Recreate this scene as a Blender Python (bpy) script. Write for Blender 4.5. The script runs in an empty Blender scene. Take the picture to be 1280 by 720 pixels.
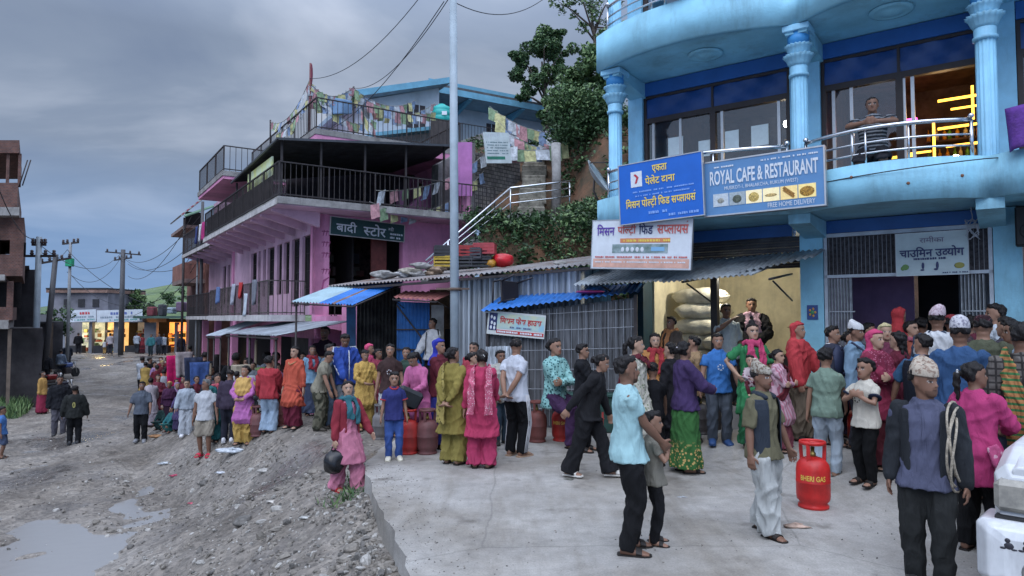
import bpy, math, random
import numpy as np
from mathutils import Vector as V, Matrix, Quaternion
R=math.radians; PI=math.pi
SC=bpy.context.scene; COL=SC.collection
random.seed(7); RNG=np.random.default_rng(7)
# ---------------- camera
PITCH=2.55; CZ=2.0; F=853.0
cd=bpy.data.cameras.new('camera'); cd.sensor_width=36; cd.lens=36*F/1280; cd.clip_end=6000; cd.clip_start=.05
cam=bpy.data.objects.new('camera',cd); COL.objects.link(cam)
cam.location=(0,0,CZ); cam.rotation_euler=(R(90+PITCH),0,0); SC.camera=cam
# ---------------- world: dusk overcast sky
W=bpy.data.worlds.new('World'); SC.world=W; W.use_nodes=True
def world():
    nt=W.node_tree; N=nt.nodes; L=nt.links; N.clear()
    out=N.new('ShaderNodeOutputWorld'); bg=N.new('ShaderNodeBackground'); bg.inputs[1].default_value=.1
    sky=N.new('ShaderNodeTexSky'); sky.sky_type='NISHITA'; sky.sun_disc=False
    sky.sun_elevation=R(38); sky.sun_rotation=R(200)
    tc=N.new('ShaderNodeTexCoord'); sp=N.new('ShaderNodeSeparateXYZ'); L.new(tc.outputs['Generated'],sp.inputs[0])
    # project the direction on a cloud ceiling: (x,y)/(z+.12)
    ad=N.new('ShaderNodeMath'); ad.operation='ADD'; ad.inputs[1].default_value=.16; L.new(sp.outputs['Z'],ad.inputs[0])
    mx=N.new('ShaderNodeMath'); mx.operation='MAXIMUM'; mx.inputs[1].default_value=.05; L.new(ad.outputs[0],mx.inputs[0])
    dv=N.new('ShaderNodeVectorMath'); dv.operation='DIVIDE'; L.new(tc.outputs['Generated'],dv.inputs[0])
    cb=N.new('ShaderNodeCombineXYZ')
    for i in range(3): L.new(mx.outputs[0],cb.inputs[i])
    L.new(cb.outputs[0],dv.inputs[1])
    mp=N.new('ShaderNodeMapping'); mp.inputs['Scale'].default_value=(.60,.75,1.); mp.inputs['Rotation'].default_value=(0,0,R(-14)); mp.inputs['Location'].default_value=(2.7,.4,0); L.new(dv.outputs[0],mp.inputs[0])
    nz=N.new('ShaderNodeTexNoise'); nz.inputs['Scale'].default_value=1.75; nz.inputs['Detail'].default_value=6; nz.inputs['Roughness'].default_value=.5; nz.inputs['Distortion'].default_value=.3; L.new(mp.outputs[0],nz.inputs['Vector'])
    cr=N.new('ShaderNodeValToRGB'); L.new(nz.outputs[0],cr.inputs[0]); e=cr.color_ramp.elements
    e[0].position=.36; e[0].color=(2.0,2.6,3.85,1); e[1].position=.66; e[1].color=(4.5,5.15,6.4,1)
    m=e.new(.5); m.color=(2.65,3.3,4.5,1)
    # low band towards the horizon is a bluer gap in the overcast
    rz=N.new('ShaderNodeValToRGB'); L.new(sp.outputs['Z'],rz.inputs[0]); e=rz.color_ramp.elements
    e[0].position=.0; e[0].color=(.12,.12,.12,1); e[1].position=1; e[1].color=(1,1,1,1)
    e.new(.10).color=(.35,.35,.35,1); e.new(.22).color=(1,1,1,1)
    mc=N.new('ShaderNodeMix'); mc.data_type='RGBA'; L.new(rz.outputs[0],mc.inputs[0])
    mc.inputs[6].default_value=(1.9,3.5,6.5,1); L.new(cr.outputs[0],mc.inputs[7])
    # overcast is brightest overhead
    zr=N.new('ShaderNodeValToRGB'); L.new(sp.outputs['Z'],zr.inputs[0]); e=zr.color_ramp.elements
    e[0].position=.36; e[0].color=(1,1,1,1); e[1].position=.8; e[1].color=(4.5,4.3,4.15,1)
    mu=N.new('ShaderNodeMix'); mu.data_type='RGBA'; mu.blend_type='MULTIPLY'; mu.inputs[0].default_value=1
    L.new(mc.outputs[2],mu.inputs[6]); L.new(zr.outputs[0],mu.inputs[7])
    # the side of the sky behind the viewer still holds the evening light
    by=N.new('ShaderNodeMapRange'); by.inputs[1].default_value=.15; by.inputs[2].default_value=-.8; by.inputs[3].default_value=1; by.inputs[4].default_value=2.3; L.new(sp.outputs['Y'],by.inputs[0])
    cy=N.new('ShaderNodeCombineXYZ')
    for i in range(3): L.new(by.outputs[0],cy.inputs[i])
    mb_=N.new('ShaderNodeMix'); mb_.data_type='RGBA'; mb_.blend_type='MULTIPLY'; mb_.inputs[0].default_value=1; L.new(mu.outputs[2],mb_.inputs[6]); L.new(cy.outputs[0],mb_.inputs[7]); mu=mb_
    # a little of the clear sky through the cover
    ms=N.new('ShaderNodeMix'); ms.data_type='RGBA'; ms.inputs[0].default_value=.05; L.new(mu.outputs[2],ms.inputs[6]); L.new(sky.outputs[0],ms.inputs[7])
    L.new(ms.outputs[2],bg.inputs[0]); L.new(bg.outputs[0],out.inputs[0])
world()
sd=bpy.data.lights.new('sun','SUN'); sd.energy=.7; sd.angle=R(32); sd.color=(1,.97,.95)
so=bpy.data.objects.new('sun',sd); COL.objects.link(so)
so.rotation_euler=(R(52),0,R(-20))   # soft light from behind the camera
vs=SC.view_settings; vs.view_transform='Standard'; vs.look='None'; vs.gamma=1; vs.use_curve_mapping=False; vs.exposure=0.0
SC.cycles.max_bounces=6; SC.cycles.use_denoising=True
try: SC.cycles.denoiser='OPENIMAGEDENOISE'
except Exception: pass
# ---------------- pixel helpers (1280x720 frame)
_q=Matrix.Rotation(R(90+PITCH),3,'X')
def ray(u,v): return _q@V(((u-640)/F,(360-v)/F,-1))
def at(u,v,d):
    r=ray(u,v); return V((0,0,CZ))+r*(d/r.y)
def sst(a,b,x):
    t=min(1,max(0,(x-a)/(b-a))); return t*t*(3-2*t)
# ---------------- materials
MATS={}
def c4(c): return (c[0],c[1],c[2],1)
def hx(s):  # sRGB hex -> linear
    o=[]
    for i in (0,2,4):
        a=int(s[i:i+2],16)/255; o.append(a/12.92 if a<=.04045 else ((a+.055)/1.055)**2.4)
    return tuple(o)
def col(c): return hx(c) if isinstance(c,str) else c
def mat(name,c,rough=.7,var=.15,vs=3,bump=0,bs=20,metal=0,c2=None,stain=0,coord='Object',spec=.4,emit=None,es=0,stretch=None,detail=4,alpha=None,trans=0):
    key=(name,)
    if name in MATS: return MATS[name]
    m=bpy.data.materials.new(name); m.use_nodes=True; nt=m.node_tree; N=nt.nodes; L=nt.links
    b=N['Principled BSDF']; b.inputs['Roughness'].default_value=rough; b.inputs['Metallic'].default_value=metal
    b.inputs['Specular IOR Level'].default_value=spec
    c=col(c); b.inputs['Base Color'].default_value=c4(c)
    tc=N.new('ShaderNodeTexCoord'); mp=N.new('ShaderNodeMapping'); L.new(tc.outputs[coord],mp.inputs[0])
    if stretch: mp.inputs['Scale'].default_value=stretch
    if var or c2:
        n=N.new('ShaderNodeTexNoise'); n.inputs['Scale'].default_value=vs; n.inputs['Detail'].default_value=detail; n.inputs['Roughness'].default_value=.65; L.new(mp.outputs[0],n.inputs['Vector'])
        r=N.new('ShaderNodeValToRGB'); L.new(n.outputs[0],r.inputs[0]); e=r.color_ramp.elements
        e[0].position=.33; e[1].position=.67
        k=col(c2) if c2 else tuple(x*(1-2*var) for x in c)
        e[0].color=c4(k); e[1].color=c4(c if c2 else tuple(min(1,x*(1+var)) for x in c))
        last=r.outputs[0]
        if stain:
            n2=N.new('ShaderNodeTexNoise'); n2.inputs['Scale'].default_value=vs*.45; n2.inputs['Detail'].default_value=7; n2.inputs['Roughness'].default_value=.75
            mp2=N.new('ShaderNodeMapping'); mp2.inputs['Scale'].default_value=(1.6,1.6,.35); L.new(tc.outputs[coord],mp2.inputs[0]); L.new(mp2.outputs[0],n2.inputs['Vector'])
            r2=N.new('ShaderNodeValToRGB'); L.new(n2.outputs[0],r2.inputs[0]); r2.color_ramp.elements[0].position=.5; r2.color_ramp.elements[1].position=.72
            r2.color_ramp.elements[0].color=(0,0,0,1); r2.color_ramp.elements[1].color=(stain,stain,stain,1)
            mx=N.new('ShaderNodeMix'); mx.data_type='RGBA'; L.new(r2.outputs[0],mx.inputs[0]); L.new(last,mx.inputs[6]); mx.inputs[7].default_value=(.06,.05,.045,1); last=mx.outputs[2]
        L.new(last,b.inputs['Base Color'])
    if bump:
        n=N.new('ShaderNodeTexNoise'); n.inputs['Scale'].default_value=bs; n.inputs['Detail'].default_value=5; L.new(mp.outputs[0],n.inputs['Vector'])
        bp=N.new('ShaderNodeBump'); bp.inputs['Strength'].default_value=min(1,bump); bp.inputs['Distance'].default_value=.03 if bump<=1 else .03*bump; L.new(n.outputs[0],bp.inputs['Height']); L.new(bp.outputs[0],b.inputs['Normal'])
    if emit: b.inputs['Emission Color'].default_value=c4(col(emit)); b.inputs['Emission Strength'].default_value=es
    if trans: b.inputs['Transmission Weight'].default_value=trans
    if alpha is not None: b.inputs['Alpha'].default_value=alpha
    MATS[name]=m; return m
def glass(name='window glass',tint=(.8,.85,.9)):
    if name in MATS: return MATS[name]
    m=bpy.data.materials.new(name); m.use_nodes=True; N=m.node_tree.nodes; L=m.node_tree.links; N.clear()
    o=N.new('ShaderNodeOutputMaterial'); t=N.new('ShaderNodeBsdfTransparent'); t.inputs[0].default_value=c4(tint)
    g=N.new('ShaderNodeBsdfGlossy'); g.inputs['Roughness'].default_value=.03; f=N.new('ShaderNodeFresnel'); f.inputs[0].default_value=1.5
    a=N.new('ShaderNodeMath'); a.operation='ADD'; a.inputs[1].default_value=.05; L.new(f.outputs[0],a.inputs[0])
    x=N.new('ShaderNodeMixShader'); L.new(a.outputs[0],x.inputs[0]); L.new(t.outputs[0],x.inputs[1]); L.new(g.outputs[0],x.inputs[2]); L.new(x.outputs[0],o.inputs[0])
    MATS[name]=m; return m
def brickmat(name,c1,c2,mort,scale,bw=.5,rh=.25,rough=.9,bump=.6,coord='Object',rot=(0,0,0),ms=.02):
    if name in MATS: return MATS[name]
    m=bpy.data.materials.new(name); m.use_nodes=True; nt=m.node_tree; N=nt.nodes; L=nt.links; b=N['Principled BSDF']; b.inputs['Roughness'].default_value=rough
    tc=N.new('ShaderNodeTexCoord'); mp=N.new('ShaderNodeMapping'); mp.inputs['Rotation'].default_value=rot; L.new(tc.outputs[coord],mp.inputs[0])
    # wall coordinate: along = x+y, up = z
    sp=N.new('ShaderNodeSeparateXYZ'); L.new(mp.outputs[0],sp.inputs[0]); ad=N.new('ShaderNodeMath'); L.new(sp.outputs[0],ad.inputs[0]); L.new(sp.outputs[1],ad.inputs[1])
    cb=N.new('ShaderNodeCombineXYZ'); L.new(ad.outputs[0],cb.inputs[0]); L.new(sp.outputs[2],cb.inputs[1])
    t=N.new('ShaderNodeTexBrick'); t.inputs['Scale'].default_value=scale; t.inputs['Brick Width'].default_value=bw; t.inputs['Row Height'].default_value=rh; t.inputs['Mortar Size'].default_value=ms
    t.inputs['Color1'].default_value=c4(c1); t.inputs['Color2'].default_value=c4(c2); t.inputs['Mortar'].default_value=c4(mort); L.new(cb.outputs[0],t.inputs['Vector'])
    n=N.new('ShaderNodeTexNoise'); n.inputs['Scale'].default_value=2.2; n.inputs['Detail'].default_value=6; L.new(tc.outputs[coord],n.inputs['Vector'])
    r=N.new('ShaderNodeValToRGB'); L.new(n.outputs[0],r.inputs[0]); r.color_ramp.elements[0].position=.3; r.color_ramp.elements[0].color=(.45,.45,.45,1); r.color_ramp.elements[1].position=.65
    mx=N.new('ShaderNodeMix'); mx.data_type='RGBA'; mx.blend_type='MULTIPLY'; mx.inputs[0].default_value=1; L.new(t.outputs[0],mx.inputs[6]); L.new(r.outputs[0],mx.inputs[7]); L.new(mx.outputs[2],b.inputs['Base Color'])
    bp=N.new('ShaderNodeBump'); bp.inputs['Strength'].default_value=bump; bp.inputs['Distance'].default_value=.02; bp.invert=True; L.new(t.outputs['Fac'],bp.inputs['Height']); L.new(bp.outputs[0],b.inputs['Normal'])
    MATS[name]=m; return m
# ---------------- mesh builder
class MB:
    def __init__(s): s.v=[]; s.f=[]; s.mi=[]; s.mats=[]; s.cur=0; s.sm=[]; s.smooth=False
    def m(s,mt):
        if mt not in s.mats: s.mats.append(mt)
        s.cur=s.mats.index(mt); return s
    def add(s,vs,fs):
        o=len(s.v); s.v.extend([tuple(x) for x in vs])
        for f in fs: s.f.append(tuple(i+o for i in f)); s.mi.append(s.cur); s.sm.append(s.smooth)
        return s
    def box(s,a,b,M=None):
        x0,y0,z0=a; x1,y1,z1=b
        vs=[V((x,y,z)) for z in (z0,z1) for y in (y0,y1) for x in (x0,x1)]
        if M: vs=[M@p for p in vs]
        return s.add(vs,[(0,2,3,1),(4,5,7,6),(0,1,5,4),(2,6,7,3),(0,4,6,2),(1,3,7,5)])
    def bbox(s,a,b,w=.01):   # bevelled box
        x0,y0,z0=a; x1,y1,z1=b; w=min(w,abs(x1-x0)/3,abs(y1-y0)/3,abs(z1-z0)/3)
        xs=(x0,x1);ys=(y0,y1);zs=(z0,z1); vs=[]; ix={}
        for i in (0,1):
            for j in (0,1):
                for k in (0,1):
                    for ax in range(3):
                        p=[xs[i],ys[j],zs[k]]
                        for q in range(3):
                            if q!=ax: p[q]+=w*(1 if (i,j,k)[q]==0 else -1)
                        ix[(i,j,k,ax)]=len(vs); vs.append(p)
        fs=[]
        for ax in range(3):
            o=[q for q in range(3) if q!=ax]
            for t in (0,1):
                ring=[]
                for a_,b_ in ((0,0),(1,0),(1,1),(0,1)):
                    c=[0,0,0]; c[ax]=t; c[o[0]]=a_; c[o[1]]=b_; ring.append(ix[(*c,ax)])
                fs.append(tuple(ring))
            for a_ in (0,1):       # edges along ax
                for b_ in (0,1):
                    c0=[0,0,0]; c0[o[0]]=a_; c0[o[1]]=b_; c1=list(c0); c1[ax]=1
                    fs.append((ix[(*c0,o[0])],ix[(*c1,o[0])],ix[(*c1,o[1])],ix[(*c0,o[1])]))
        for i in (0,1):
            for j in (0,1):
                for k in (0,1): fs.append(tuple(ix[(i,j,k,a)] for a in range(3)))
        return s.add(vs,fs)
    def prism(s,poly,z0,z1,M=None):
        n=len(poly); vs=[V((p[0],p[1],z0)) for p in poly]+[V((p[0],p[1],z1)) for p in poly]
        if M: vs=[M@p for p in vs]
        return s.add(vs,[tuple(range(n))[::-1],tuple(range(n,2*n))]+[(i,(i+1)%n,n+(i+1)%n,n+i) for i in range(n)])
    def hexa(s,p):  # 8 corners: bottom 4, top 4
        return s.add(p,[(3,2,1,0),(4,5,6,7),(0,1,5,4),(1,2,6,5),(2,3,7,6),(3,0,4,7)])
    def slab(s,a,b,c,d,t):  # quad a,b,c,d with thickness t down its normal
        a,b,c,d=map(V,(a,b,c,d)); n=(b-a).cross(d-a).normalized()*t
        return s.hexa([a-n,b-n,c-n,d-n,a,b,c,d])
    def tube(s,pts,r,n=8,cap=True):
        pts=[V(p) for p in pts]; k=len(pts); rs=r if isinstance(r,(list,tuple)) else [r]*k; vs=[]
        up=None
        for i,p in enumerate(pts):
            t=(pts[min(i+1,k-1)]-pts[max(i-1,0)])
            if t.length<1e-9: t=V((0,0,1))
            t.normalize()
            if up is None: up=V((0,0,1)) if abs(t.z)<.9 else V((0,1,0))
            a=t.cross(up)
            if a.length<1e-4: a=t.cross(V((1,0,0)))
            a.normalize(); b=a.cross(t).normalized(); up=b
            for j in range(n):
                w=2*PI*j/n; vs.append(p+a*(math.cos(w)*rs[i])+b*(math.sin(w)*rs[i]))
        fs=[(i*n+j,i*n+(j+1)%n,(i+1)*n+(j+1)%n,(i+1)*n+j) for i in range(k-1) for j in range(n)]
        if cap: fs+=[tuple(range(n))[::-1],tuple((k-1)*n+j for j in range(n))]
        sm=s.smooth; s.smooth=True; s.add(vs,fs); s.smooth=sm; return s
    def bar(s,a,b,w,h=None):  # square bar
        a,b=V(a),V(b); h=h or w; t=(b-a).normalized(); up=V((0,0,1)) if abs(t.z)<.95 else V((0,1,0))
        x=t.cross(up).normalized()*w/2; y=x.cross(t).normalized()*h/2
        return s.hexa([a-x-y,a+x-y,a+x+y,a-x+y,b-x-y,b+x-y,b+x+y,b-x+y])
    def lathe(s,prof,n=16,c=(0,0,0),M=None,flute=None):
        vs=[];k=len(prof)
        for (r,z) in prof:
            for j in range(n):
                w=2*PI*j/n; rr=r*(flute(j,z) if flute else 1); vs.append(V((c[0]+rr*math.cos(w),c[1]+rr*math.sin(w),c[2]+z)))
        if M: vs=[M@p for p in vs]
        fs=[(i*n+j,i*n+(j+1)%n,(i+1)*n+(j+1)%n,(i+1)*n+j) for i in range(k-1) for j in range(n)]
        fs+=[tuple(range(n))[::-1],tuple((k-1)*n+j for j in range(n))]
        sm=s.smooth; s.smooth=True; s.add(vs,fs); s.smooth=sm; return s
    def ell(s,c,r,n=10,k=6,M=None):
        prof=[(max(1e-4,math.cos(-PI/2+PI*i/k)),math.sin(-PI/2+PI*i/k)) for i in range(k+1)]
        T=Matrix.Translation(V(c))@(M.to_4x4() if M else Matrix())@Matrix.Diagonal((r[0],r[1],r[2],1))
        return s.lathe(prof,n,M=T)
    def corr(s,a,b,c,d,nw,amp=.018,m=2,th=0):  # corrugated sheet a->b across waves, a->d along
        a,b,c,d=map(V,(a,b,c,d)); nrm=(b-a).cross(d-a).normalized(); n=nw*6; vs=[]
        for j in range(m+1):
            for i in range(n+1):
                p=a.lerp(b,i/n).lerp(d.lerp(c,i/n),j/m); vs.append(p+nrm*(amp*math.sin(2*PI*i/6)))
        fs=[(j*(n+1)+i,j*(n+1)+i+1,(j+1)*(n+1)+i+1,(j+1)*(n+1)+i) for j in range(m) for i in range(n)]
        sm=s.smooth; s.smooth=True; s.add(vs,fs)
        if th:
            s.add([p-nrm*th for p in vs],[f[::-1] for f in fs])
        s.smooth=sm; return s
    def split(s,name,parent=None):
        """each connected piece as an object of its own"""
        n=len(s.v); r=list(range(n))
        def fd(i):
            while r[i]!=i: r[i]=r[r[i]]; i=r[i]
            return i
        for f in s.f:
            a=fd(f[0])
            for i in f[1:]: r[fd(i)]=a
        g={}
        for k,f in enumerate(s.f): g.setdefault(fd(f[0]),[]).append(k)
        out=[]
        for ks in g.values():
            m=MB(); m.mats=s.mats; ix={}
            for k in ks:
                for i in s.f[k]:
                    if i not in ix: ix[i]=len(m.v); m.v.append(s.v[i])
                m.f.append(tuple(ix[i] for i in s.f[k])); m.mi.append(s.mi[k]); m.sm.append(s.sm[k])
            out.append(m.build(name,parent))
        return out
    def build(s,name,parent=None,loc=None,mt=None):
        me=bpy.data.meshes.new(name); me.from_pydata(s.v,[],s.f)
        for m_ in (s.mats or ([mt] if mt else [])): me.materials.append(m_)
        if s.f:
            me.polygons.foreach_set('material_index',s.mi); me.polygons.foreach_set('use_smooth',s.sm)
        me.update(); o=bpy.data.objects.new(name,me); COL.objects.link(o)
        if parent: o.parent=parent
        if loc is not None: o.location=loc
        return o
def tag(o,label=None,cat=None,group=None,kind=None):
    if label: o['label']=label
    if cat: o['category']=cat
    if group: o['group']=group
    if kind: o['kind']=kind
    return o
def empty(name,label,cat,loc=(0,0,0),rz=0,group=None):
    o=bpy.data.objects.new(name,None); COL.objects.link(o); o.location=loc; o.rotation_euler=(0,0,rz); o.empty_display_size=.2
    return tag(o,label,cat,group)
def struct(o): o['kind']='structure'; return o
def copytree(o,parent=None):
    c=o.copy(); COL.objects.link(c)
    if parent: c.parent=parent
    for ch in list(o.children): copytree(ch,c)
    return c
# ---------------- lettering (Devanagari laid out by hand: i-matra first, {x} = half form)
def glyph(ch,bold=0):
    c=bpy.data.curves.new('g','FONT'); c.body=ch; c.size=1; c.offset=bold; c.resolution_u=3
    o=bpy.data.objects.new('g',c); COL.objects.link(o); dg=bpy.context.evaluated_depsgraph_get()
    me=bpy.data.meshes.new_from_object(o.evaluated_get(dg)); vs=[v.co.copy() for v in me.vertices]; fs=[tuple(p.vertices) for p in me.polygons]
    bpy.data.objects.remove(o); bpy.data.meshes.remove(me); bpy.data.curves.remove(c); return vs,fs
def clipx(vs,fs,x):
    out=[];of=[]
    for f in fs:
        P=[vs[i] for i in f]; Q=[]
        for i in range(len(P)):
            a,b=P[i],P[(i+1)%len(P)]
            if a.x<=x: Q.append(a)
            if (a.x<=x)!=(b.x<=x): Q.append(a.lerp(b,(x-a.x)/(b.x-a.x)))
        if len(Q)>2: of.append(tuple(range(len(out),len(out)+len(Q)))); out+=Q
    return out,of
def textmesh(body,bold=.0):
    # segments: plain, {half}, ^ = reph over the previous letter, ~ = small r-stroke below
    segs=[];i=0;cur=''
    while i<len(body):
        ch=body[i]
        if ch=='{':
            j=body.index('}',i)
            if cur: segs.append(('t',cur)); cur=''
            segs.append(('h',body[i+1:j])); i=j+1; continue
        if ch in '^~':
            if cur: segs.append(('t',cur)); cur=''
            segs.append((ch,ch)); i+=1; continue
        cur+=ch; i+=1
    if cur: segs.append(('t',cur))
    x=0;AV=[];AF=[]
    for k,s_ in segs:
        if k in '^~':
            b=V((x-.12,.78,0)) if k=='^' else V((x-.30,-.06,0))
            pts=[V((-.10,0,0)),V((-.09,.09,0)),V((.0,.13,0)),V((.08,.09,0)),V((.03,.05,0)),V((-.02,.07,0)),V((-.04,0,0))] if k=='^' else [V((-.12,-.12,0)),V((0,.02,0)),V((.12,-.12,0)),V((.07,-.14,0)),V((0,-.06,0)),V((-.07,-.14,0))]
            o=len(AV); AV+=[b+p for p in pts]; AF.append(tuple(range(o,o+len(pts)))); continue
        t=s_.rstrip(' '); trail=len(s_)-len(t); lead=len(t)-len(t.lstrip(' ')); x+=.28*lead
        if t.strip():
            vs,fs=glyph(t.strip(),bold)
            if vs:
                if k=='h':
                    w=max(p.x for p in vs); x1=w*.70; vs,fs=clipx(vs,fs,x1); adv=x1
                else:
                    adv=max(p.x for p in vs)-.008
                o=len(AV); AV+=[p+V((x,0,0)) for p in vs]; AF+=[tuple(i+o for i in f) for f in fs]; x+=adv
        x+=.28*trail
    return AV,AF
def letter(parent,body,x,z,w,h,mt,y=-.012,bold=.0,name='lettering',slant=0,align='l'):
    """lettering fitted in a w x h box with its lower left at (x, z) in the parent's XZ plane"""
    vs,fs=textmesh(body,bold)
    if not vs: return
    x0=min(p.x for p in vs);x1=max(p.x for p in vs);y0=min(p.y for p in vs);y1=max(p.y for p in vs)
    sx=w/(x1-x0); sy=h/(y1-y0); mb=MB().m(mt)
    mb.add([(x+(p.x-x0)*sx+slant*(p.y-y0)*sy,y,z+(p.y-y0)*sy) for p in vs],fs)
    return mb.build(name,parent)
def board(name,label,cat,bl,br,tl,mt,fr=None,th=.03,fw=.02,back=None):
    """flat sign standing on three corner points; local x along it, z up it, -y towards the viewer"""
    bl,br,tl=V(bl),V(br),V(tl); ex=(br-bl); w=ex.length; ex.normalize(); ez=(tl-bl); ez-=ex*ez.dot(ex); h=ez.length; ez.normalize(); ey=ez.cross(ex)
    o=empty(name,label,cat); M=Matrix((ex,ey,ez)).transposed().to_4x4(); M.translation=bl; o.matrix_world=M
    mb=MB().m(mt); mb.box((0,0,0),(w,th,h)); mb.build('panel',o)
    if fr:
        f=MB().m(fr); k=fw
        for a,b in (((-k,-.008,-k),(w+k,th+.004,0)),((-k,-.008,h),(w+k,th+.004,h+k)),((-k,-.008,0),(0,th+.004,h)),((w,-.008,0),(w+k,th+.004,h))): f.box(a,b)
        f.build('frame',o)
    return o,w,h
def lines(o,x0,x1,z,h,n,mt,name='lettering',y=-.010,seed=1):
    """a line of print too small to read: little marks"""
    rr=random.Random(seed); mb=MB().m(mt); x=x0
    while x<x1:
        ww=rr.uniform(.5,1.3)*h
        if rr.random()<.82: mb.add([(x,y,z),(x+ww*.8,y,z),(x+ww*.8,y,z+h*rr.uniform(.7,1)),(x,y,z+h)],[(0,1,2,3)])
        x+=ww*1.05
    return mb.build(name,o)
def plate(o,name,x0,x1,z0,z1,mt,y=-.006):
    return MB().m(mt).box((x0,y,z0),(x1,-.0005,z1)).build(name,o)
# ================= GROUND
HILLW=[]
def inpoly(x,y,P):
    c=False;n=len(P)
    for i in range(n):
        a,b=P[i],P[(i+1)%n]
        if (a[1]>y)!=(b[1]>y) and x<(b[0]-a[0])*(y-a[1])/(b[1]-a[1])+a[0]: c=not c
    return c
PLAZA=[(-.78,5.42),(.2,5.33),(1.1,4.7),(2.6,3.3),(5,1.5),(12,1.0),(12,9),(4.6,13.2),(-.5,14.2),(-1.75,13.2),(-1.95,11.4),(-2.06,9.48)]
def G0(x,y):
    if y<34: b=-1.5
    elif y<56: b=-1.5+.76*sst(34,56,y)
    else: b=-.74
    a=x*.834+y*.552; c=-x*.552+y*.834
    b+=.05*math.sin(a*1.6+.5*math.sin(c*.5))+.035*math.sin(a*3.7+c*.9+1)*math.sin(c*.8)+.02*math.sin(a*8+2*math.sin(c*1.3))*math.sin(c*2.1+a)
    if y<22: b+=-.10*math.exp(-((x+6.3)/1.5)**2-((y-11.3)/3.2)**4)+.06*sst(-8.2,-9.6,x)
    w1=(x+4.3)*-.834+(y-13.6)*-.552
    w2=(x+2.06)*-.951+(y-9.48)*-.308+.12
    z=b*max(sst(-.35,2.5,min(w1,w2*.62)),sst(15.2,20.5,y+.25*(x+5)))-.13
    if y<22: z+=.028*math.sin(5.3*x+1.1*y+2*math.sin(.9*y))*math.sin(1.7*y-.6*x)+.016*math.sin(11*x-3*y)*math.sin(4.1*y)
    z+=sst(-.6,.2,min(w1,w2))*(.035*math.sin(3.1*x+1.7*y)*math.sin(2.3*y-1.1*x)+.02*math.sin(7.3*x-2*y)*math.sin(6.1*y+x))
    if y>70: z+=15*math.exp(-((x+75)/45)**2-((y-200)/60)**2)
    return z
def APR(x,y): return .25*sst(2.9,4.3,x+.25*(y-9))*sst(5.0,8.0,y)
def G(x,y):
    return max(0.0,APR(x,y)-.006) if inpoly(x,y,PLAZA) else G0(x,y)
def gp(u,v):
    """where the view ray of a pixel meets the ground"""
    r=ray(u,v); t=3.0
    while t<150:
        p=V((0,0,CZ))+r*t
        if p.z<=G(p.x,p.y): break
        t+=.03+t*.002
    return p
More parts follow.
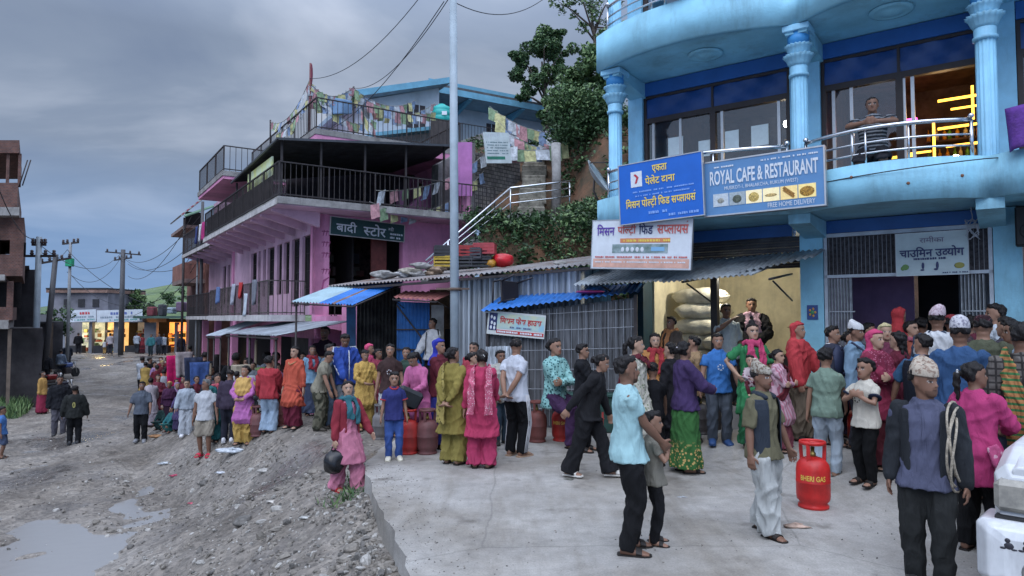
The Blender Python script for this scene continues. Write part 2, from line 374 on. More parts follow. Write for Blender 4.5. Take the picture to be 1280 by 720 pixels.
def ground():
    ys=[-30,-15,-6,-2,0]; y=1.0
    while y<70: ys.append(y); y+=max(.16,.018*y)
    while y<2500: ys.append(y); y*=1.13
    xs=[]; x=0.0
    while x<3000: xs.append(x); x+=max(.16,.022*x) if x<60 else .14*x
    xs=[-a for a in xs[:0:-1]]+xs
    nx=len(xs); vs=[(x,y,G0(x,y)) for y in ys for x in xs]
    fs=[(j*nx+i,j*nx+i+1,(j+1)*nx+i+1,(j+1)*nx+i) for j in range(len(ys)-1) for i in range(nx-1)]
    m=bpy.data.materials.new('dirt road'); m.use_nodes=True; N=m.node_tree.nodes; L=m.node_tree.links; b=N['Principled BSDF']
    tc=N.new('ShaderNodeTexCoord'); o=tc.outputs['Object']
    def noise(s,d=5,r=.6,scale=None,off=(0,0,0),rot=0):
        mp=N.new('ShaderNodeMapping'); L.new(o,mp.inputs[0]); mp.inputs['Location'].default_value=off; mp.inputs['Rotation'].default_value=(0,0,rot)
        if scale: mp.inputs['Scale'].default_value=scale
        n=N.new('ShaderNodeTexNoise'); n.inputs['Scale'].default_value=s; n.inputs['Detail'].default_value=d; n.inputs['Roughness'].default_value=r; L.new(mp.outputs[0],n.inputs['Vector']); return n.outputs[0]
    def ramp(i,*st):
        r=N.new('ShaderNodeValToRGB'); L.new(i,r.inputs[0]); e=r.color_ramp.elements
        e[0].position,e[0].color=st[0][0],c4(st[0][1]); e[1].position,e[1].color=st[-1][0],c4(st[-1][1])
        for p,c in st[1:-1]: q=e.new(p); q.color=c4(c)
        return r.outputs[0]
    def mix(f,a,b_,t='MIX'):
        x=N.new('ShaderNodeMix'); x.data_type='RGBA'; x.blend_type=t
        if isinstance(f,(int,float)): x.inputs[0].default_value=f
        else: L.new(f,x.inputs[0])
        L.new(a,x.inputs[6]); L.new(b_,x.inputs[7]); return x.outputs[2]
    base=ramp(noise(.55,8,.7),(.32,(.118,.100,.082)),(.5,(.212,.188,.162)),(.68,(.30,.275,.245)))
    fine=ramp(noise(9,6,.75),(.3,(.45,.45,.45)),(.55,(1,1,1)),(.75,(1.25,1.25,1.25)))
    c1=mix(1,base,fine,'MULTIPLY')
    vo=N.new('ShaderNodeTexVoronoi'); vo.inputs['Scale'].default_value=11; L.new(o,vo.inputs['Vector'])
    peb=ramp(vo.outputs['Color'],(.1,(.5,.5,.5)),(.9,(1.3,1.28,1.25)))
    c2=mix(.55,c1,mix(1,c1,peb,'MULTIPLY'))
    # wheel tracks: long streaks along the road
    tr=ramp(noise(.8,5,.6,(1.6,.22,1),(3,0,0),R(-33)),(.42,(.72,.72,.74)),(.6,(1.1,1.1,1.1)))
    c3=mix(.6,c2,mix(1,c2,tr,'MULTIPLY'))
    wet=ramp(noise(.33,6,.6,None,(1.3,.2,0)),(.50,(0,0,0)),(.60,(1,1,1)))
    c4_=mix(wet,c3,mix(1,c3,ramp(noise(.3),(.2,(.6,.6,.62)),(.8,(.68,.68,.70))),'MULTIPLY'))
    # far land is grassy
    sp=N.new('ShaderNodeSeparateXYZ'); L.new(o,sp.inputs[0])
    mr=N.new('ShaderNodeMapRange'); mr.inputs[1].default_value=75; mr.inputs[2].default_value=95; L.new(sp.outputs[1],mr.inputs[0])
    gr=ramp(noise(.12,8,.7),(.35,(.035,.07,.025)),(.65,(.12,.17,.06)))
    L.new(mix(mr.outputs[0],c4_,gr),b.inputs['Base Color'])
    rr=ramp(wet,(0,(.85,.85,.85)),(1,(.22,.22,.22))); L.new(rr,b.inputs['Roughness'])
    h=N.new('ShaderNodeMath'); h.operation='ADD'; L.new(noise(14,7,.7),h.inputs[0]); L.new(vo.outputs['Distance'],h.inputs[1])
    bp=N.new('ShaderNodeBump'); bp.inputs['Distance'].default_value=.06; L.new(h.outputs[0],bp.inputs['Height'])
    st=ramp(wet,(0,(.55,.55,.55)),(1,(.16,.16,.16))); L.new(st,bp.inputs['Strength']); L.new(bp.outputs[0],b.inputs['Normal'])
    mb=MB().m(m); mb.smooth=True; mb.add(vs,fs); struct(mb.build('ground'))
ground()
def plaza():
    m=bpy.data.materials.new('plaza concrete'); m.use_nodes=True; N=m.node_tree.nodes; L=m.node_tree.links; b=N['Principled BSDF']; b.inputs['Roughness'].default_value=.8
    tc=N.new('ShaderNodeTexCoord'); o=tc.outputs['Object']
    def nz(s,d,r): 
        n=N.new('ShaderNodeTexNoise'); n.inputs['Scale'].default_value=s; n.inputs['Detail'].default_value=d; n.inputs['Roughness'].default_value=r; L.new(o,n.inputs['Vector']); return n.outputs[0]
    def rp(i,p0,c0,p1,c1):
        r=N.new('ShaderNodeValToRGB'); L.new(i,r.inputs[0]); e=r.color_ramp.elements; e[0].position=p0;e[0].color=c4(c0);e[1].position=p1;e[1].color=c4(c1); return r.outputs[0]
    def mul(a,c,f=1):
        x=N.new('ShaderNodeMix'); x.data_type='RGBA'; x.blend_type='MULTIPLY'; x.inputs[0].default_value=f; L.new(a,x.inputs[6]); L.new(c,x.inputs[7]); return x.outputs[2]
    c=rp(nz(.7,7,.65),.3,(.27,.258,.24),.7,(.375,.36,.335))
    c=mul(c,rp(nz(5,8,.8),.3,(.72,.72,.72),.6,(1.05,1.05,1.05)))
    c=mul(c,rp(nz(1.7,4,.5),.30,(.50,.48,.46),.40,(1,1,1)))           # spilled stains
    mp=N.new('ShaderNodeMapping'); mp.inputs['Scale'].default_value=(1.4,.16,1); mp.inputs['Rotation'].default_value=(0,0,R(28)); L.new(o,mp.inputs[0]); n5=N.new('ShaderNodeTexNoise'); n5.inputs['Scale'].default_value=1.6; n5.inputs['Detail'].default_value=6; n5.inputs['Roughness'].default_value=.7; L.new(mp.outputs[0],n5.inputs['Vector'])
    c=mul(c,rp(n5.outputs[0],.34,(.80,.78,.75),.50,(1,1,1)))          # dragged mud and tyre marks
    c=mul(c,rp(nz(.45,5,.6),.40,(.70,.67,.63),.55,(1,1,1)))
    c=mul(c,rp(nz(60,3,.6),.3,(.8,.8,.8),.6,(1.05,1.05,1.05)))
    v=N.new('ShaderNodeTexVoronoi'); v.feature='DISTANCE_TO_EDGE'; v.inputs['Scale'].default_value=.32; 
    wp=N.new('ShaderNodeMix'); wp.data_type='RGBA'; wp.inputs[0].default_value=.12; L.new(o,wp.inputs[6]); n3=N.new('ShaderNodeTexNoise'); n3.inputs['Scale'].default_value=1.2; n3.inputs['Detail'].default_value=6; L.new(o,n3.inputs['Vector']); L.new(n3.outputs['Color'],wp.inputs[7]); L.new(wp.outputs[2],v.inputs['Vector'])
    c=mul(c,rp(v.outputs['Distance'],.0,(.72,.72,.72),.004,(1,1,1)))   # hair cracks
    L.new(c,b.inputs['Base Color'])
    bp=N.new('ShaderNodeBump'); bp.inputs['Strength'].default_value=.35; bp.inputs['Distance'].default_value=.01; L.new(nz(30,6,.7),bp.inputs['Height']); L.new(bp.outputs[0],b.inputs['Normal'])
    P=[]; n=len(PLAZA)
    for i in range(n):   # ragged cast edge
        a=V(PLAZA[i]+(0,));q=V(PLAZA[(i+1)%n]+(0,)); k=max(1,int((q-a).length/.22)) if i in (0,1,2,10,11) else 1
        for j in range(k):
            p=a.lerp(q,j/k); w=.03 if k>1 else 0; P.append((p.x+random.uniform(-w,w),p.y+random.uniform(-w,w)))
    mb=MB().m(m); n=len(P); mb.add([(p[0],p[1],0) for p in P]+[(p[0]-.02,p[1]-.02,-.5) for p in P],[tuple(range(n))[::-1]]+[(i,(i+1)%n,n+(i+1)%n,n+i) for i in range(n)])
    struct(mb.build('plaza'))
    mb=MB().m(m); mb.smooth=True; nx,ny=50,60; vs=[(2.2+7*i/nx,4.6+6.4*j/ny,APR(2.2+7*i/nx,4.6+6.4*j/ny)-.006) for j in range(ny+1) for i in range(nx+1)]
    mb.add(vs,[(j*(nx+1)+i,j*(nx+1)+i+1,(j+1)*(nx+1)+i+1,(j+1)*(nx+1)+i) for j in range(ny) for i in range(nx)]); struct(mb.build('paved_ramp'))
plaza()
def puddle():
    m=bpy.data.materials.new('muddy water'); m.use_nodes=True; N=m.node_tree.nodes; L=m.node_tree.links; b=N['Principled BSDF']; b.inputs['Base Color'].default_value=(.24,.235,.23,1); b.inputs['Roughness'].default_value=.2; b.inputs['Specular IOR Level'].default_value=.8
    n=N.new('ShaderNodeTexNoise'); n.inputs['Scale'].default_value=5; n.inputs['Detail'].default_value=5; tc=N.new('ShaderNodeTexCoord'); mp=N.new('ShaderNodeMapping'); mp.inputs['Scale'].default_value=(.8,1.1,1); L.new(tc.outputs['Object'],mp.inputs[0]); L.new(mp.outputs[0],n.inputs['Vector']); bp=N.new('ShaderNodeBump'); bp.inputs['Strength'].default_value=.22; bp.inputs['Distance'].default_value=.02; L.new(n.outputs[0],bp.inputs['Height']); L.new(bp.outputs[0],b.inputs['Normal'])
    mb=MB().m(m); P=[(-12,7),(-2.5,7),(-3.6,10),(-4.6,12.6),(-8,19),(-14,19)]
    mb.add([(x,y,-1.645) for x,y in P],[tuple(range(len(P)))]); struct(mb.build('water'))
puddle()
def stones():
    ms=[mat('stone grey',(.205,.185,.160),.9,.25,9,.5,30),mat('stone dark',(.13,.122,.112),.9,.25,9,.5,30),mat('stone pale',(.34,.325,.30),.9,.2,9,.5,30)]
    mb=MB(); rr=random.Random(3)
    def stone(p,s,m):
        mb.m(m); q=Quaternion(V((rr.random(),rr.random(),rr.random()+.01)).normalized(),rr.random()*6); sc=(s*rr.uniform(.7,1.3),s*rr.uniform(.6,1),s*rr.uniform(.4,.7))
        vs=[];k=7
        for z,r in ((-.8,.6),(-.1,1),(.6,.7)):
            for j in range(k):
                w=2*PI*j/k; f=rr.uniform(.72,1.15); vs.append(V((math.cos(w)*r*f*sc[0],math.sin(w)*r*f*sc[1],z*sc[2]*rr.uniform(.8,1.2))))
        vs=[p+(q@v if s<.07 else v) for v in vs]
        fs=[(i*k+j,i*k+(j+1)%k,(i+1)*k+(j+1)%k,(i+1)*k+j) for i in range(2) for j in range(k)]+[tuple(range(k))[::-1],tuple(range(2*k,3*k))]
        mb.add(vs,fs)
    n=0
    while n<8600:
        if rr.random()<.72:
            t=rr.random()**1.3; y=5+ (16-5)*t; x0=-.78-(y-5.4)*.31 if y<9.5 else -2.06-(y-9.5)*.62; x=x0-abs(rr.gauss(0,1.5))*(.55+.08*y)-.05
        else:
            y=rr.uniform(6,26); x=rr.uniform(-1.0*y,-.12*y)
        if inpoly(x,y,PLAZA): continue
        s=min(.075,.009*math.exp(rr.gauss(.35,.68))); stone(V((x,y,G0(x,y)+s*.15)),s,ms[rr.choice((0,0,0,1,2))]); n+=1
    for _ in range(260):   # rubble lying against the slab's edge
        t=rr.random(); x=-.8+(-1.28)*t-abs(rr.gauss(0,.22)); y=5.35+4.1*t; s=rr.uniform(.012,.05)
        if not inpoly(x,y,PLAZA): stone(V((x,y,G0(x,y)+s*.2)),s,ms[rr.choice((0,0,1,2))])
    for _ in range(420):
        x=rr.uniform(-.7,2.4); y=5.25-max(0,x-.2)*.75-abs(rr.gauss(0,.25)); s=rr.uniform(.012,.04); stone(V((x,y,G0(x,y)+s*.2)),s,ms[rr.choice((0,1,1))])
    tag(mb.build('gravel'),'loose grey gravel and pebbles on the slope beside the concrete slab','gravel',None,'stuff')
    mb=MB()
    for _ in range(900):   # grit carried on to the slab
        x=rr.uniform(-2,6); y=rr.uniform(4.2,12) if rr.random()<.5 else rr.uniform(4.2,7)
        if rr.random()<.45: t=rr.random(); x=-.8-1.28*t+abs(rr.gauss(0,.4)); y=5.4+4.1*t
        if inpoly(x,y,PLAZA): s=rr.uniform(.003,.011); stone(V((x,y,G(x,y)+s*.2)),s,ms[rr.choice((0,1,1,2))])
    tag(mb.build('gravel'),'fine grit scattered over the concrete slab','grit',None,'stuff')
    L=[(305,655,.17,1,'dark boulder lying alone on the gravel low down the slope'),(392,592,.11,0,'grey rock among pebbles near the bag woman'),(345,640,.09,2,'small pale rock on the gravel below the dark boulder'),(468,640,.1,0,'flat grey rock lying against the slab edge'),(255,605,.12,1,'long dark stone at the foot of the gravel slope'),(330,590,.1,2,'pale broken stone midway up the gravel slope'),(210,618,.09,1,'dark stone at the wet road margin'),(163,685,.075,1,'small black stone alone on the wet road'),(440,690,.1,0,'grey stone at the bottom of the gravel bank'),(120,655,.11,0,'low flat stone set in the muddy road')]
    for u,v,s,k,l in L:
        mb=MB(); p=gp(u,v); stone(V((0,0,s*.2)),s,ms[k]); o=mb.build('rock',loc=(p.x,p.y,G0(p.x,p.y))); tag(o,l,'rock','rocks along the road')
        bv=o.modifiers.new('b','BEVEL'); bv.width=s*.12; bv.segments=2
stones()
# ================= BLUE BUILDING
P0=V((5.82,10.8,0)); EX=V((.806,-.592,0)); NR=V((-.592,-.806,0)); BZ=math.atan2(-.592,.806)
def FB(s,y,z): return P0+EX*s-NR*y+V((0,0,z))
def fpix(u,v,y):   # pixel -> local (s, z) on the facade plane set back by y
    r=ray(u,v); o=V((0,0,CZ)); q=P0-NR*y; t=(q-o).dot(NR)/r.dot(NR); p=o+r*t; return (p-P0).dot(EX),p.z
BLUE=mat('sky blue wall paint',(.26,.55,.69),.62,.10,1.3,.15,40,stain=.5)
BLUE2=mat('pale blue column paint',(.27,.56,.75),.55,.08,2,.1,40,stain=.35)
DEEP=mat('deep blue panel',(.012,.055,.20),.35,.12,1.2,.1,6)
BROWN=mat('dark brown frame',(.035,.022,.02),.45,.1,6)
STEEL=mat('stainless steel rail',(.62,.63,.65),.22,.05,8,metal=1)
ALU=mat('aluminium profile',(.5,.5,.5),.4,.05,8,metal=.8)
SC_L,SC_M,SC_R,SC_E=-4.2,-.92,1.49,5.2
CY=-.95
def blue_building():
    B=empty('blue_building','sky blue concrete building with fluted columns and curved balconies over the shops','building',tuple(P0),BZ)
    def edge(off=0,n=14):
        pts=[]
        for s0,s1,bl in ((SC_L-.25,SC_M,.5),(SC_M,SC_R,.5),(SC_R,SC_E,.55)):
            for i in range(n):
                t=i/n; pts.append((s0+(s1-s0)*t,CY-.16-bl*math.sin(PI*t)**.8+off))
        pts.append((SC_E,CY-.16+off)); return pts
    def slab(z0,zf,z1,name):
        mb=MB().m(BLUE); o=edge(); i=edge(.13)
        poly=[(SC_L-.25,.3)]+i+[(SC_E,.3)]
        mb.prism([(x,y) for x,y in poly],z0,zf)
        n=len(o); vs=[(x,y,z0-.012) for x,y in o]+[(x,y,z1) for x,y in o]+[(x,y,z1) for x,y in i]+[(x,y,z0-.012) for x,y in i]; mb.smooth=True
        fs=[]
        for k in range(n-1):
            for a in range(4): c=(a+1)%4; fs.append((a*n+k,a*n+k+1,c*n+k+1,c*n+k))
        mb.add(vs,fs); mb.smooth=False
        mb.box((SC_L-.25,CY-.03,z0-.01),(SC_L-.12,.3,z1)); 
        return mb.build(name,B)
    slab(3.62,3.78,4.17,'balcony'); slab(6.6,6.76,7.25,'balcony')
    # soffit brackets under each column
    mb=MB().m(BLUE)
    for s in (SC_L+.05,SC_M,SC_R):
        for z in (3.62,6.6):
            mb.hexa([(s-.16,CY-.16,z-.16),(s+.16,CY-.16,z-.16),(s+.16,.02,z-.30),(s-.16,.02,z-.30),(s-.16,CY-.16,z-.014),(s+.16,CY-.16,z-.014),(s+.16,.02,z-.014),(s-.16,.02,z-.014)])
    mb.split('bracket',B)
    # wall pillars
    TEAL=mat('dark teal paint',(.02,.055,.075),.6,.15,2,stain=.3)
    for i,(s,w) in enumerate(((-4.19,.30),(-.99,.36),(1.66,.34),(4.6,.4))):
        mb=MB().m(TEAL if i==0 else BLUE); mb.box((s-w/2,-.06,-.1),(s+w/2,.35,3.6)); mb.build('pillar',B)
        mb=MB().m(BLUE2); mb.box((s-w/2-(.12 if i==1 else 0),-.04,3.79),(s+w/2,.35,6.595)); mb.build('pillar',B)
        mb=MB().m(BLUE2); mb.box((s-w/2,-.04,6.77),(s+w/2,.35,9.6)); mb.build('pillar',B)
    # side and back wall
    mb=MB().m(BLUE); mb.box((-4.46,.36,-.1),(-4.35,6.5,3.61)); mb.box((-4.46,.36,3.79),(-4.35,6.5,6.59)); mb.box((-4.46,.36,6.77),(-4.35,6.5,9.6)); mb.build('wall',B)
    SL=mat('grey slab underside',(.30,.33,.36),.8,.1,2)
    MB().m(SL).box((-4.5,.3,9.6),(5.2,6.6,9.8)).build('roof',B)
    MB().m(SL).box((-4.34,.301,3.62),(SC_E,6.5,3.775)).build('floor_slab',B); MB().m(SL).box((-4.34,.301,6.6),(SC_E,6.5,6.755)).build('floor_slab',B)
    # deep blue beams
    for a,b in ((-4.03,-1.30),(-.80,1.48),(1.84,4.4)):
        for z0,z1 in ((3.40,3.605),(6.33,6.585)): MB().m(mat('royal blue beam',(.02,.105,.33),.5,.08,2)).box((a,-.01,z0),(b,.25,z1)).build('beam',B)
    # columns
    def fl(j,z): return 1-.10*(j%2)
    def column(s,z0,zc,z1):
        n=28; H=z1-zc
        mb=MB().m(BLUE2); mb.lathe([(.125,z0),(.125,z0+.02),(.120,zc)],n*2,(s,CY,0),flute=lambda j,z:1-.09*(1 if j%4 in (2,3) else 0)); o=mb.build('column',B)
        c=MB().m(BLUE2); c.lathe([(.125,zc),(.15,zc+.01),(.15,zc+.05),(.13,zc+.06),(.135,zc+.16),(.13,zc+.17)],24,(s,CY,0))
        leaf=lambda j,z:1+.13*(1 if j%2 else -1)*(1 if z>zc+.2 else 0)
        c.lathe([(.13,zc+.17),(.145,zc+.22),(.175,zc+.30),(.215,zc+.345),(.17,zc+.36)],36,(s,CY,0),flute=leaf)
        c.lathe([(.13,zc+.35),(.145,zc+.40),(.165,zc+.47),(.195,zc+.50),(.17,zc+.515)],36,(s,CY,0),flute=leaf)
        c.m(mat('mid blue band',(.05,.26,.56),.5,.1,2)); c.lathe([(.16,zc+.51),(.165,z1-.10),(.16,z1-.10)],24,(s,CY,0))
        c.m(BLUE2); c.bbox((s-.20,CY-.20,z1-.10),(s+.20,CY+.20,z1),.01); c.build('capital',o)
    for s in (SC_L+.05,SC_M,SC_R): column(s,3.79,5.78,6.58); column(s,6.77,8.6,9.4)
    # railings on the balconies
    def rail(s0,s1,z0,parent=B,gap=()):
        pts=[]
        for i in range(13):
            t=i/12; a,b=(SC_M,SC_R) if s0>=SC_M else (SC_L-.1,SC_M)
            tt=(s0+(s1-s0)*t-a)/(b-a); pts.append((s0+(s1-s0)*t,CY-.10-.5*max(0,math.sin(PI*tt))**.8))
        mb=MB().m(STEEL)
        mb.tube([(x,y,z0+.50) for x,y in pts],.030,8)
        for h in (.15,.30): mb.tube([(x,y,z0+h) for x,y in pts],.016,6)
        for k in (0,4,5,8,12):
            x,y=pts[k]; mb.tube([(x,y,z0),(x,y,z0+.5)],.024 if k in(0,12) else .016,8)
            if k in (0,12): mb.ell((x,y,z0+.55),(.04,.04,.04))
        return mb.build('railing',parent)
    rail(SC_M+.13,SC_R-.18,4.17); rail(SC_L+.0,SC_M-.15,4.17); rail(SC_L+.0,SC_M-.15,7.25); rail(SC_M+.13,SC_R-.18,7.25)
    # windows of the upper floor
    GL=glass()
    def window(s0,s1,z0,zt,z1,cols,op=None):
        w=MB().m(BROWN); 
        w.box((s0,.02,z1-.05),(s1,.12,z1)); w.box((s0,.02,zt-.07),(s1,.14,zt+.03)); w.box((s0,.02,z0),(s0+.07,.12,zt-.07)); w.box((s1-.07,.02,z0),(s1,.12,zt-.07)); w.box((s0,.02,zt+.03),(s0+.05,.12,z1-.05)); w.box((s1-.05,.02,zt+.03),(s1,.12,z1-.05))
        w.box(((s0+s1)/2-.02,.02,zt+.03),((s0+s1)/2+.02,.12,z1-.05)); w.box(((s0+s1)/2-.05,.02,z0),((s0+s1)/2+.05,.12,zt-.07))
        W_=w.build('window',B)
        p=MB().m(DEEP)
        m_=(s0+s1)/2
        for a,b in ((s0+.05,m_-.02),(m_+.02,s1-.05)):
            n=14; vs=[];
            for j in range(5):
                for i in range(n+1): vs.append((a+(b-a)*i/n,.05+.012*math.sin(i*1.3+j*2+a*5)+.01*math.sin(i*.6-j),zt+.03+(z1-.05-zt-.03)*j/4))
            p.smooth=True; p.add(vs,[(j*(n+1)+i,j*(n+1)+i+1,(j+1)*(n+1)+i+1,(j+1)*(n+1)+i) for j in range(4) for i in range(n)])
        p.build('transom_panel',W_)
        sh=MB().m(ALU)
        for x in cols: sh.box((x-.025,.05,z0),(x+.025,.10,zt-.07))
        sh.build('sash',W_)
        MB().m(GL).box((s0+.07,.071,z0),(s1-.07,.079,zt-.07)).build('pane',W_) if not op else MB().m(GL).box((s0+.07,.071,z0),(op,.079,zt-.07)).build('pane',W_)
        return W_
    w1=window(-4.03,-1.30,3.785,5.86,6.325,(-3.85,-3.3,-2.5,-1.5)); w2=window(-.80,1.48,3.785,5.86,6.325,(-.62,-.35,.40,.52),.4); window(1.84,4.4,3.785,5.86,6.325,(2.6,3.4))
    window(-4.03,-1.30,6.77,9.0,9.5,(-3,-2)); window(-.80,1.48,6.77,9.0,9.5,(0,.8))
    pp=MB().m(mat('paper sheet',(.62,.68,.68),.8,.05,9))
    for a,b,c,d in ((-3.55,-3.25,4.95,5.45),(-2.95,-2.72,5.0,5.3),(-2.45,-2.2,5.03,5.4),(-1.98,-1.68,5.05,5.42)): pp.box((a,.060,c),(b,.065,d))
    pp.split('notice',w1)
    # rooms behind the windows
    WD=mat('dark wood interior',(.07,.04,.025),.6,.4,5); WL=mat('warm room wall',(.10,.075,.06),.8,.3,3)
    YL=mat('warm strip light',(1,.6,.1),.5,0,emit=(1,.50,.06),es=4); PK=mat('pink strip light',(1,.1,.3),.5,0,emit=(1,.06,.30),es=7); WB=mat('white bulb',(1,1,1),.5,0,emit=(1,.9,.75),es=30)
    for a,b in ((-4.03,-1.05),(-.95,1.6),(1.7,4.5)):
        r=MB().m(WL); r.box((a,3.6,3.79),(b,3.65,6.59)); r.m(WD).box((a,.4,6.54),(b,3.6,6.59)); r.box((a-.02,.4,3.79),(a+.02,3.6,6.54)); r.box((b-.02,.4,3.79),(b+.02,3.6,6.54)); r.build('room',B)
    sh=MB().m(WD)
    for z in (4.2,4.6,5.0,5.4): sh.box((.4,3.2,z),(1.5,3.55,z+.03)); sh.box((-2.6,3.2,z),(-1.4,3.55,z+.03))
    sh.split('shelf',B)
    bt=MB()
    rr=random.Random(4); cs=[(.5,.25,.03),(.35,.05,.03),(.1,.3,.05),(.5,.45,.3),(.6,.4,.05)]
    for z in (4.23,4.63,5.03,5.43):
        for s_ in (.45,-2.5):
            x=s_
            while x<s_+1: bt.m(mat('bottle %d'%rr.randrange(5),cs[rr.randrange(5)],.25,0)); bt.lathe([(.035,0),(.035,.16),(.013,.2),(.013,.26)],8,(x,3.35,z)); x+=rr.uniform(.08,.14)
    tag(bt.build('bottle_display',B),None,None,None,'stuff')
    lt=MB().m(YL)
    lt.box((.62,2.0,4.3),(.66,2.03,5.5)); lt.box((.62,3.15,5.62),(1.5,3.19,5.66)); lt.box((.64,2.0,4.55),(1.3,2.03,4.59)); lt.box((.2,1.9,4.95),(.6,1.93,4.98)); lt.box((-2.1,1.5,4.3),(-2.06,1.53,5.15)); lt.box((-2.1,1.5,5.12),(-1.5,1.53,5.15)); lt.ell((-1.62,1.4,5.1),(.1,.04,.1)); lt.box((.75,3.1,5.25),(1.45,3.14,5.29)); lt.box((.9,3.1,4.9),(1.45,3.14,4.93)); lt.box((1.2,2.2,5.5),(1.24,2.23,6.1)); lt.box((.7,2.2,5.9),(1.3,2.23,5.94)); lt.box((-.55,2.6,4.9),(-.5,2.63,5.6)); lt.box((-.6,3.3,5.2),(.2,3.34,5.25)); lt.box((.95,1.2,5.46),(1.46,1.22,5.49))
    lt.split('strip_light',B)
    lp=MB().m(PK); lp.box((-.1,2.4,5.65),(.35,2.5,5.73)); lp.lathe([(.12,0),(.12,.02)],16,(.35,-.75,6.565)); lp.split('strip_light',B)
    lb=MB().m(WB); lb.ell((-1.6,1.0,5.62),(.07,.07,.07)); lb.ell((-.1,1.4,5.35),(.05,.05,.05)); lb.ell((.95,2.2,4.85),(.06,.06,.06)); lb.split('bulb',B)
    # ceiling roses on the soffits
    for s in (-2.5,.35):
        MB().m(BLUE).lathe([(.30,0),(.30,-.02),(.24,-.035),(.22,-.02),(.14,-.04),(.1,-.06),(.02,-.065)],24,(s,-.75,6.588)).build('ceiling_rose',B)
    # --- ground floor shop rooms
    CR=mat('cream shop wall',(.70,.63,.44),.85,.12,1.5,stain=.4); PU=mat('mauve shop wall',(.36,.23,.38),.85,.12,1.5,stain=.3); DK=mat('dark doorway',(.012,.012,.014),.9,.1,3); GW=mat('grey inner wall',(.22,.23,.25),.85,.12,1.5,stain=.3)
    r=MB().m(CR); r.box((-4.03,3.4,0),(-.9,3.5,3.6)); r.box((-4.05,.36,0),(-4.0,3.4,3.6)); r.box((-.93,.36,0),(-.88,3.4,3.6)); r.m(mat('shop floor',(.2,.19,.18),.9)).box((-4.03,.1,.0),(-.9,3.4,.42)); r.build('room',B)
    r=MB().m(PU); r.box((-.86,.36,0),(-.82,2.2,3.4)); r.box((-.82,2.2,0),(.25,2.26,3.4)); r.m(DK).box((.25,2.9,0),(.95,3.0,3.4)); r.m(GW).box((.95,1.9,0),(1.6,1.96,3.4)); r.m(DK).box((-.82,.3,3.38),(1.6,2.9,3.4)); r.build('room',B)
    MB().m(mat('dark post',(.03,.022,.02),.6)).box((-2.72,-.05,0),(-2.60,.08,2.95)).build('shop_post',B)
    sh=MB().m(mat('dark rolled shutter',(.05,.05,.055),.5,.2,4,metal=.4)); n=12
    for k in range(n): sh.box((-4.03,.0+.02*(k%2),2.86+.045*k),(-1.18,.06+.02*(k%2),2.86+.045*k+.040))
    sh.build('rolling_shutter',B)
    # right shop front: frame, mesh transom, folding gates
    f=MB().m(mat('pale steel frame',(.42,.46,.5),.5,.1,4,metal=.3)); f.box((-.80,-.04,3.33),(1.48,.02,3.39)); f.box((-.80,-.04,2.66),(1.48,.02,2.71)); f.box((-.80,-.04,0),(-.75,.02,3.33)); f.box((1.43,-.04,0),(1.48,.02,3.33)); f.split('shop_frame',B)
    me=MB().m(mat('transom mesh board',(.05,.045,.05),.8,.4,14)); me.box((-.75,.0,2.71),(1.43,.015,3.33)); me.m(mat('mesh wire',(.16,.16,.17),.5,.1,metal=.5))
    for k in range(36): x=-.73+k*.06; me.box((x,-.012,2.71),(x+.010,-.002,3.33))
    me.build('transom',B)
    for s0,s1 in ((-.74,-.35),(1.08,1.42)):
        g=MB().m(mat('grey folding gate',(.34,.36,.38),.5,.2,6,metal=.4)); n=int((s1-s0)/.045)
        for k in range(n): x=s0+k*.045; g.hexa([(x,-.02,.02),(x+.02,.03,.02),(x+.028,.03,.02),(x+.008,-.02,.02),(x,-.02,2.65),(x+.02,.03,2.65),(x+.028,.03,2.65),(x+.008,-.02,2.65)])
        for z in (.5,1.3,2.1): g.box((s0,-.025,z),(s1,-.02,z+.02))
        g.build('folding_gate',B)
    g=MB().m(mat('grey rolled shutter',(.25,.27,.29),.5,.2,4,metal=.4,stain=.3))
    for k in range(44): g.box((1.84,.05+.012*(k%2),.03+.077*k),(4.4,.09+.012*(k%2),.03+.077*k+.072))
    g.build('rolling_shutter',B)
    # painted picture tile on the pillar, bolt holes
    t=MB().m(mat('tile blue',(.03,.06,.2),.4,0)).box((-1.07,-.075,1.98),(-.90,-.062,2.22)); t.m(mat('tile orange',(.5,.25,.05),.4,0))
    for k in range(5): t.ell((-.985+.045*math.cos(k*1.26),-.078,2.10+.06*math.sin(k*1.26)),(.018,.005,.022))
    t.m(mat('tile green',(.05,.25,.1),.4,0)).ell((-.985,-.08,2.10),(.03,.006,.035)); t.build('picture_tile',B)
    t=MB().m(mat('tile orange',(.5,.25,.05),.4,0)).box((1.52,-.09,1.55),(1.80,-.066,1.78)); t.m(mat('tile green',(.05,.25,.1),.4,0)).ell((1.66,-.092,1.66),(.1,.01,.07)); t.build('picture_tile',B)
    q=MB().m(mat('rust spot',(.2,.09,.05),.8))
    for s,z in ((-.1,4.0),(.6,3.83),(1.2,3.9)): q.ell((s,CY-.165-.5*max(0,math.sin(PI*(s-SC_M)/(SC_R-SC_M)))**.8,z),(.022,.012,.022))
    q.split('pipe_stub',B)
    return B
BB=blue_building()
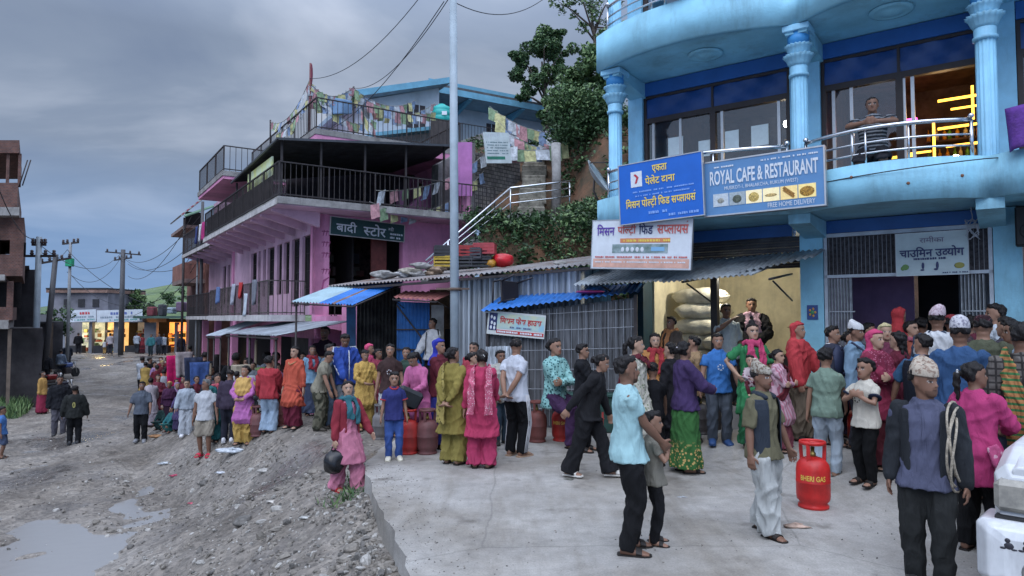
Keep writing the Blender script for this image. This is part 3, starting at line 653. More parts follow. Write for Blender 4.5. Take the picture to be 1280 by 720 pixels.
def added_shop_bulb():
    o=empty('added_bulb','unseen bulb added to brighten the feed shop interior','bulb',FB(-2.55,.75,2.98)); MB().m(MATS['white bulb']).ell((0,0,0),(.035,.035,.05)).build('glass',o); MB().m(mat('bulb holder',(.05,.05,.05),.5)).tube([(0,0,.04),(0,0,.3)],.012,6).build('cord',o)
    ld=bpy.data.lights.new('added_shop_bulb','POINT'); ld.energy=85; ld.color=(1,.93,.78); ld.shadow_soft_size=.06; lo=bpy.data.objects.new('added_shop_bulb',ld); COL.objects.link(lo); lo.location=FB(-2.55,.75,2.85)  # point light added, with its bulb, to brighten the dark feed shop interior
    ld=bpy.data.lights.new('cafe_lamp','POINT'); ld.energy=11; ld.color=(1,.60,.26); ld.shadow_soft_size=.15; lo=bpy.data.objects.new('cafe_lamp',ld); COL.objects.link(lo); lo.location=FB(.8,1.6,5.5)
    ld=bpy.data.lights.new('cafe_lamp','POINT'); ld.energy=14; ld.color=(1,.6,.25); ld.shadow_soft_size=.15; lo=bpy.data.objects.new('cafe_lamp',ld); COL.objects.link(lo); lo.location=FB(-1.7,1.6,5.4)
added_shop_bulb()
# awning of the feed shop
def awning():
    o=empty('corrugated_awning','weathered grey corrugated awning over the feed shop opening','awning',tuple(P0),BZ)
    Z=mat('weathered zinc',(.33,.36,.38),.5,.25,2,metal=.35,stain=.6)
    mb=MB().m(Z); mb.corr((-4.75,-1.5,2.60),(-3.0,-1.55,2.62),(-3.0,-.1,3.04),(-4.75,-.1,3.04),20,.018); mb.corr((-3.05,-1.5,2.60),(-1.55,-1.42,2.68),(-1.05,-.1,3.1),(-3.05,-.1,3.06),17,.018); mb.corr((-1.8,-1.3,2.72),(-.75,-.95,2.95),(-.75,-.1,3.14),(-1.8,-.1,3.1),11,.018); mb.build('sheet',o)
    f=MB().m(mat('dark steel',(.04,.04,.045),.5,metal=.5)); 
    for s in (-4.3,-2.7,-1.3): f.tube([(s,-.08,2.75),(s,-1.4,2.60)],.02,6); f.tube([(s,-.08,2.3),(s,-1.2,2.58)],.015,6)
    f.build('bracket_arm',o)
awning()
# signs
def signs():
    WHT=mat('sign white',(.62,.66,.70),.5,.05,6); YEL=mat('sign yellow',(.75,.55,.10),.5,0); ALF=ALU
    def fp(u,v,y): s,z=fpix(u,v,y); return FB(s,y,z)
    # Ekta pellet sign
    b=mat('banner blue',(.012,.12,.50),.4,.06,2)
    yb=-1.72
    bl=fp(776,281,yb); br=fp(880,268,yb); tl=fp(780,207,yb); 
    o,w,h=board('shop_sign','bright blue flex sign with yellow lettering and a small white emblem','sign',bl,br,tl,b,ALF,.05,.015)
    plate(o,'emblem',.15*w,.29*w,.60*h,.86*h,WHT); m=MB().m(mat('emblem red',(.45,.03,.05),.5,0)); m.add([(.20*w,-.012,.66*h),(.225*w,-.012,.66*h),(.25*w,-.012,.76*h),(.21*w,-.012,.82*h),(.19*w,-.012,.80*h),(.225*w,-.012,.75*h)],[(0,1,2,3,4,5)]); m.build('emblem_mark',o)
    letter(o,'एकता',.42*w,.78*h,.18*w,.14*h,YEL,bold=.02); letter(o,'पेलेट दाना',.33*w,.60*h,.36*w,.16*h,YEL,bold=.02); letter(o,'मिसन पो{ल}ट~ी फिड स{प}लायस^'.replace('मि','िम').replace('फि','िफ'),.08*w,.22*h,.84*w,.19*h,YEL,bold=.02)
    lines(o,.15*w,.9*w,.50*h,.025*h,0,mat('print pale blue',(.2,.35,.7),.5,0),seed=2); lines(o,.2*w,.85*w,.43*h,.025*h,0,MATS['print pale blue'],seed=3); lines(o,.36*w,.58*w,.12*h,.045*h,0,MATS['print pale blue'],seed=4); lines(o,.60*w,.95*w,.05*h,.04*h,0,MATS['print pale blue'],seed=5)
    # Royal cafe sign (front lit by the phone-lit tube behind it: light box)
    yr=-1.62
    bl=fp(882,270,yr); br=fp(1031,255,yr); tl=fp(887,204,yr)
    o,w,h=board('shop_sign','mid blue framed sign reading ROYAL CAFE & RESTAURANT with food pictures','sign',bl,br,tl,mat('light box blue',(.10,.23,.43),.35,.05,2),ALF,.10,.022)
    letter(o,'ROYAL CAFE & RESTAURANT',.05*w,.56*h,.91*w,.27*h,WHT,bold=.022)
    letter(o,'MUSIKOT-1, BHALAKCHA, RUKUM (WEST)',.18*w,.43*h,.62*w,.085*h,WHT,bold=.0)
    lines(o,.07*w,.25*w,.88*h,.03*h,0,WHT,seed=2); lines(o,.5*w,.95*w,.90*h,.03*h,0,WHT,seed=3)
    letter(o,'FREE HOME DELIVERY',.55*w,.035*h,.38*w,.085*h,WHT)
    fc=[('menu white',(.5,.55,.58)),('menu grey',(.36,.42,.44)),('menu cream',(.72,.62,.38)),('menu cream2',(.72,.62,.36)),('menu straw',(.68,.52,.22)),('menu gold',(.70,.55,.22))]
    for k,(n,c) in enumerate(fc):
        x0=(.075+.145*k)*w; lit=k>1
        pm=mat(n,c,.5,.1,30,emit=(c if lit else None),es=.45); pl=plate(o,'menu_picture',x0,x0+.137*w,.15*h,.39*h,pm)
        q=MB().m(mat('dish %d'%k,((.3,.3,.26),(.1,.12,.09),(.6,.42,.12),(.55,.38,.14),(.4,.2,.04),(.42,.22,.03))[k],.6,.4,60)); cx=x0+.068*w; cz=.27*h
        if k==4:
            for t in (-.02,.02): q.add([(cx-.05*w,-.012,cz+.06*h+t*h),(cx-.035*w,-.012,cz+.10*h+t*h),(cx+.05*w,-.012,cz-.05*h+t*h),(cx+.035*w,-.012,cz-.09*h+t*h)],[(0,1,2,3)])
        else: q.ell((cx,-.008,cz-.01*h),((.03,.04,.045,.05,.04,.058)[k]*w,.004,(.05,.075,.09,.03,.05,.09)[k]*h),14,8)
        q.build('dish',pl)
    # white feed supplier sign below
    yw=-1.60
    bl=fp(739,335,yw); br=fp(863,337,yw); tl=fp(748,276,yw)
    o,w,h=board('shop_sign','white feed supplier sign with purple and red letters above the zinc awning','sign',bl,br,tl,WHT,ALF,.04,.012)
    P1=mat('print purple',(.10,.05,.30),.5,0);P2=mat('print red',(.5,.10,.09),.5,0);P3=mat('print navy',(.03,.04,.12),.5,0);OR=mat('print orange',(.60,.22,.10),.5,0)
    letter(o,'िमसन',.05*w,.68*h,.19*w,.24*h,P1,bold=.02); letter(o,'पो{ल}ट~ी',.27*w,.68*h,.19*w,.24*h,P2,bold=.02); letter(o,'िफड',.49*w,.70*h,.14*w,.24*h,P3,bold=.02); letter(o,'स{प}लायस^',.67*w,.70*h,.30*w,.25*h,P2,bold=.02)
    plate(o,'strap_line',.30*w,.80*w,.53*h,.62*h,OR,-.005); lines(o,.32*w,.78*w,.55*h,.05*h,0,mat('sign yellow',(.75,.55,.1)),'lettering',-.010,8)
    plate(o,'photo_strip',.22*w,.78*w,.32*h,.50*h,mat('print photo',(.32,.40,.42),.5,.5,6,c2=(.10,.16,.14))); q=MB().m(WHT)
    for k in range(5): q.ell(((.33+.05*k)*w,-.010,.39*h),(.018*w,.003,.05*h))
    q.m(mat('hen blue',(.2,.4,.6),.6,0)); q.box((.62*w,-.012,.36*h),(.75*w,-.007,.44*h)); q.split('print',o)
    plate(o,'salmon_band',.02*w,.985*w,.02*h,.20*h,mat('print salmon',(.62,.36,.28),.5,.1,8)); lines(o,.04*w,.96*w,.22*h,.035*h,0,P2,seed=12); lines(o,.04*w,.96*w,.12*h,.03*h,0,WHT,seed=13)
    # noodle workshop sign
    yc=-.12
    bl=fp(1121,345,yc); br=fp(1211,342,yc); tl=fp(1122,293,yc)
    o,w,h=board('shop_sign','pale grey noodle workshop sign with navy letters hung on the transom','sign',bl,br,tl,mat('sign pale',(.46,.55,.56),.6,.06,4),ALF,.02,.006)
    letter(o,'रा{म}मका'.replace('{म}म','मी'),.34*w,.76*h,.34*w,.15*h,mat('print mauve',(.16,.12,.20),.5,0)); letter(o,'चाउिमन उ{द}योग',.05*w,.43*h,.90*w,.24*h,P3,bold=.025); lines(o,.25*w,.72*w,.36*h,.05*h,0,P3,seed=21); lines(o,.65*w,.98*w,.03*h,.03*h,0,P3,seed=22)
    q=MB().m(mat('print leaf',(.14,.26,.08),.6,0)); q.ell((.13*w,-.006,.2*h),(.05*w,.003,.07*h)); q.ell((.09*w,-.006,.17*h),(.03*w,.003,.05*h)); q.m(P3); q.ell((.38*w,-.006,.22*h),(.02*w,.003,.08*h)); q.ell((.37*w,-.006,.12*h),(.03*w,.003,.02*h)); q.ell((.58*w,-.006,.22*h),(.02*w,.003,.09*h)); q.ell((.56*w,-.006,.13*h),(.03*w,.003,.025*h)); q.m(mat('print olive',(.3,.28,.07),.6,0)); q.ell((.88*w,-.006,.2*h),(.07*w,.003,.07*h)); q.split('print',o)
signs()
# purple cloth on the right railing, black cloth, tarp upstairs
def cloth(name,label,cat,pts,mt,seed=1,amp=.03,n=12,m=10,th=.012,parent=None):
    """a hung cloth through four 3D corners a,b (top) c,d (bottom)"""
    a,b,c,d=map(V,pts); nr=(b-a).cross(d-a).normalized(); rr=random.Random(seed); ph=[rr.uniform(0,6) for _ in range(4)]
    vs=[]
    for j in range(m+1):
        for i in range(n+1):
            t=i/n;q=j/m; p=a.lerp(b,t).lerp(d.lerp(c,t),q); k=amp*(math.sin(t*11+ph[0]+q*1.2)+.6*math.sin(t*19+ph[1]))*(.3+q); vs.append(p+nr*k+V((0,0,-amp*.5*math.sin(t*7+ph[2])*q)))
    mb=MB().m(mt); mb.smooth=True; N=n+1
    f=[(j*N+i,j*N+i+1,(j+1)*N+i+1,(j+1)*N+i) for j in range(m) for i in range(n)]
    mb.add(vs,f); o=mb.build(name,parent); s=o.modifiers.new('s','SOLIDIFY'); s.thickness=th
    return tag(o,label,cat) if label else o
cloth('purple_cloth','purple cloth hung over the balcony railing at the far right','cloth',[FB(1.68,-1.30,4.72),FB(2.6,-1.62,4.74),FB(2.5,-1.66,4.20),FB(1.72,-1.36,4.15)],mat('purple cloth',(.11,.035,.24),.8,.2,8,.4,30),3,.035)
cloth('white_tarp','white and blue tarp tied along the top floor railing','tarp',[FB(-2.9,-1.68,7.62),FB(-1.4,-1.52,7.62),FB(-1.4,-1.53,7.30),FB(-2.9,-1.70,7.30)],mat('tarp white',(.45,.5,.58),.6,.1,3),4,.02)
# ================= PINK BUILDING
PC=V((-5.33,18.5,0)); PXA=V((.834,.552,0)); PYA=V((-.552,.834,0)); PZ=math.atan2(.552,.834)
def PB(x,y,z): return PC+PXA*x+PYA*y+V((0,0,z))
def pyu(u,x=0.0):  # y along the long facade plane x for a pixel column
    k=(u-640)/F; px=PC.x+PXA.x*x; py=PC.y+PXA.y*x; return (k*py-px)/(PYA.x-k*PYA.y)
def pxu(u,y=0.0):
    k=(u-640)/F; px=PC.x+PYA.x*y; py=PC.y+PYA.y*y; return (k*py-px)/(PXA.x-k*PXA.y)
PINK=mat('pink wall paint',(.62,.25,.41),.75,.12,1.1,.2,30,stain=.42)
PINKL=mat('pale lilac wall paint',(.55,.35,.45),.75,.12,1.1,.2,30,stain=.4)
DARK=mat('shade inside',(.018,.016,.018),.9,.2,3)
IRON=mat('dark iron rail',(.035,.028,.028),.6,.2,6)
CONC=mat('stained concrete',(.26,.25,.24),.9,.2,2.5,.4,25,stain=.6)
WHITEW=mat('dirty white edge',(.48,.46,.45),.85,.15,3,.2,25,stain=.55)
def railing(parent,pts,h,step=.13,name='railing',top=.02,mt=None,mid=True):
    mb=MB().m(mt or IRON)
    for a,b in zip(pts[:-1],pts[1:]):
        a,b=V(a),V(b); L=(b-a).length; n=max(1,int(L/step)); up=V((0,0,h))
        mb.bar(a+up,b+up,.045,.03); mb.bar(a+V((0,0,.06)),b+V((0,0,.06)),.03)
        for i in range(n+1): p=a.lerp(b,i/n); mb.bar(p,p+up,.035 if i%9==0 else .016)
    return mb.build(name,parent)
def wall_with_holes(mb,x,y0,y1,z0,z1,holes,th=.22):
    """wall in the plane x (towards -x viewer), openings (ya,yb,za,zb) left out"""
    ys=sorted({y0,y1}|{h[0] for h in holes}|{h[1] for h in holes})
    for a,b in zip(ys[:-1],ys[1:]):
        hs=[h for h in holes if h[0]<=a+1e-6 and h[1]>=b-1e-6]
        if not hs: mb.box((x,a,z0),(x+th,b,z1))
        else:
            h=hs[0]
            if h[2]>z0: mb.box((x,a,z0),(x+th,b,h[2]))
            if h[3]<z1: mb.box((x,a,h[3]),(x+th,b,z1))
def pink():
    B=empty('pink_building','long pink two storey building with balconies, brackets and a dark railed terrace','building',tuple(PC),PZ)
    yE=17.5; yM=10.4
    # ---- first floor, long side
    prs=[(393,377),(373.5,364),(361,354),(351.5,345.5),(342,333.5),(331.5,328),(325,322),(320,313)]
    wins=[(pyu(a),pyu(b),2.35 if i in(0,1) else 2.75,4.35) for i,(a,b) in enumerate(prs)]
    w2=[(pyu(a,-.0),pyu(b,-.0),2.6,4.3) for a,b in ((294,287),(285,281),(279,276),(274,270))]
    mb=MB().m(PINKL); wall_with_holes(mb,0,.45,yM,2.1,4.88,wins); mb.m(PINK).box((-.02,-.0,2.1),(.22,.45,4.88)); mb.build('wall',B)
    mb=MB().m(PINKL); wall_with_holes(mb,.25,yM+.35,yE,2.1,4.88,[(max(a,yM+.4),b,c,d) for a,b,c,d in w2 if b>yM+.5]); mb.m(PINK).box((-.05,yM,2.1),(.3,yM+.35,4.88)); mb.build('wall',B)
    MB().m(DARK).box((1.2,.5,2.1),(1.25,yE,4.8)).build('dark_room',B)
    FRM=mat('dark window wood',(.03,.022,.02),.6,.2,8); CUR=mat('brown curtain',(.20,.13,.09),.9,.3,(6)); 
    for i,(a,b,c,d) in enumerate(wins+[(max(q[0],yM+.4),q[1],q[2],q[3]) for q in w2 if q[1]>yM+.5]):
        xx=0 if i<len(wins) else .25
        f=MB().m(FRM); f.box((xx+.08,a,c),(xx+.14,a+.05,d)); f.box((xx+.08,b-.05,c),(xx+.14,b,d)); f.box((xx+.08,a,d-.05),(xx+.14,b,d)); f.box((xx+.08,a,c),(xx+.14,b,c+.05))
        k=a+.18
        while k<b-.05: f.box((xx+.10,k,c+.05),(xx+.115,k+.012,d-.05)); k+=.16
        for q in (.25,.5,.75): f.box((xx+.101,a+.05,c+(d-c)*q),(xx+.113,b-.05,c+(d-c)*q+.014))
        o=f.build('window',B)
        if i==0: MB().m(CUR).box((.17,a+.15,c+.05),(.19,b-.5,d-.1)).build('curtain',o)
        else: MB().m(mat('dim glass',(.03,.035,.04),.15,.3,2)).box((xx+.118,a+.04,c+.04),(xx+.122,b-.04,d-.04)).build('pane',o)
    # ---- front face with the store opening
    o0,o1=pxu(411),pxu(503)
    mb=MB().m(PINK); mb.box((-.02,0,-.4),(o0,.25,4.88)); mb.box((o1,0,-.4),(5.0,.25,4.88)); mb.box((o0,0,4.55),(o1,.25,4.88)); mb.box((o0,0,-.4),(o1,.25,2.1)); mb.box((4.8,.25,-.4),(5.0,9,7.2)); mb.build('wall',B)
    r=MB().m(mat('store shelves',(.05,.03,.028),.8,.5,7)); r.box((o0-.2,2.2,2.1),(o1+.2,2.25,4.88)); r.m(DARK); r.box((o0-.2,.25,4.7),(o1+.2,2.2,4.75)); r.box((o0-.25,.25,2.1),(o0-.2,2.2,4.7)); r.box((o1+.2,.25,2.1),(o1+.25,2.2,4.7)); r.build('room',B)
    rr=random.Random(5); g=MB()
    for k in range(46):
        x=rr.uniform(o0,o1-.7); z=rr.choice((2.5,2.9,3.3,3.7)); g.m(mat('stock %d'%(k%6),[(.10,.06,.05),(.12,.10,.08),(.05,.06,.08),(.14,.05,.04),(.06,.05,.03),(.09,.08,.09)][k%6],.6,.2)); g.bbox((x,1.9,z),(x+rr.uniform(.1,.3),2.15,z+rr.uniform(.12,.32)),.01)
    tag(g.build('store_goods',B),None,None,None,'stuff')
    d=MB().m(mat('red brown door',(.14,.035,.03),.6,.2,4)); d.box((o1-.85,.3,2.1),(o1-.38,.36,4.5)); d.build('door',B)
    # faded red writing on the corner pier
    q=MB().m(mat('faded red paint',(.30,.07,.17),.8,.2)); rr=random.Random(8)
    for z in (4.25,3.95,3.65,3.2):
        x=.1
        for _ in range(3):
            x+=.08; q.add([(x,-.004,z),(x+.02,-.004,z+.02),(x+.06,-.004,z+.16),(x+.03,-.004,z+.17)],[(0,1,2,3)]); q.add([(x-.03,-.004,z+.12),(x+.05,-.004,z+.13),(x+.05,-.004,z+.15),(x-.03,-.004,z+.145)],[(0,1,2,3)])
    q.add([(.12,-.004,2.6),(.16,-.004,2.6),(.24,-.004,3.0),(.38,-.004,3.12),(.38,-.004,3.15),(.2,-.004,3.05)],[(0,1,2,3,4,5)])
    q.build('lettering',B)
    # ---- first floor balcony
    mb=MB().m(WHITEW); mb.box((-1.05,.9,1.92),(0,yM-.6,2.1)); mb.build('balcony',B)
    mb=MB().m(WHITEW); mb.box((-.75,yM+.2,1.95),(.3,yE,2.1)); mb.build('balcony',B)
    railing(B,[(0,.95,2.1),(-1.0,.95,2.1),(-1.0,yM-.65,2.1)],.95,.12,'railing',mt=mat('rusty bar rail',(.09,.075,.07),.7,.4,9))
    railing(B,[(-.7,yM+.2,2.1),(-.7,yE,2.1)],.95,.14,'railing')
    mb=MB().m(WHITEW)
    # ---- second floor slab with triangular brackets
    SX=-1.3
    mb=MB().m(CONC); mb.box((SX,-1.05,4.88),(5.2,yM-.9,5.06)); mb.m(WHITEW).box((SX-.03,-.9,4.86),(SX,yM-.9,5.0)); mb.build('terrace_slab',B)
    mb=MB().m(CONC); mb.box((-.95,yM-.4,4.88),(.3,yE,5.04)); mb.m(WHITEW).box((-.98,yM-.4,4.86),(-.95,yE,5.0)); mb.build('terrace_slab',B)
    MB().m(PINKL).box((SX+.02,-1.0,4.855),(5.1,yM-.9,4.877)).build('soffit',B)
    for k in range(9):
        y=-.3+k*1.15
        br=MB().m(PINKL); br.add([(SX+.05,y,4.855),(0,y,4.855),(0,y,4.45),(SX+.05,y,4.79),(SX+.05,y+.16,4.855),(0,y+.16,4.855),(0,y+.16,4.45),(SX+.05,y+.16,4.79)],[(0,1,2,3),(7,6,5,4),(0,3,7,4),(3,2,6,7),(1,0,4,5)]); br.build('bracket',B)
    for k in range(5):
        y=yM+.2+k*1.4
        br=MB().m(PINKL); br.add([(-.9,y,4.855),(.25,y,4.855),(.25,y,4.5),(-.9,y,4.79),(-.9,y+.16,4.855),(.25,y+.16,4.855),(.25,y+.16,4.5),(-.9,y+.16,4.79)],[(0,1,2,3),(7,6,5,4),(0,3,7,4),(3,2,6,7),(1,0,4,5)]); br.build('bracket',B)
    railing(B,[(SX+.03,yM-.95,5.06),(SX+.03,-1.0,5.06),(5.1,-1.0,5.06)],.88,.14)
    # sheet behind the long side rail (close bars read as a solid)
    MB().m(mat('rusty sheet',(.045,.036,.036),.8,.4,5)).box((SX+.045,-.4,5.08),(SX+.055,yM-1.2,5.72)).build('rail_sheet',B)
    railing(B,[(-.92,yE,5.04),(-.92,yM-.35,5.04),(.2,yM-.35,5.04)],.9,.14)
    # back wall of terrace storey (lilac) with dark openings and right part pink
    mb=MB().m(PINKL); wall_with_holes(mb,.4,5.2,yE,5.06,7.6,[(6.0,7.0,5.2,7.0),(8.2,9.2,5.2,7.1),(11.2,12.0,5.1,7.0),(13,14,5.6,7.0)]); mb.m(DARK).box((1.0,5.2,5.06),(1.05,yE,7.6)); mb.build('wall',B)
    mb=MB().m(mat('dark inside wall',(.05,.04,.05),.9,.3,2)); mb.box((.4,4.4,5.06),(4.9,4.6,7.3)); mb.build('wall',B)
    mb=MB().m(PINK); mb.box((3.4,2.2,5.06),(3.6,2.4,6.2)); mb.hexa([(3.62,2.1,5.06),(4.78,2.1,5.06),(4.78,2.3,5.06),(3.62,2.3,5.06),(3.62,2.1,5.6),(4.78,2.1,6.7),(4.78,2.3,6.7),(3.62,2.3,5.6)]); mb.build('stair_wall',B)
    # canopy: dark corrugated roof over the terrace
    RF=mat('dark canopy sheet',(.030,.032,.038),.7,.3,3,metal=.2)
    mb=MB().m(RF); mb.corr((SX-.05,-1.15,6.50),(SX-.05,4.4,6.30),(4.9,4.0,7.35),(3.6,-1.15,7.02),42,.02); mb.m(mat('canopy edge',(.05,.055,.065),.5,.2)); mb.bar((SX-.05,-1.15,6.48),(SX-.05,4.4,6.28),.05); mb.bar((SX-.05,-1.17,6.46),(3.6,-1.17,6.98),.06); mb.build('canopy',B)
    ps=MB().m(IRON)
    for x,y,z in ((SX+.1,-.95,6.5),(-.2,-.95,6.62),(1.0,-.95,6.75),(2.2,-.95,6.9),(3.4,-.95,7.0),(SX+.1,2.5,6.4),(SX+.1,4.3,6.3)): 
        MB().m(IRON).bar((x,y,5.06),(x,y,z-.02),.05).build('canopy_post',B)
    # lit poster panel beside the long rail
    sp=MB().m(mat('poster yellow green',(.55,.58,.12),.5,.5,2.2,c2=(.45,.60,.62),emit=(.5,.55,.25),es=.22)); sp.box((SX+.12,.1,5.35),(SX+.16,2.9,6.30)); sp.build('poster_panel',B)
    # roof terrace
    mb=MB().m(CONC); mb.box((.3,1.2,7.38),(5.2,9.5,7.55)); mb.m(PINK).box((.32,1.22,7.18),(5.18,9.3,7.38)); mb.build('roof_slab',B)
    railing(B,[(.35,9.3,7.55),(.35,1.25,7.55),(5.15,1.25,7.55),(5.15,9,7.55)],.92,.16)
    # far upper balcony on the left
    y0=pyu(280,-1.5); y1=pyu(250.5,-1.5)
    print('upper balcony',y0,y1)
    mb=MB().m(CONC); mb.box((-1.6,4.5,6.52),(.38,9.2,6.68)); mb.m(PINK).box((-1.57,4.53,6.42),(.38,9.15,6.518)); mb.build('upper_balcony',B)
    railing(B,[(-1.55,9.1,6.68),(-1.55,4.55,6.68),(.4,4.55,6.68)],.80,.17)
    MB().m(PINKL).box((.42,9.0,7.6),(4.9,16,7.9)).build('parapet',B)
    # ---- ground floor, long side: dark shop fronts between pink piers
    mb=MB().m(PINK)
    for a,b in ((0,.5),(4.2,4.6),(7.6,8.0),(10.6,11.0),(14,14.4),(17.1,17.5)): MB().m(PINK).box((-.02,a,-1.8),(.22,b,1.9)).build('pier',B)
    MB().m(PINK).box((-.03,-.02,1.45),(.22,10.4,1.915)).build('lintel_beam',B)
    SHW=mat('weathered shop wood',(.10,.085,.075),.85,.4,4,stretch=(8,8,.6)); r=MB().m(SHW); r.box((.1,.5,-1.8),(.16,2.6,1.45)); r.build('shutter',B)
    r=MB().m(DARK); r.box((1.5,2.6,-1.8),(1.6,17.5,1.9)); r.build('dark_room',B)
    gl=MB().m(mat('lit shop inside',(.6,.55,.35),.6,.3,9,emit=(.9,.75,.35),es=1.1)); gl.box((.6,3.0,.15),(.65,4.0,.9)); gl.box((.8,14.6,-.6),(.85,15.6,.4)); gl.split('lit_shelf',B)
    # outside stair of the corner
    st=MB().m(IRON)
    a0=PB(0,0,0)
    st.bar((.35,-.55,2.05),(2.0,-.55,.25),.05,.12); st.bar((.35,-.15,2.05),(2.0,-.15,.25),.05,.12)
    for k in range(7): t=k/7; x=.4+1.65*t; z=1.95-1.75*t; st.box((x-.12,-.55,z),(x+.12,-.15,z+.03))
    st.bar((.35,-.55,2.9),(2.0,-.55,1.1),.035)
    for k in range(4): t=k/3; st.bar((.35+1.65*t,-.55,2.05-1.8*t),(.35+1.65*t,-.55,2.9-1.8*t),.025)
    st.build('outside_stair',B)
    MB().m(PINK).hexa([(.0,-.9,1.75),(.9,-.9,1.6),(.9,0,1.6),(0,0,1.75),(0,-.9,2.06),(.35,-.9,2.06),(.35,0,2.06),(0,0,2.06)]).build('stair_landing',B)
    return B
PBB=pink()
def pobj(x,y,z): return tuple(PB(x,y,z))
# store sign
o_,w_,h_=board('store_sign','dark green store sign with white hand painted letters on the pink wall','sign',PB(pxu(412,-.06),-.06,4.32),PB(pxu(504,-.06),-.06,4.24),PB(pxu(412,-.06),-.06,4.80),mat('sign dark green',(.015,.055,.055),.5,.1,4),WHITEW,.04,.02)
WHT=MATS['sign white']
letter(o_,'बादी',.07*w_,.16*h_,.27*w_,.66*h_,WHT,-.014,.015); letter(o_,'{स}टोर',.43*w_,.12*h_,.31*w_,.72*h_,WHT,-.014,.015); lines(o_,.80*w_,.97*w_,.32*h_,.12*h_,0,WHT,y=-.012,seed=31); lines(o_,.80*w_,.97*w_,.10*h_,.12*h_,0,WHT,y=-.012,seed=32); letter(o_,'मो',.77*w_,.55*h_,.08*w_,.25*h_,WHT,-.014)
# lower corrugated awning on the street side, and a small one further on
def street_awning():
    Z=mat('grey zinc sheet',(.36,.40,.44),.45,.2,2,metal=.4,stain=.4)
    def one(label,u0,u1,x,zo,zi,mt,xi=-.1):
        o=empty('street_awning',label,'awning',tuple(PC),PZ); y0,y1=pyu(u0,x),pyu(u1,x)
        MB().m(mt).corr((x,y0,zo),(x,y1,zo-.05),(xi,y1+.2,zi),(xi,y0,zi+.05),max(8,int((y1-y0)*7)),.02).build('sheet',o)
        for y in (y0+.2,(y0+y1)/2,y1-.2): MB().m(IRON).tube([(x+.05,y,zo-.05),(x+.05,y,-1.7)],.03,6).build('pole',o)
        MB().m(IRON).bar((x+.02,y0,zo-.07),(x+.02,y1,zo-.12),.04).build('batten',o)
    one('long grey corrugated awning under the first floor balcony',346,283,-1.75,1.62,1.88,Z)
    one('short pale sheet awning beyond the long street awning',276,258,-1.5,1.45,1.9,mat('grey zinc pale',(.45,.5,.55),.45,.2,2,metal=.3,stain=.4))
street_awning()
# laundry on the balcony
CL=[(2.1,'grey cloth',(.16,.17,.2),.75,'grey shirt drying on the balcony rail near the barred window'),(3.2,'white rag',(.45,.5,.55),.7,'white towel hanging low from the balcony rail'),(3.9,'red garment',(.42,.03,.03),.5,'red garment heaped over the balcony rail'),(5.0,'pale garment',(.35,.36,.42),.7,'pale shirt drying on the balcony rail beside the lilac windows'),(7.6,'blue garment',(.1,.16,.32),.6,'blue cloth drying at the far end of the first balcony')]
for k,(y,n,c,h,l) in enumerate(CL):
    z=3.12 if k!=1 else 2.75
    cloth('laundry',l,'laundry',[PB(-1.06,y,z),PB(-1.06,y+.55,z+.02),PB(-1.08,y+.5,z-h),PB(-1.08,y+.08,z-h*.9)],mat(n,c,.85,.15,6,.3,25),20+k,.03,8,8)['group']='laundry on the pink building balconies'
for k,(y,n,c,l) in enumerate(((11.2,'magenta garment',(.35,.02,.14),'magenta garment hanging on the upper balcony rail'),(12.0,'white garment',(.5,.5,.52),'white garment hanging on the upper balcony rail'),(12.9,'navy garment',(.03,.05,.16),'navy garment hanging on the upper balcony rail'))):
    cloth('laundry',l,'laundry',[PB(-1.0,y,5.9),PB(-1.0,y+.6,5.92),PB(-1.02,y+.55,5.2),PB(-1.02,y+.05,5.15)],mat(n,c,.85,.15,6),30+k,.03,8,8)['group']='laundry on the pink building balconies'
for k,(x,y,zt,h,n,c,l) in enumerate(((-2.4,10.2,.6,1.5,'magenta dress',(.55,.01,.12),'bright magenta dress hung for sale below the street awning'),(-2.3,8.6,.8,.9,'striped blanket',(.35,.3,.3),'pale checked blanket hung for sale under the street awning'),(-2.3,6.6,.7,1.2,'dark clothes',(.03,.04,.08),'dark trousers hung for sale under the street awning'),(-2.3,5.4,.6,.9,'blue jeans',(.05,.10,.28),'blue garment hung for sale near the awning corner'))):
    cloth('hung_garment',l,'garment',[PB(x,y,zt),PB(x+.6,y+.1,zt),PB(x+.55,y+.1,zt-h),PB(x+.05,y,zt-h)],mat(n,c,.85,.2,6),40+k,.04,8,8)['group']='clothes for sale on the street side'
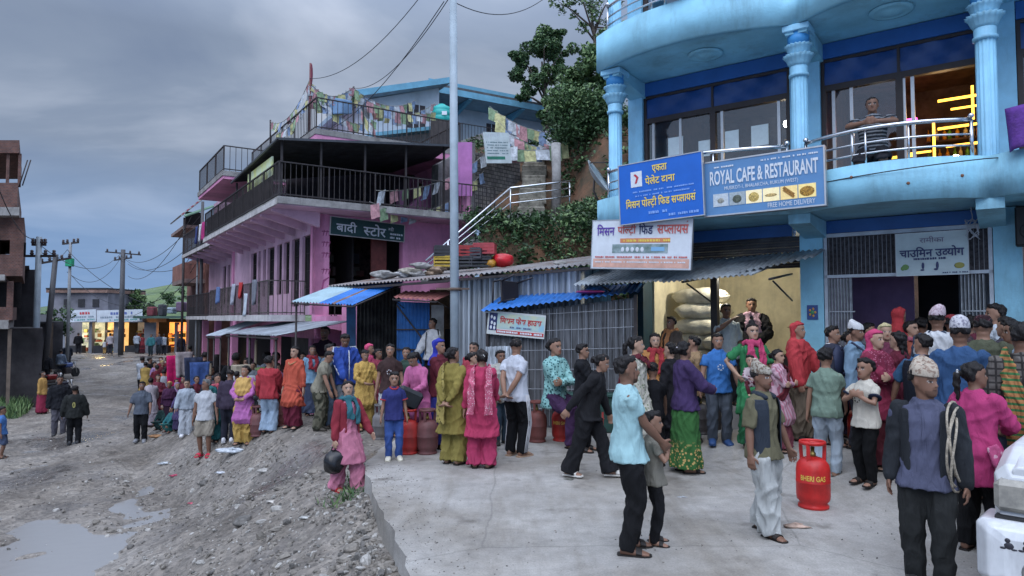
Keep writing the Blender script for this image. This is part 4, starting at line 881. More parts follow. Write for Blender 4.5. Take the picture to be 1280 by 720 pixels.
# ================= prayer flags
FLC=[('flag blue',(.22,.30,.45)),('flag white',(.50,.53,.56)),('flag red',(.46,.24,.26)),('flag green',(.24,.34,.20)),('flag yellow',(.50,.48,.24))]
def flags(label,a,b,sag,n,sz=.32,seed=1,hang=1):
    a,b=V(a),V(b); rr=random.Random(seed)
    pts=[a.lerp(b,i/24)-V((0,0,sag*4*(i/24)*(1-i/24))) for i in range(25)]
    o=empty('prayer_flags',label,'prayer flags',a,0,'prayer flag strings')
    MB().m(mat('flag cord',(.25,.24,.22),.8)).tube([p-a for p in pts],.010,5).build('cord',o)
    dr=(b-a).normalized()
    for i in range(n):
        t=(i+.5)/n; p=a.lerp(b,t)-V((0,0,sag*4*t*(1-t)))-a; m=mat(*FLC[(i+seed)%5],.85,.25,7); w=sz*rr.uniform(.7,.95); h=sz*rr.uniform(.65,.95)
        tw=rr.uniform(-.25,.25); q=V((-dr.y,dr.x,0))*tw*h; lean=dr*rr.uniform(-.12,.12)*h
        mb=MB().m(m); mb.smooth=True; vs=[]
        for j in range(4):
            for k in range(4):
                vs.append(p+dr*w*(k/3-.5)+(V((0,0,-h))+q+lean)*(j/3)+V((-dr.y,dr.x,0))*.03*math.sin(k*2.1+j+i)*(j/3))
        mb.add(vs,[(j*4+k,j*4+k+1,(j+1)*4+k+1,(j+1)*4+k) for j in range(3) for k in range(3)]); mb.build('flag',o)
A=at
flags('high prayer flag line between roof pole and right roof post',at(387,112,20.5),at(442,112,22.2),.25,12,.36,11)
flags('middle prayer flag line above the blue tarpaulin on the roof',at(388,122,20.5),at(443,120,22.2),.3,12,.36,12)
flags('prayer flags from right roof post down to the terrace corner',at(442,112,22.2),at(468,160,21.5),.2,10,.36,13)
flags('prayer flags from roof pole down to the left roof post foot',at(386,120,20.5),at(345,168,23),.25,11,.36,14)
flags('long prayer flag line from roof post towards the water tank',at(443,116,22.2),at(545,140,26),.35,15,.40,15)
flags('prayer flags from the terrace canopy up across the retaining wall poster',at(470,238,18.2),at(628,172,23.5),.55,13,.42,1)
flags('lowest string of prayer flags sagging from terrace corner towards the stairs',at(462,252,17.9),at(606,212,23),.75,14,.40,2)
flags('upper prayer flags running from the white house to the right trees',at(612,133,26),at(693,166,25),.25,9,.58,3)
flags('second prayer flag string across the hillside bushes below the white house',at(622,150,25),at(700,178,24.5),.5,10,.55,4)
flags('prayer flags hung level above the stone hillside steps',at(626,178,23.5),at(706,177,23.5),.3,10,.56,5)
flags('prayer flags along the pink roof terrace front edge',at(388,105,20.5),at(442,108,22),.35,12,.34,6)
flags('prayer flags rising steeply to the flag pole on the roof terrace left side',at(338,152,24),at(387,100,20.5),.5,11,.34,7)
flags('prayer flags from the roof terrace towards the white house gable',at(442,110,22),at(520,125,26),.4,13,.36,8)
flags('second prayer flag line from roof pole towards the white house',at(387,100,20.5),at(470,150,23),.6,15,.34,9)
flags('prayer flags crossing in front of the white house wall',at(446,128,22.5),at(545,128,27),.5,13,.4,10)
# roof flag pole, posts, tarp
fpz=at(387,160,20.5); o=empty('flag_pole','thin roof flag pole with a furled dark red flag','flag pole',fpz)
MB().m(mat('red pole',(.16,.05,.05),.6)).tube([(0,0,-.2),(0,0,2.0)],.03,6).build('pole',o)
MB().m(mat('dark red flag',(.16,.03,.05),.8)).ell((.03,0,1.65),(.05,.03,.35),8,6).build('flag',o)
for u,v0,v1,d,l in ((442,160,108,22.2,'thin post at the right end of the roof terrace flags'),(338,176,150,24,'thin post at the left end of the roof terrace flags')):
    p=at(u,v0,d); q=at(u,v1,d); tag(MB().m(IRON).tube([(0,0,-.3),q-p],.03,6).build('roof_post',loc=p),l,'post','roof posts')
cloth('blue_tarp','pale blue tarpaulin tied behind the roof terrace railing','tarp',[at(393,118,20.8),at(440,126,21.8),at(440,143,21.8),at(393,141,20.8)],mat('tarp blue',(.16,.27,.42),.6,.1,2),12,.04)
# ================= PLANTS
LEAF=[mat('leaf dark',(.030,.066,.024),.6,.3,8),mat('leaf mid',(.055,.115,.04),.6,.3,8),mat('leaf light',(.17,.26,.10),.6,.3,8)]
BARK=mat('bark',(.09,.07,.055),.9,.3,8,.6,20)
def leaves(mb,c,r,n,sz,rr,bias=.5):
    for _ in range(n):
        while 1:
            p=V((rr.uniform(-1,1),rr.uniform(-1,1),rr.uniform(-1,1)))
            if .25<p.length<1: break
        p=V(c)+V((p.x*r[0],p.y*r[1],p.z*r[2])); q=Quaternion(V((rr.gauss(0,1),rr.gauss(0,1),rr.gauss(0,1))).normalized(),rr.uniform(0,6)); s=sz*rr.uniform(.6,1.3)
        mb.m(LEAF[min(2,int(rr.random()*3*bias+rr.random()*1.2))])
        mb.add([p+q@V((-s*.45,0,0)),p+q@V((0,-s*.3,s*.1)),p+q@V((s*.6,0,0)),p+q@V((0,s*.3,s*.1))],[(0,1,2,3)])
def tree(name,label,cat,base,clumps,sz,n,trunk,seed,bias=.5,group=None):
    rr=random.Random(seed); base=V(base); o=empty(name,label,cat,base,0,group)
    mb=MB()
    tot=sum(r for _,r in clumps)
    for c,r in clumps:
        for _ in range(9):
            d=V((rr.gauss(0,1),rr.gauss(0,1),rr.gauss(0,1))).normalized()*r*rr.uniform(.35,.95); d.z*=.8
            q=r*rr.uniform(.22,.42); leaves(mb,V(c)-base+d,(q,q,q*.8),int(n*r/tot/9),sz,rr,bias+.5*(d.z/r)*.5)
    mb.build('crown',o)
    if trunk:
        t=MB().m(BARK)
        top=sum((V(c)*r for c,r in clumps),V((0,0,0)))/tot-base
        t.tube([V((0,0,-.4)),top*.35+V((.05,0,0)),top*.7,top],[trunk,trunk*.8,trunk*.6,trunk*.3],8)
        for c,r in clumps: cc=V(c)-base; s=top*rr.uniform(.35,.7); t.tube([s,s.lerp(cc,.6)+V((0,0,.1)),cc],[trunk*.45,trunk*.3,trunk*.1],6)
        t.build('trunk',o)
    return o
# ================= HILLSIDE
def prof(P,y):
    if y<=P[0][0]: return P[0][1]
    for (a,za),(b,zb) in zip(P[:-1],P[1:]):
        if y<=b: return za+(zb-za)*(y-a)/(b-a)
    return P[-1][1]
PR1=[(16.3,-.3),(17.2,1.6),(18.8,4.6),(20.6,4.95),(22.2,5.2),(26,8.6),(29,9.2),(35,9.6),(42,12),(60,15)]
PR2=[(16.3,-.3),(17.2,1.8),(19,4.4),(20.6,5.0),(21.5,6.0),(22.1,7.9),(23,8.5),(27,9.8),(34,12),(60,16)]
def HM(x,y): return sst(-.5,.3,x+1.0) if y<21.3 else sst(-.9,-.1,(x+1.16)*.834+(y-21.26)*.552)
def HZ(x,y):
    t=sst(1.6,2.9,x-.04*(y-20)); z=prof(PR1,y)*(1-t)+prof(PR2,y)*t
    return z+.25*math.sin(x*1.9+y*.7)*math.sin(y*1.3)*sst(17,20,y)*.6
def hill():
    vs=[];nx=74;ny=110
    for j in range(ny+1):
        y=16.3+44*(j/ny)**1.6
        for i in range(nx+1):
            x=-14+36*i/nx; vs.append((x,y,HZ(x,y)-.05+random.uniform(-.06,.06)))
    m=mat('hill soil',(.15,.075,.042),.95,.3,1.6,1,6,c2=(.045,.042,.026)); mb=MB().m(m); mb.smooth=True
    mb.add(vs,[(j*(nx+1)+i,j*(nx+1)+i+1,(j+1)*(nx+1)+i+1,(j+1)*(nx+1)+i) for j in range(ny) for i in range(nx) if HM(vs[j*(nx+1)+i][0],vs[j*(nx+1)+i][1])>.5]); struct(mb.build('hillside'))
hill()
def undergrowth():
    rr=random.Random(11); mb=MB()
    # the bushy slope above the shed roofs
    for _ in range(560):
        y=rr.uniform(16.6,19.7); x=rr.uniform(-1.2,4.4)
        s=rr.uniform(.2,.45); leaves(mb,(x,y,HZ(x,y)+s*.35),(s,s,s*rr.uniform(.5,1.1)),38,rr.choice((.07,.10,.15)),rr,.15+.9*(rr.random()<.4)*rr.random()*(1.5 if x>1 else .8))
    for _ in range(330):
        y=rr.uniform(21.2,30); x=rr.uniform(1.8,7.5)
        if y<22.9 and 1.9<x<3.3 and rr.random()<.93: continue
        s=rr.uniform(.3,.65); leaves(mb,(x,y,HZ(x,y)+s*.3),(s,s,s*.8),46,.17,rr,.4)
    for _ in range(230):
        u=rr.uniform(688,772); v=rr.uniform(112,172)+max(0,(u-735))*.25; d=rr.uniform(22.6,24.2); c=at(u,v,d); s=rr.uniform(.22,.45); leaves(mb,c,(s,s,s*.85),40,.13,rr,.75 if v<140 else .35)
    for _ in range(120):
        u=rr.uniform(706,772); v=rr.uniform(236,300); c=at(u,v,rr.uniform(19.5,20.8)); c.z=min(c.z,HZ(c.x,c.y)+.5); s=rr.uniform(.15,.35); leaves(mb,c,(s,s,s*.85),34,.10,rr,.55)
    for _ in range(90):
        y=rr.uniform(25,29); x=rr.uniform(-1.5,2.6); s=rr.uniform(.2,.5); leaves(mb,(x,y,HZ(x,y)+s*.3),(s,s,s*.7),36,.15,rr,.45)
    tag(mb.build('undergrowth'),'dense green bushes and weeds covering the slope behind the tin sheds','bushes',None,'stuff')
undergrowth()
def P(u,v,d): return at(u,v,d)
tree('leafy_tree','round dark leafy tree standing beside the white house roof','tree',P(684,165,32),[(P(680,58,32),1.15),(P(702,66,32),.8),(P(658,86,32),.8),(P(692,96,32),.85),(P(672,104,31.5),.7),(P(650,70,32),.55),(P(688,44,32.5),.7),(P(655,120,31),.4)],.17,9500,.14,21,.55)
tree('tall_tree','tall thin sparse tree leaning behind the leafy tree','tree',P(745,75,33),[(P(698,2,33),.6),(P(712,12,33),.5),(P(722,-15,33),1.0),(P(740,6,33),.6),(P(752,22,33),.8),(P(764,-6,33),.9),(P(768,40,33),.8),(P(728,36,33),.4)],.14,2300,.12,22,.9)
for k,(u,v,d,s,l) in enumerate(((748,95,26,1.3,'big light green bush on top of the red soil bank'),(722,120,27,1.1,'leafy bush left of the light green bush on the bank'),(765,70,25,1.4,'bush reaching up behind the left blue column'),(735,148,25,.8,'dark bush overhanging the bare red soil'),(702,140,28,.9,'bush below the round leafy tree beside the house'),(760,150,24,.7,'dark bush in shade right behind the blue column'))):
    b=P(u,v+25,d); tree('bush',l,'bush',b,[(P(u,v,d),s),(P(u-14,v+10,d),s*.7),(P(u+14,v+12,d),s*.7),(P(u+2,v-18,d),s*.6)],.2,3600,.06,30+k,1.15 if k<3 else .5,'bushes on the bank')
# retaining walls, steps, poster, stair rail, concrete post
STW=brickmat('rubble stone wall',(.22,.20,.18),(.12,.11,.11),(.05,.05,.05),2.4,.6,.32,.95,.9,ms=.035)
def qwall(name,label,pix,th=.4,m=None):
    """wall with its foot and top given by pixel and depth"""
    a,b,c,d=[at(*p) for p in pix]; n=((b-a).cross(V((0,0,1)))).normalized()
    if n.y<0: n=-n
    mb=MB().m(m or STW); mb.hexa([a,b,b+n*th,a+n*th,d,c,c+n*th,d+n*th]); return tag(mb.build(name),label,'wall')
qwall('retaining_wall','rubble retaining wall carrying the white poster above the stairs',[(592,268,22.6),(652,262,24.2),(650,198,24.2),(592,190,22.6)])
qwall('retaining_wall','grey plastered wall stub between the pink building and the rubble wall',[(548,300,21.6),(594,285,22.5),(594,178,22.5),(548,205,21.6)],m=mat('grey plaster',(.17,.165,.165),.95,.3,1.3,.5,9,stain=.6))
qwall('boundary_wall','dark sloping parapet below the white house verandah',[(552,200,26),(610,176,27.5),(608,165,27.5),(552,185,26)],m=CONC)
tag(MB().m(mat('pink panel',(.42,.16,.38),.8,.1)).box((0,0,0),(.55,.05,1.7)).build('garden_wall',loc=at(568,245,21.2)),'narrow pink wall piece standing behind the street pole','wall')
def steps():
    o=empty('stone_steps','rough stone steps climbing the bank beside the concrete post','steps',at(668,262,21.5)); b=V(o.location)
    S=mat('step stone',(.20,.185,.15),.95,.3,4,.6,14)
    for k in range(13):
        t=k/12; p=at(664+3*t,258-68*t,21.4+3.8*t)-b; w=.66-.12*t+.05*math.sin(k*5); mb=MB().m(S); mb.bbox((p.x-w*.65,p.y-.1,p.z-.4),(p.x+w*.65+.1*math.sin(k*3),p.y+.5,p.z-.02+.03*math.sin(k*2.3)),.03); mb.build('step',o)
steps()
tag(MB().m(mat('old concrete',(.30,.29,.28),.9,.25,2,.5,12,stain=.5)).tube([(0,0,-.4),(.02,0,1.0),(0,0,2.05)],[.17,.15,.16],10).build('concrete_post',loc=at(695,256,22.4)),'thick grey concrete post beside the stone steps','post')
o,w,h=board('wall_poster','white poster with green print on the retaining wall','poster',at(608,204,22.3),at(640,204,22.9),at(608,165,22.3),mat('poster white',(.52,.58,.58),.6,.1,3),None,.02)
letter(o,'सुचना',.1*w,.82*h,.5*w,.12*h,P3 if 'P3' in globals() else WHT,-.006); plate(o,'print_block',.05*w,.75*w,.12*h,.22*h,mat('poster green',(.03,.18,.12),.6),-.004)
for k in range(5): lines(o,.08*w,.9*w,(.30+.09*k)*h,.035*h,0,mat('print grey',(.12,.2,.22),.6),y=-.004,seed=50+k)
def stair_rail():
    o=empty('handrail','stainless steel handrail rising from the shed roof then running level across the bank','railing')
    for dv,r in ((0,.03),(9,.018),(19,.018)):
        MB().m(STEEL).tube([at(532,326+dv*.6,17.6),at(638,235+dv,19.0)],r,6).build('rail',o); MB().m(STEEL).tube([at(638,235+dv,19.0),at(690,229+dv,20),at(714,226+dv,20.5)],r,6).build('rail',o)
    for a,b in (((638,262,19.0),(638,235,19.0)),((712,256,20.5),(712,226,20.5)),((560,316,17.9),(560,300,17.9))): MB().m(STEEL).tube([at(*a)+V((0,0,-.3)),at(*b)],.022,6).build('post',o)
    tag(MB().m(CONC).slab(at(520,345,17.9),at(640,266,19.3),at(690,268,20.6),at(560,340,19.2),.3).build('ramp'),'narrow concrete ramp under the steel handrail','ramp')
stair_rail()
# ================= WHITE HOUSE ON THE HILL
def white_house():
    H0=at(535,165,30); H0.z=0; rz=math.atan2(.51,.86)
    o=empty('white_house','white house with blue roof trim and long verandah on the hill','house',tuple(H0),rz)
    WW=mat('white wash',(.55,.58,.62),.8,.08,1.5,stain=.2); TR=mat('cyan trim',(.13,.33,.45),.6,.1,3); RFD=mat('dark roof slab',(.08,.085,.09),.8,.2); OV=mat('grey soffit',(.25,.33,.40),.8,.1)
    mb=MB().m(WW); mb.box((0,1.2,7.2),(12,6,12.0)); mb.box((0,-.2,7.2),(12,1.2,9.6)); mb.build('wall',o)
    mb=MB().m(WW); mb.add([(-3.4,-1.5,7.2),(-.15,-1.5,7.2),(-.15,4,7.2),(-3.4,4,7.2),(-3.4,-1.5,10.75),(-.15,-1.5,11.8),(-.15,4,11.8),(-3.4,4,10.75)],[(0,3,2,1),(4,5,6,7),(0,1,5,4),(1,2,6,5),(2,3,7,6),(3,0,4,7)]); mb.build('wall',o)
    # roof slabs
    mb=MB().m(OV); mb.box((-.1,-.5,12.0),(12.5,6.3,12.12)); mb.m(TR).box((-.12,-.53,11.96),(12.5,-.5,12.24)); mb.m(RFD).box((-.1,-.5,12.125),(12.5,6.3,12.36)); mb.build('roof',o)
    mb=MB().m(OV); mb.add([(-4.0,-2.2,10.6),(.1,-2.2,11.88),(.1,4.3,11.88),(-4.0,4.3,10.6),(-4.0,-2.2,10.8),(.1,-2.2,12.08),(.1,4.3,12.08),(-4.0,4.3,10.8)],[(0,3,2,1),(4,5,6,7),(0,1,5,4),(1,2,6,5),(2,3,7,6),(3,0,4,7)]); mb.m(TR).add([(-4.03,-2.24,10.57),(.13,-2.24,11.86),(.13,-2.24,12.11),(-4.03,-2.24,10.83),(-4.03,-2.201,10.57),(.13,-2.201,11.86),(.13,-2.201,12.11),(-4.03,-2.201,10.83)],[(0,1,2,3),(7,6,5,4),(0,4,5,1),(3,2,6,7)]); mb.build('roof',o)
    mb=MB().m(WW); mb.box((1.5,3,12.36),(6.2,6,13.4)); mb.m(OV); mb.hexa([(1.0,2.2,13.3),(6.8,2.2,13.3),(6.8,6.4,13.3),(1.0,6.4,13.3),(1.0,2.2,13.5),(6.8,2.2,13.5),(6.8,6.4,13.5),(1.0,6.4,13.5)]); mb.m(TR).box((.97,2.16,13.27),(6.83,2.2,13.55)); mb.build('roof_room',o)
    for x in (1.8,4.6,7.4): MB().m(TR).hexa([(x,-.45,11.9),(x+.18,-.45,11.9),(x+.18,1.2,11.55),(x,1.2,11.55),(x,-.45,11.96),(x+.18,-.45,11.96),(x+.18,1.2,11.96),(x,1.2,11.96)]).build('bracket',o)
    mb=MB().m(TR); mb.box((-.1,-.6,9.6),(12.2,1.2,9.8)); mb.build('verandah_slab',o)
    railing(o,[(0,-.5,9.8),(12,-.5,9.8)],.95,.16)
    mb=MB().m(TR); mb.hexa([(-3.4,-2.2,9.1),(-.15,-2.2,9.9),(-.15,-1.5,9.9),(-3.4,-1.5,9.1),(-3.4,-2.2,9.25),(-.15,-2.2,10.05),(-.15,-1.5,10.05),(-3.4,-1.5,9.25)]); mb.build('stair_slab',o)
    for x0,x1,z0,z1,y in ((.7,1.5,9.8,11.5,1.17),(3.6,4.4,9.8,11.5,1.17),(6.4,7.2,9.8,11.4,1.17),(-1.6,-.8,9.9,10.9,-1.53),(-1.8,-1.0,7.7,9.0,-1.53)):
        w=MB().m(FRMW).box((x0,y,z0),(x1,y+.03,z1)).build('window',o); 
        for q in (.33,.66): MB().m(WW).box((x0+(x1-x0)*q-.02,y-.02,z0),(x0+(x1-x0)*q+.02,y-.001,z1)).build('mullion',w)
    return o
FRMW=mat('dark shutter',(.04,.03,.035),.6,.2,5)
white_house()
o=empty('water_tank','turquoise plastic water tank standing beside the roof railing','water tank',at(552,158,27)); T=mat('turquoise plastic',(.02,.36,.33),.45,.06,3)
MB().m(T).lathe([(.36,.15),(.39,.2),(.39,.35),(.37,.37),(.39,.40),(.39,.58),(.37,.60),(.38,.63),(.34,.76),(.18,.84),(.15,.84),(.15,.88),(.02,.89)],24).build('tank',o)
MB().m(IRON).box((-.4,-.4,-1.2),(.4,.4,.14)).build('stand',o); MB().m(WHT).box((.05,-.41,.35),(.25,-.385,.5)).build('label_plate',o)
# ================= SHEDS
ZN=mat('galvanised sheet',(.38,.42,.46),.5,.38,1.6,metal=.3,stain=.3,stretch=(6,6,.25)); RUST=mat('rusty sheet roof',(.30,.30,.31),.6,.3,1.5,metal=.3,c2=(.17,.11,.085))
BLUER=mat('blue roof sheet',(.03,.17,.52),.4,.15,2.5,metal=.15,stain=.25); REDR=mat('faded red sheet',(.32,.12,.11),.6,.2,3,stain=.3)
def shed():
    o=empty('tin_shed','long shed of galvanised corrugated sheet with a low rusty roof behind the street pole','shed')
    L=lambda u,v,d: at(u,v,d)
    a=L(573,398,14.6);b=L(726,398,13.1)
    za=L(573,349,14.6).z; zb=L(726,334,13.1).z
    MB().m(ZN).corr((a.x,a.y,0),(b.x,b.y,0),(b.x,b.y,zb),(a.x,a.y,za),22,.055).build('wall',o)
    MB().m(ZN).corr((b.x,b.y,0),(b.x+.9,b.y+2.2,0),(b.x+.9,b.y+2.2,zb+.2),(b.x,b.y,zb),14,.02).build('wall',o)
    # roofs: right part and left part over the open shop
    MB().m(RUST).corr((a.x-.25,a.y-.35,za+.03),(b.x+.5,b.y-.4,zb+.05),(b.x+1.6,b.y+3.0,zb+.62),(a.x+1.3,a.y+2.8,za+.5),30,.02).build('roof',o)
    c=L(408,360,15.9)
    MB().m(RUST).corr((c.x,c.y,L(408,358,15.9).z),(a.x-.2,a.y-.35,za+.02),(a.x+1.4,a.y+2.8,za+.5),(c.x+1.6,c.y+1.9,c.z+.45),34,.02).build('roof',o)
    MB().m(IRON).bar((c.x,c.y+.02,c.z-.05),(a.x-.2,a.y-.33,za-.06),.05).bar((a.x-.2,a.y-.33,za-.05),(b.x+.4,b.y-.38,zb-.03),.05).build('roof_batten',o)
    # left open front: back wall, posts, blue door, dark corrugated infill
    f=lambda u,v,d=15.6: L(u,v,d)
    MB().m(mat('blue post paint',(.02,.08,.18),.6,.2,3)).hexa([f(433,470),f(445,470),f(445,470,15.9),f(433,470,15.9),f(433,372),f(445,372),f(445,372,15.9),f(433,372,15.9)]).build('post',o)
    DS=mat('dark corrugated',(.06,.055,.05),.7,.35,3,metal=.2)
    p,q=f(445,478,16.4),f(500,478,16.4); MB().m(DS).corr((p.x,p.y,-.2),(q.x,q.y,-.2),(q.x,q.y,2.75),(p.x,p.y,2.6),12,.03).build('wall',o)
    p,q=f(496,398,15.5),f(537,398,15.3); MB().m(mat('blue door sheet',(.018,.12,.36),.5,.2,2,metal=.1,stain=.3)).corr((p.x,p.y,-.15),(q.x,q.y,-.15),(q.x,q.y,2.35),(p.x,p.y,2.38),9,.018).build('door',o)
    dr=MB().m(IRON); 
    for z in (.4,1.3,1.75): dr.bar((p.x,p.y-.03,z),(q.x,q.y-.03,z),.03)
    dr.bar((p.x,p.y-.04,2.3),(q.x,q.y-.04,1.35),.03); dr.split('door_bar',o)
    p,q=f(537,398,16.6),f(580,398,16.3); MB().m(mat('ply board',(.22,.13,.07),.8,.3,3)).box((p.x,p.y,-.2),(q.x,p.y+.05,2.7)).build('wall',o)
    p=f(538,398,15.3); MB().m(mat('pale door edge',(.34,.33,.31),.8,.2,3)).box((p.x+.02,p.y,-.1),(p.x+.30,p.y+.05,2.3)).build('door_panel',o)
    p=f(556,398,15.8); MB().m(DARK).box((p.x,p.y,.5),(p.x+.3,p.y+.2,1.75)).build('hung_coat',o)
    p=f(430,398,15.7); MB().m(PINK).box((p.x-.6,p.y+2.2,-.2),(p.x+.1,p.y+2.4,2.6)).build('wall',o)
    # step for the doorway
    p=f(530,430,14.9); MB().m(CONC).box((p.x-.5,p.y-.2,-.3),(p.x+.9,p.y+.5,.35)).build('door_step',o)
    # awnings
    q=lambda *a:L(*a)
    A1,A2,A3,A4=q(364,377,14.6),q(441,381,14.2),q(506,352,15.7),q(417,357,16.0)
    m=lambda s,t:A1.lerp(A2,s).lerp(A4.lerp(A3,s),t)
    aw=empty('blue_awning','sloping awning of pale and blue sheets with a rusty stripe at the shed corner','awning')
    for s0,s1,mt,nw in ((0,.46,mat('pale blue sheet',(.34,.47,.52),.45,.1,2,metal=.2,stain=.2),9),(.455,.66,BLUER,4),(.65,.72,mat('rust strip',(.20,.13,.11),.8,.2),1),(.715,1,BLUER,6)): MB().m(mt).corr(m(s0,0),m(s1,0),m(s1,1),m(s0,1),nw,.015).build('sheet',aw)
    MB().m(IRON).tube([A1-V((0,0,.04)),A2-V((0,0,.04))],.02,6).tube([A2-V((0,0,.04)),A3-V((0,0,.05))],.02,6).tube([A1+V((.08,.1,0)),V((A1.x+.08,A1.y+.1,-.7))],.025,6).build('frame',aw)
    A1,A2,A3,A4=q(491,372,14.7),q(546,375,14.3),q(570,365,15.0),q(506,364,15.5)
    aw=empty('red_awning','small faded red sheet awning over the blue door','awning'); MB().m(REDR).corr(A1,A2,A3,A4,9,.015).build('sheet',aw); MB().m(IRON).bar(A1-V((0,0,.04)),A2-V((0,0,.04)),.03).tube([A1-V((0,0,.03)),A4-V((0,0,.4))],.012,5).tube([A2-V((0,0,.03)),A3-V((0,0,.45))],.012,5).build('frame',aw)
shed()
_n=0
def cabin():
    o=empty('wire_cabin','low cabin of grey boards behind wire mesh under a blue sheet roof','cabin')
    a=at(612,398,12.9); b=at(797,398,12.15); za,zb=2.13,2.44
    GB=mat('grey weathered boards',(.105,.11,.12),.85,.3,3,stretch=(6,6,.5),stain=.2)
    ex=(b-a); ex.z=0; L=ex.length; ex.normalize(); ey=V((-ex.y,ex.x,0)); M=Matrix((ex,ey,V((0,0,1)))).transposed().to_4x4(); M.translation=V((a.x,a.y,0)); o.matrix_world=M
    w=MB().m(GB); n=int(L/.11)
    for k in range(n):
        x=L*k/n; zt=za+(zb-za)*k/n-.06; w.box((x,0+.01*(k%3),0),(x+L/n-.008,.05+.01*(k%3),zt))
    w.build('wall',o)
    MB().m(GB).corr((0,1.6,0),(0,.03,0),(0,.03,za-.05),(0,1.6,za-.05),12,.015).build('wall',o)
    ms=MB().m(mat('pale wire',(.33,.35,.38),.5,.1,metal=.4)); k=.62
    while k<L-.05: ms.tube([(k,-.05,.05),(k+.01,-.055,za+(zb-za)*k/L-.1)],.006,4,False); k+=.135
    for z in (.35,.7,1.05,1.4,1.75,2.05): ms.tube([(.6,-.06,z),(L,-.06,z+.12*(z/2))],.006,4,False)
    k=.05
    while k<.6: ms.tube([(k,-.05,.05),(k,-.055,1.55)],.006,4,False); k+=.135
    ms.build('wire_mesh',o)
    MB().m(BLUER).corr((-.12,-.25,za),(L+.05,-.2,zb+.03),(L+.05,1.2,zb+.26),(-.1,1.5,za+.42),26,.016).build('roof',o)
    MB().m(IRON).box((-.05,-.07,0),(0,0,za-.02)).box((L-.06,-.07,0),(L,.0,zb-.02)).split('post',o)
    # leaning sheet offcuts at the foot
    for k in range(4): tag(MB().m(ZN).corr((0,0,0),(.22,0,0),(.22,.25,.95),(0,.25,.95),3,.012).build('sheet_offcut',loc=at(606+6*k,500,12.4-.05*k)*1.0),('first','second','third','fourth')[k]+' corrugated offcut from the pole leaning against the cabin end','sheet offcut','sheet offcuts leaning on the cabin'); 
    MT=mat('dark green box',(.02,.06,.05),.6,.2,4)
    tag(MB().m(MT).bbox((0,0,0),(1.5,.4,.62),.02).bbox((-.03,-.03,.62),(1.53,.43,.68),.01).build('counter',loc=(at(700,500,12.0).x,12.0,0)),'long dark green counter in front of the wire cabin','counter')
    # banner
    P_=[at(608,417,12.80),at(680,424,12.50),at(610,388,12.80)]
    s,w_,h_=board('banner','pale flex banner with red Nepali letters tied on the wire cabin','banner',*P_,mat('flex pale',(.55,.58,.56),.5,.06,4),None,.012)
    plate(s,'photo_block',.03*w_,.17*w_,.18*h_,.92*h_,mat('banner navy',(.02,.03,.12),.5,.3,9)); q=MB().m(WHT)
    for i,(x,z) in enumerate(((.07,.75),(.12,.7),(.08,.5),(.13,.45),(.07,.3),(.13,.28))): q.ell((x*w_,-.008,z*h_),(.02*w_,.002,.08*h_))
    q.split('print',s)
    plate(s,'sky_band',.17*w_,.985*w_,.28*h_,.92*h_,mat('banner cyan',(.25,.45,.55),.5,.5,3,c2=(.55,.56,.35)),-.004)
    letter(s,'िमसन फेस हाउस',.22*w_,.46*h_,.72*w_,.36*h_,mat('banner red',(.42,.03,.03),.5,0),-.01,.03); plate(s,'red_band',.17*w_,.985*w_,.08*h_,.22*h_,MATS['banner red']); lines(s,.19*w_,.96*w_,.11*h_,.08*h_,0,WHT,y=-.011,seed=61); lines(s,.4*w_,.8*w_,.33*h_,.07*h_,0,mat('banner ink',(.1,.1,.2),.5,0),y=-.009,seed=62)
cabin()
def chair_on_roof():
    o=empty('metal_chair','black metal chair lying tipped over on the blue cabin roof','chair',at(655,381,12.75)); o.rotation_euler=(R(-98),R(4),R(38)); o.location.z+=.32; o.location.y+=.25
    K=mat('black chair metal',(.015,.012,.014),.45,.1)
    MB().m(K).bbox((-.22,-.22,.42),(.22,.22,.46),.01).build('seat',o)
    b=MB().m(K); b.tube([(-.22,.22,.44),(-.24,.30,.95),(.24,.30,.95),(.22,.22,.44)],.025,6); b.bbox((-.2,.24,.60),(.2,.28,.93),.01); b.build('backrest',o)
    for x,y in ((-.2,-.2),(.2,-.2),(-.2,.2),(.2,.2)): MB().m(K).tube([(x,y,.44),(x*1.15,y*1.15,0)],.018,6).build('leg',o)
    MB().m(K).tube([(-.24,-.22,.64),(.0-.26,.25,.66)],.02,6).tube([(-.22,-.22,.44),(-.24,-.22,.64)],.018,6).build('armrest',o); MB().m(K).tube([(.24,-.22,.64),(.26,.25,.66)],.02,6).tube([(.22,-.22,.44),(.24,-.22,.64)],.018,6).build('armrest',o)
chair_on_roof()
# things on the shed roof
def crate(label,p,rz,c,nm):
    o=empty('plastic_crate',label,'crate',p,R(rz),'crates on the shed roof'); m=mat(nm,c,.5,.15,6)
    mb=MB().m(m); w,d,h=.26,.19,.24
    for x in (-w,w-.02): mb.box((x,-d,0),(x+.02,d,h))
    for z in (0,.08,.16,.215): mb.box((-w+.02,-d,z),(w-.02,-d+.015,z+.045)); mb.box((-w+.02,d-.015,z),(w-.02,d,z+.045))
    mb.box((-w+.02,-d+.015,0),(w-.02,d-.015,.015)); mb.build('shell',o)
p=lambda u,v,d=16.2:at(u,v,d)
crate('yellow crate at the left end of the crates on the shed roof',p(556,334),5,(.42,.28,.03),'crate yellow'); crate('black crate stacked on the yellow crate',p(556,321),8,(.03,.03,.035),'crate black')
crate('dark crate behind the pole beside the yellow crate',p(578,334),-5,(.035,.035,.04),'crate dark'); crate('red crate stacked second from the street pole',p(581,321),10,(.30,.03,.03),'crate red')
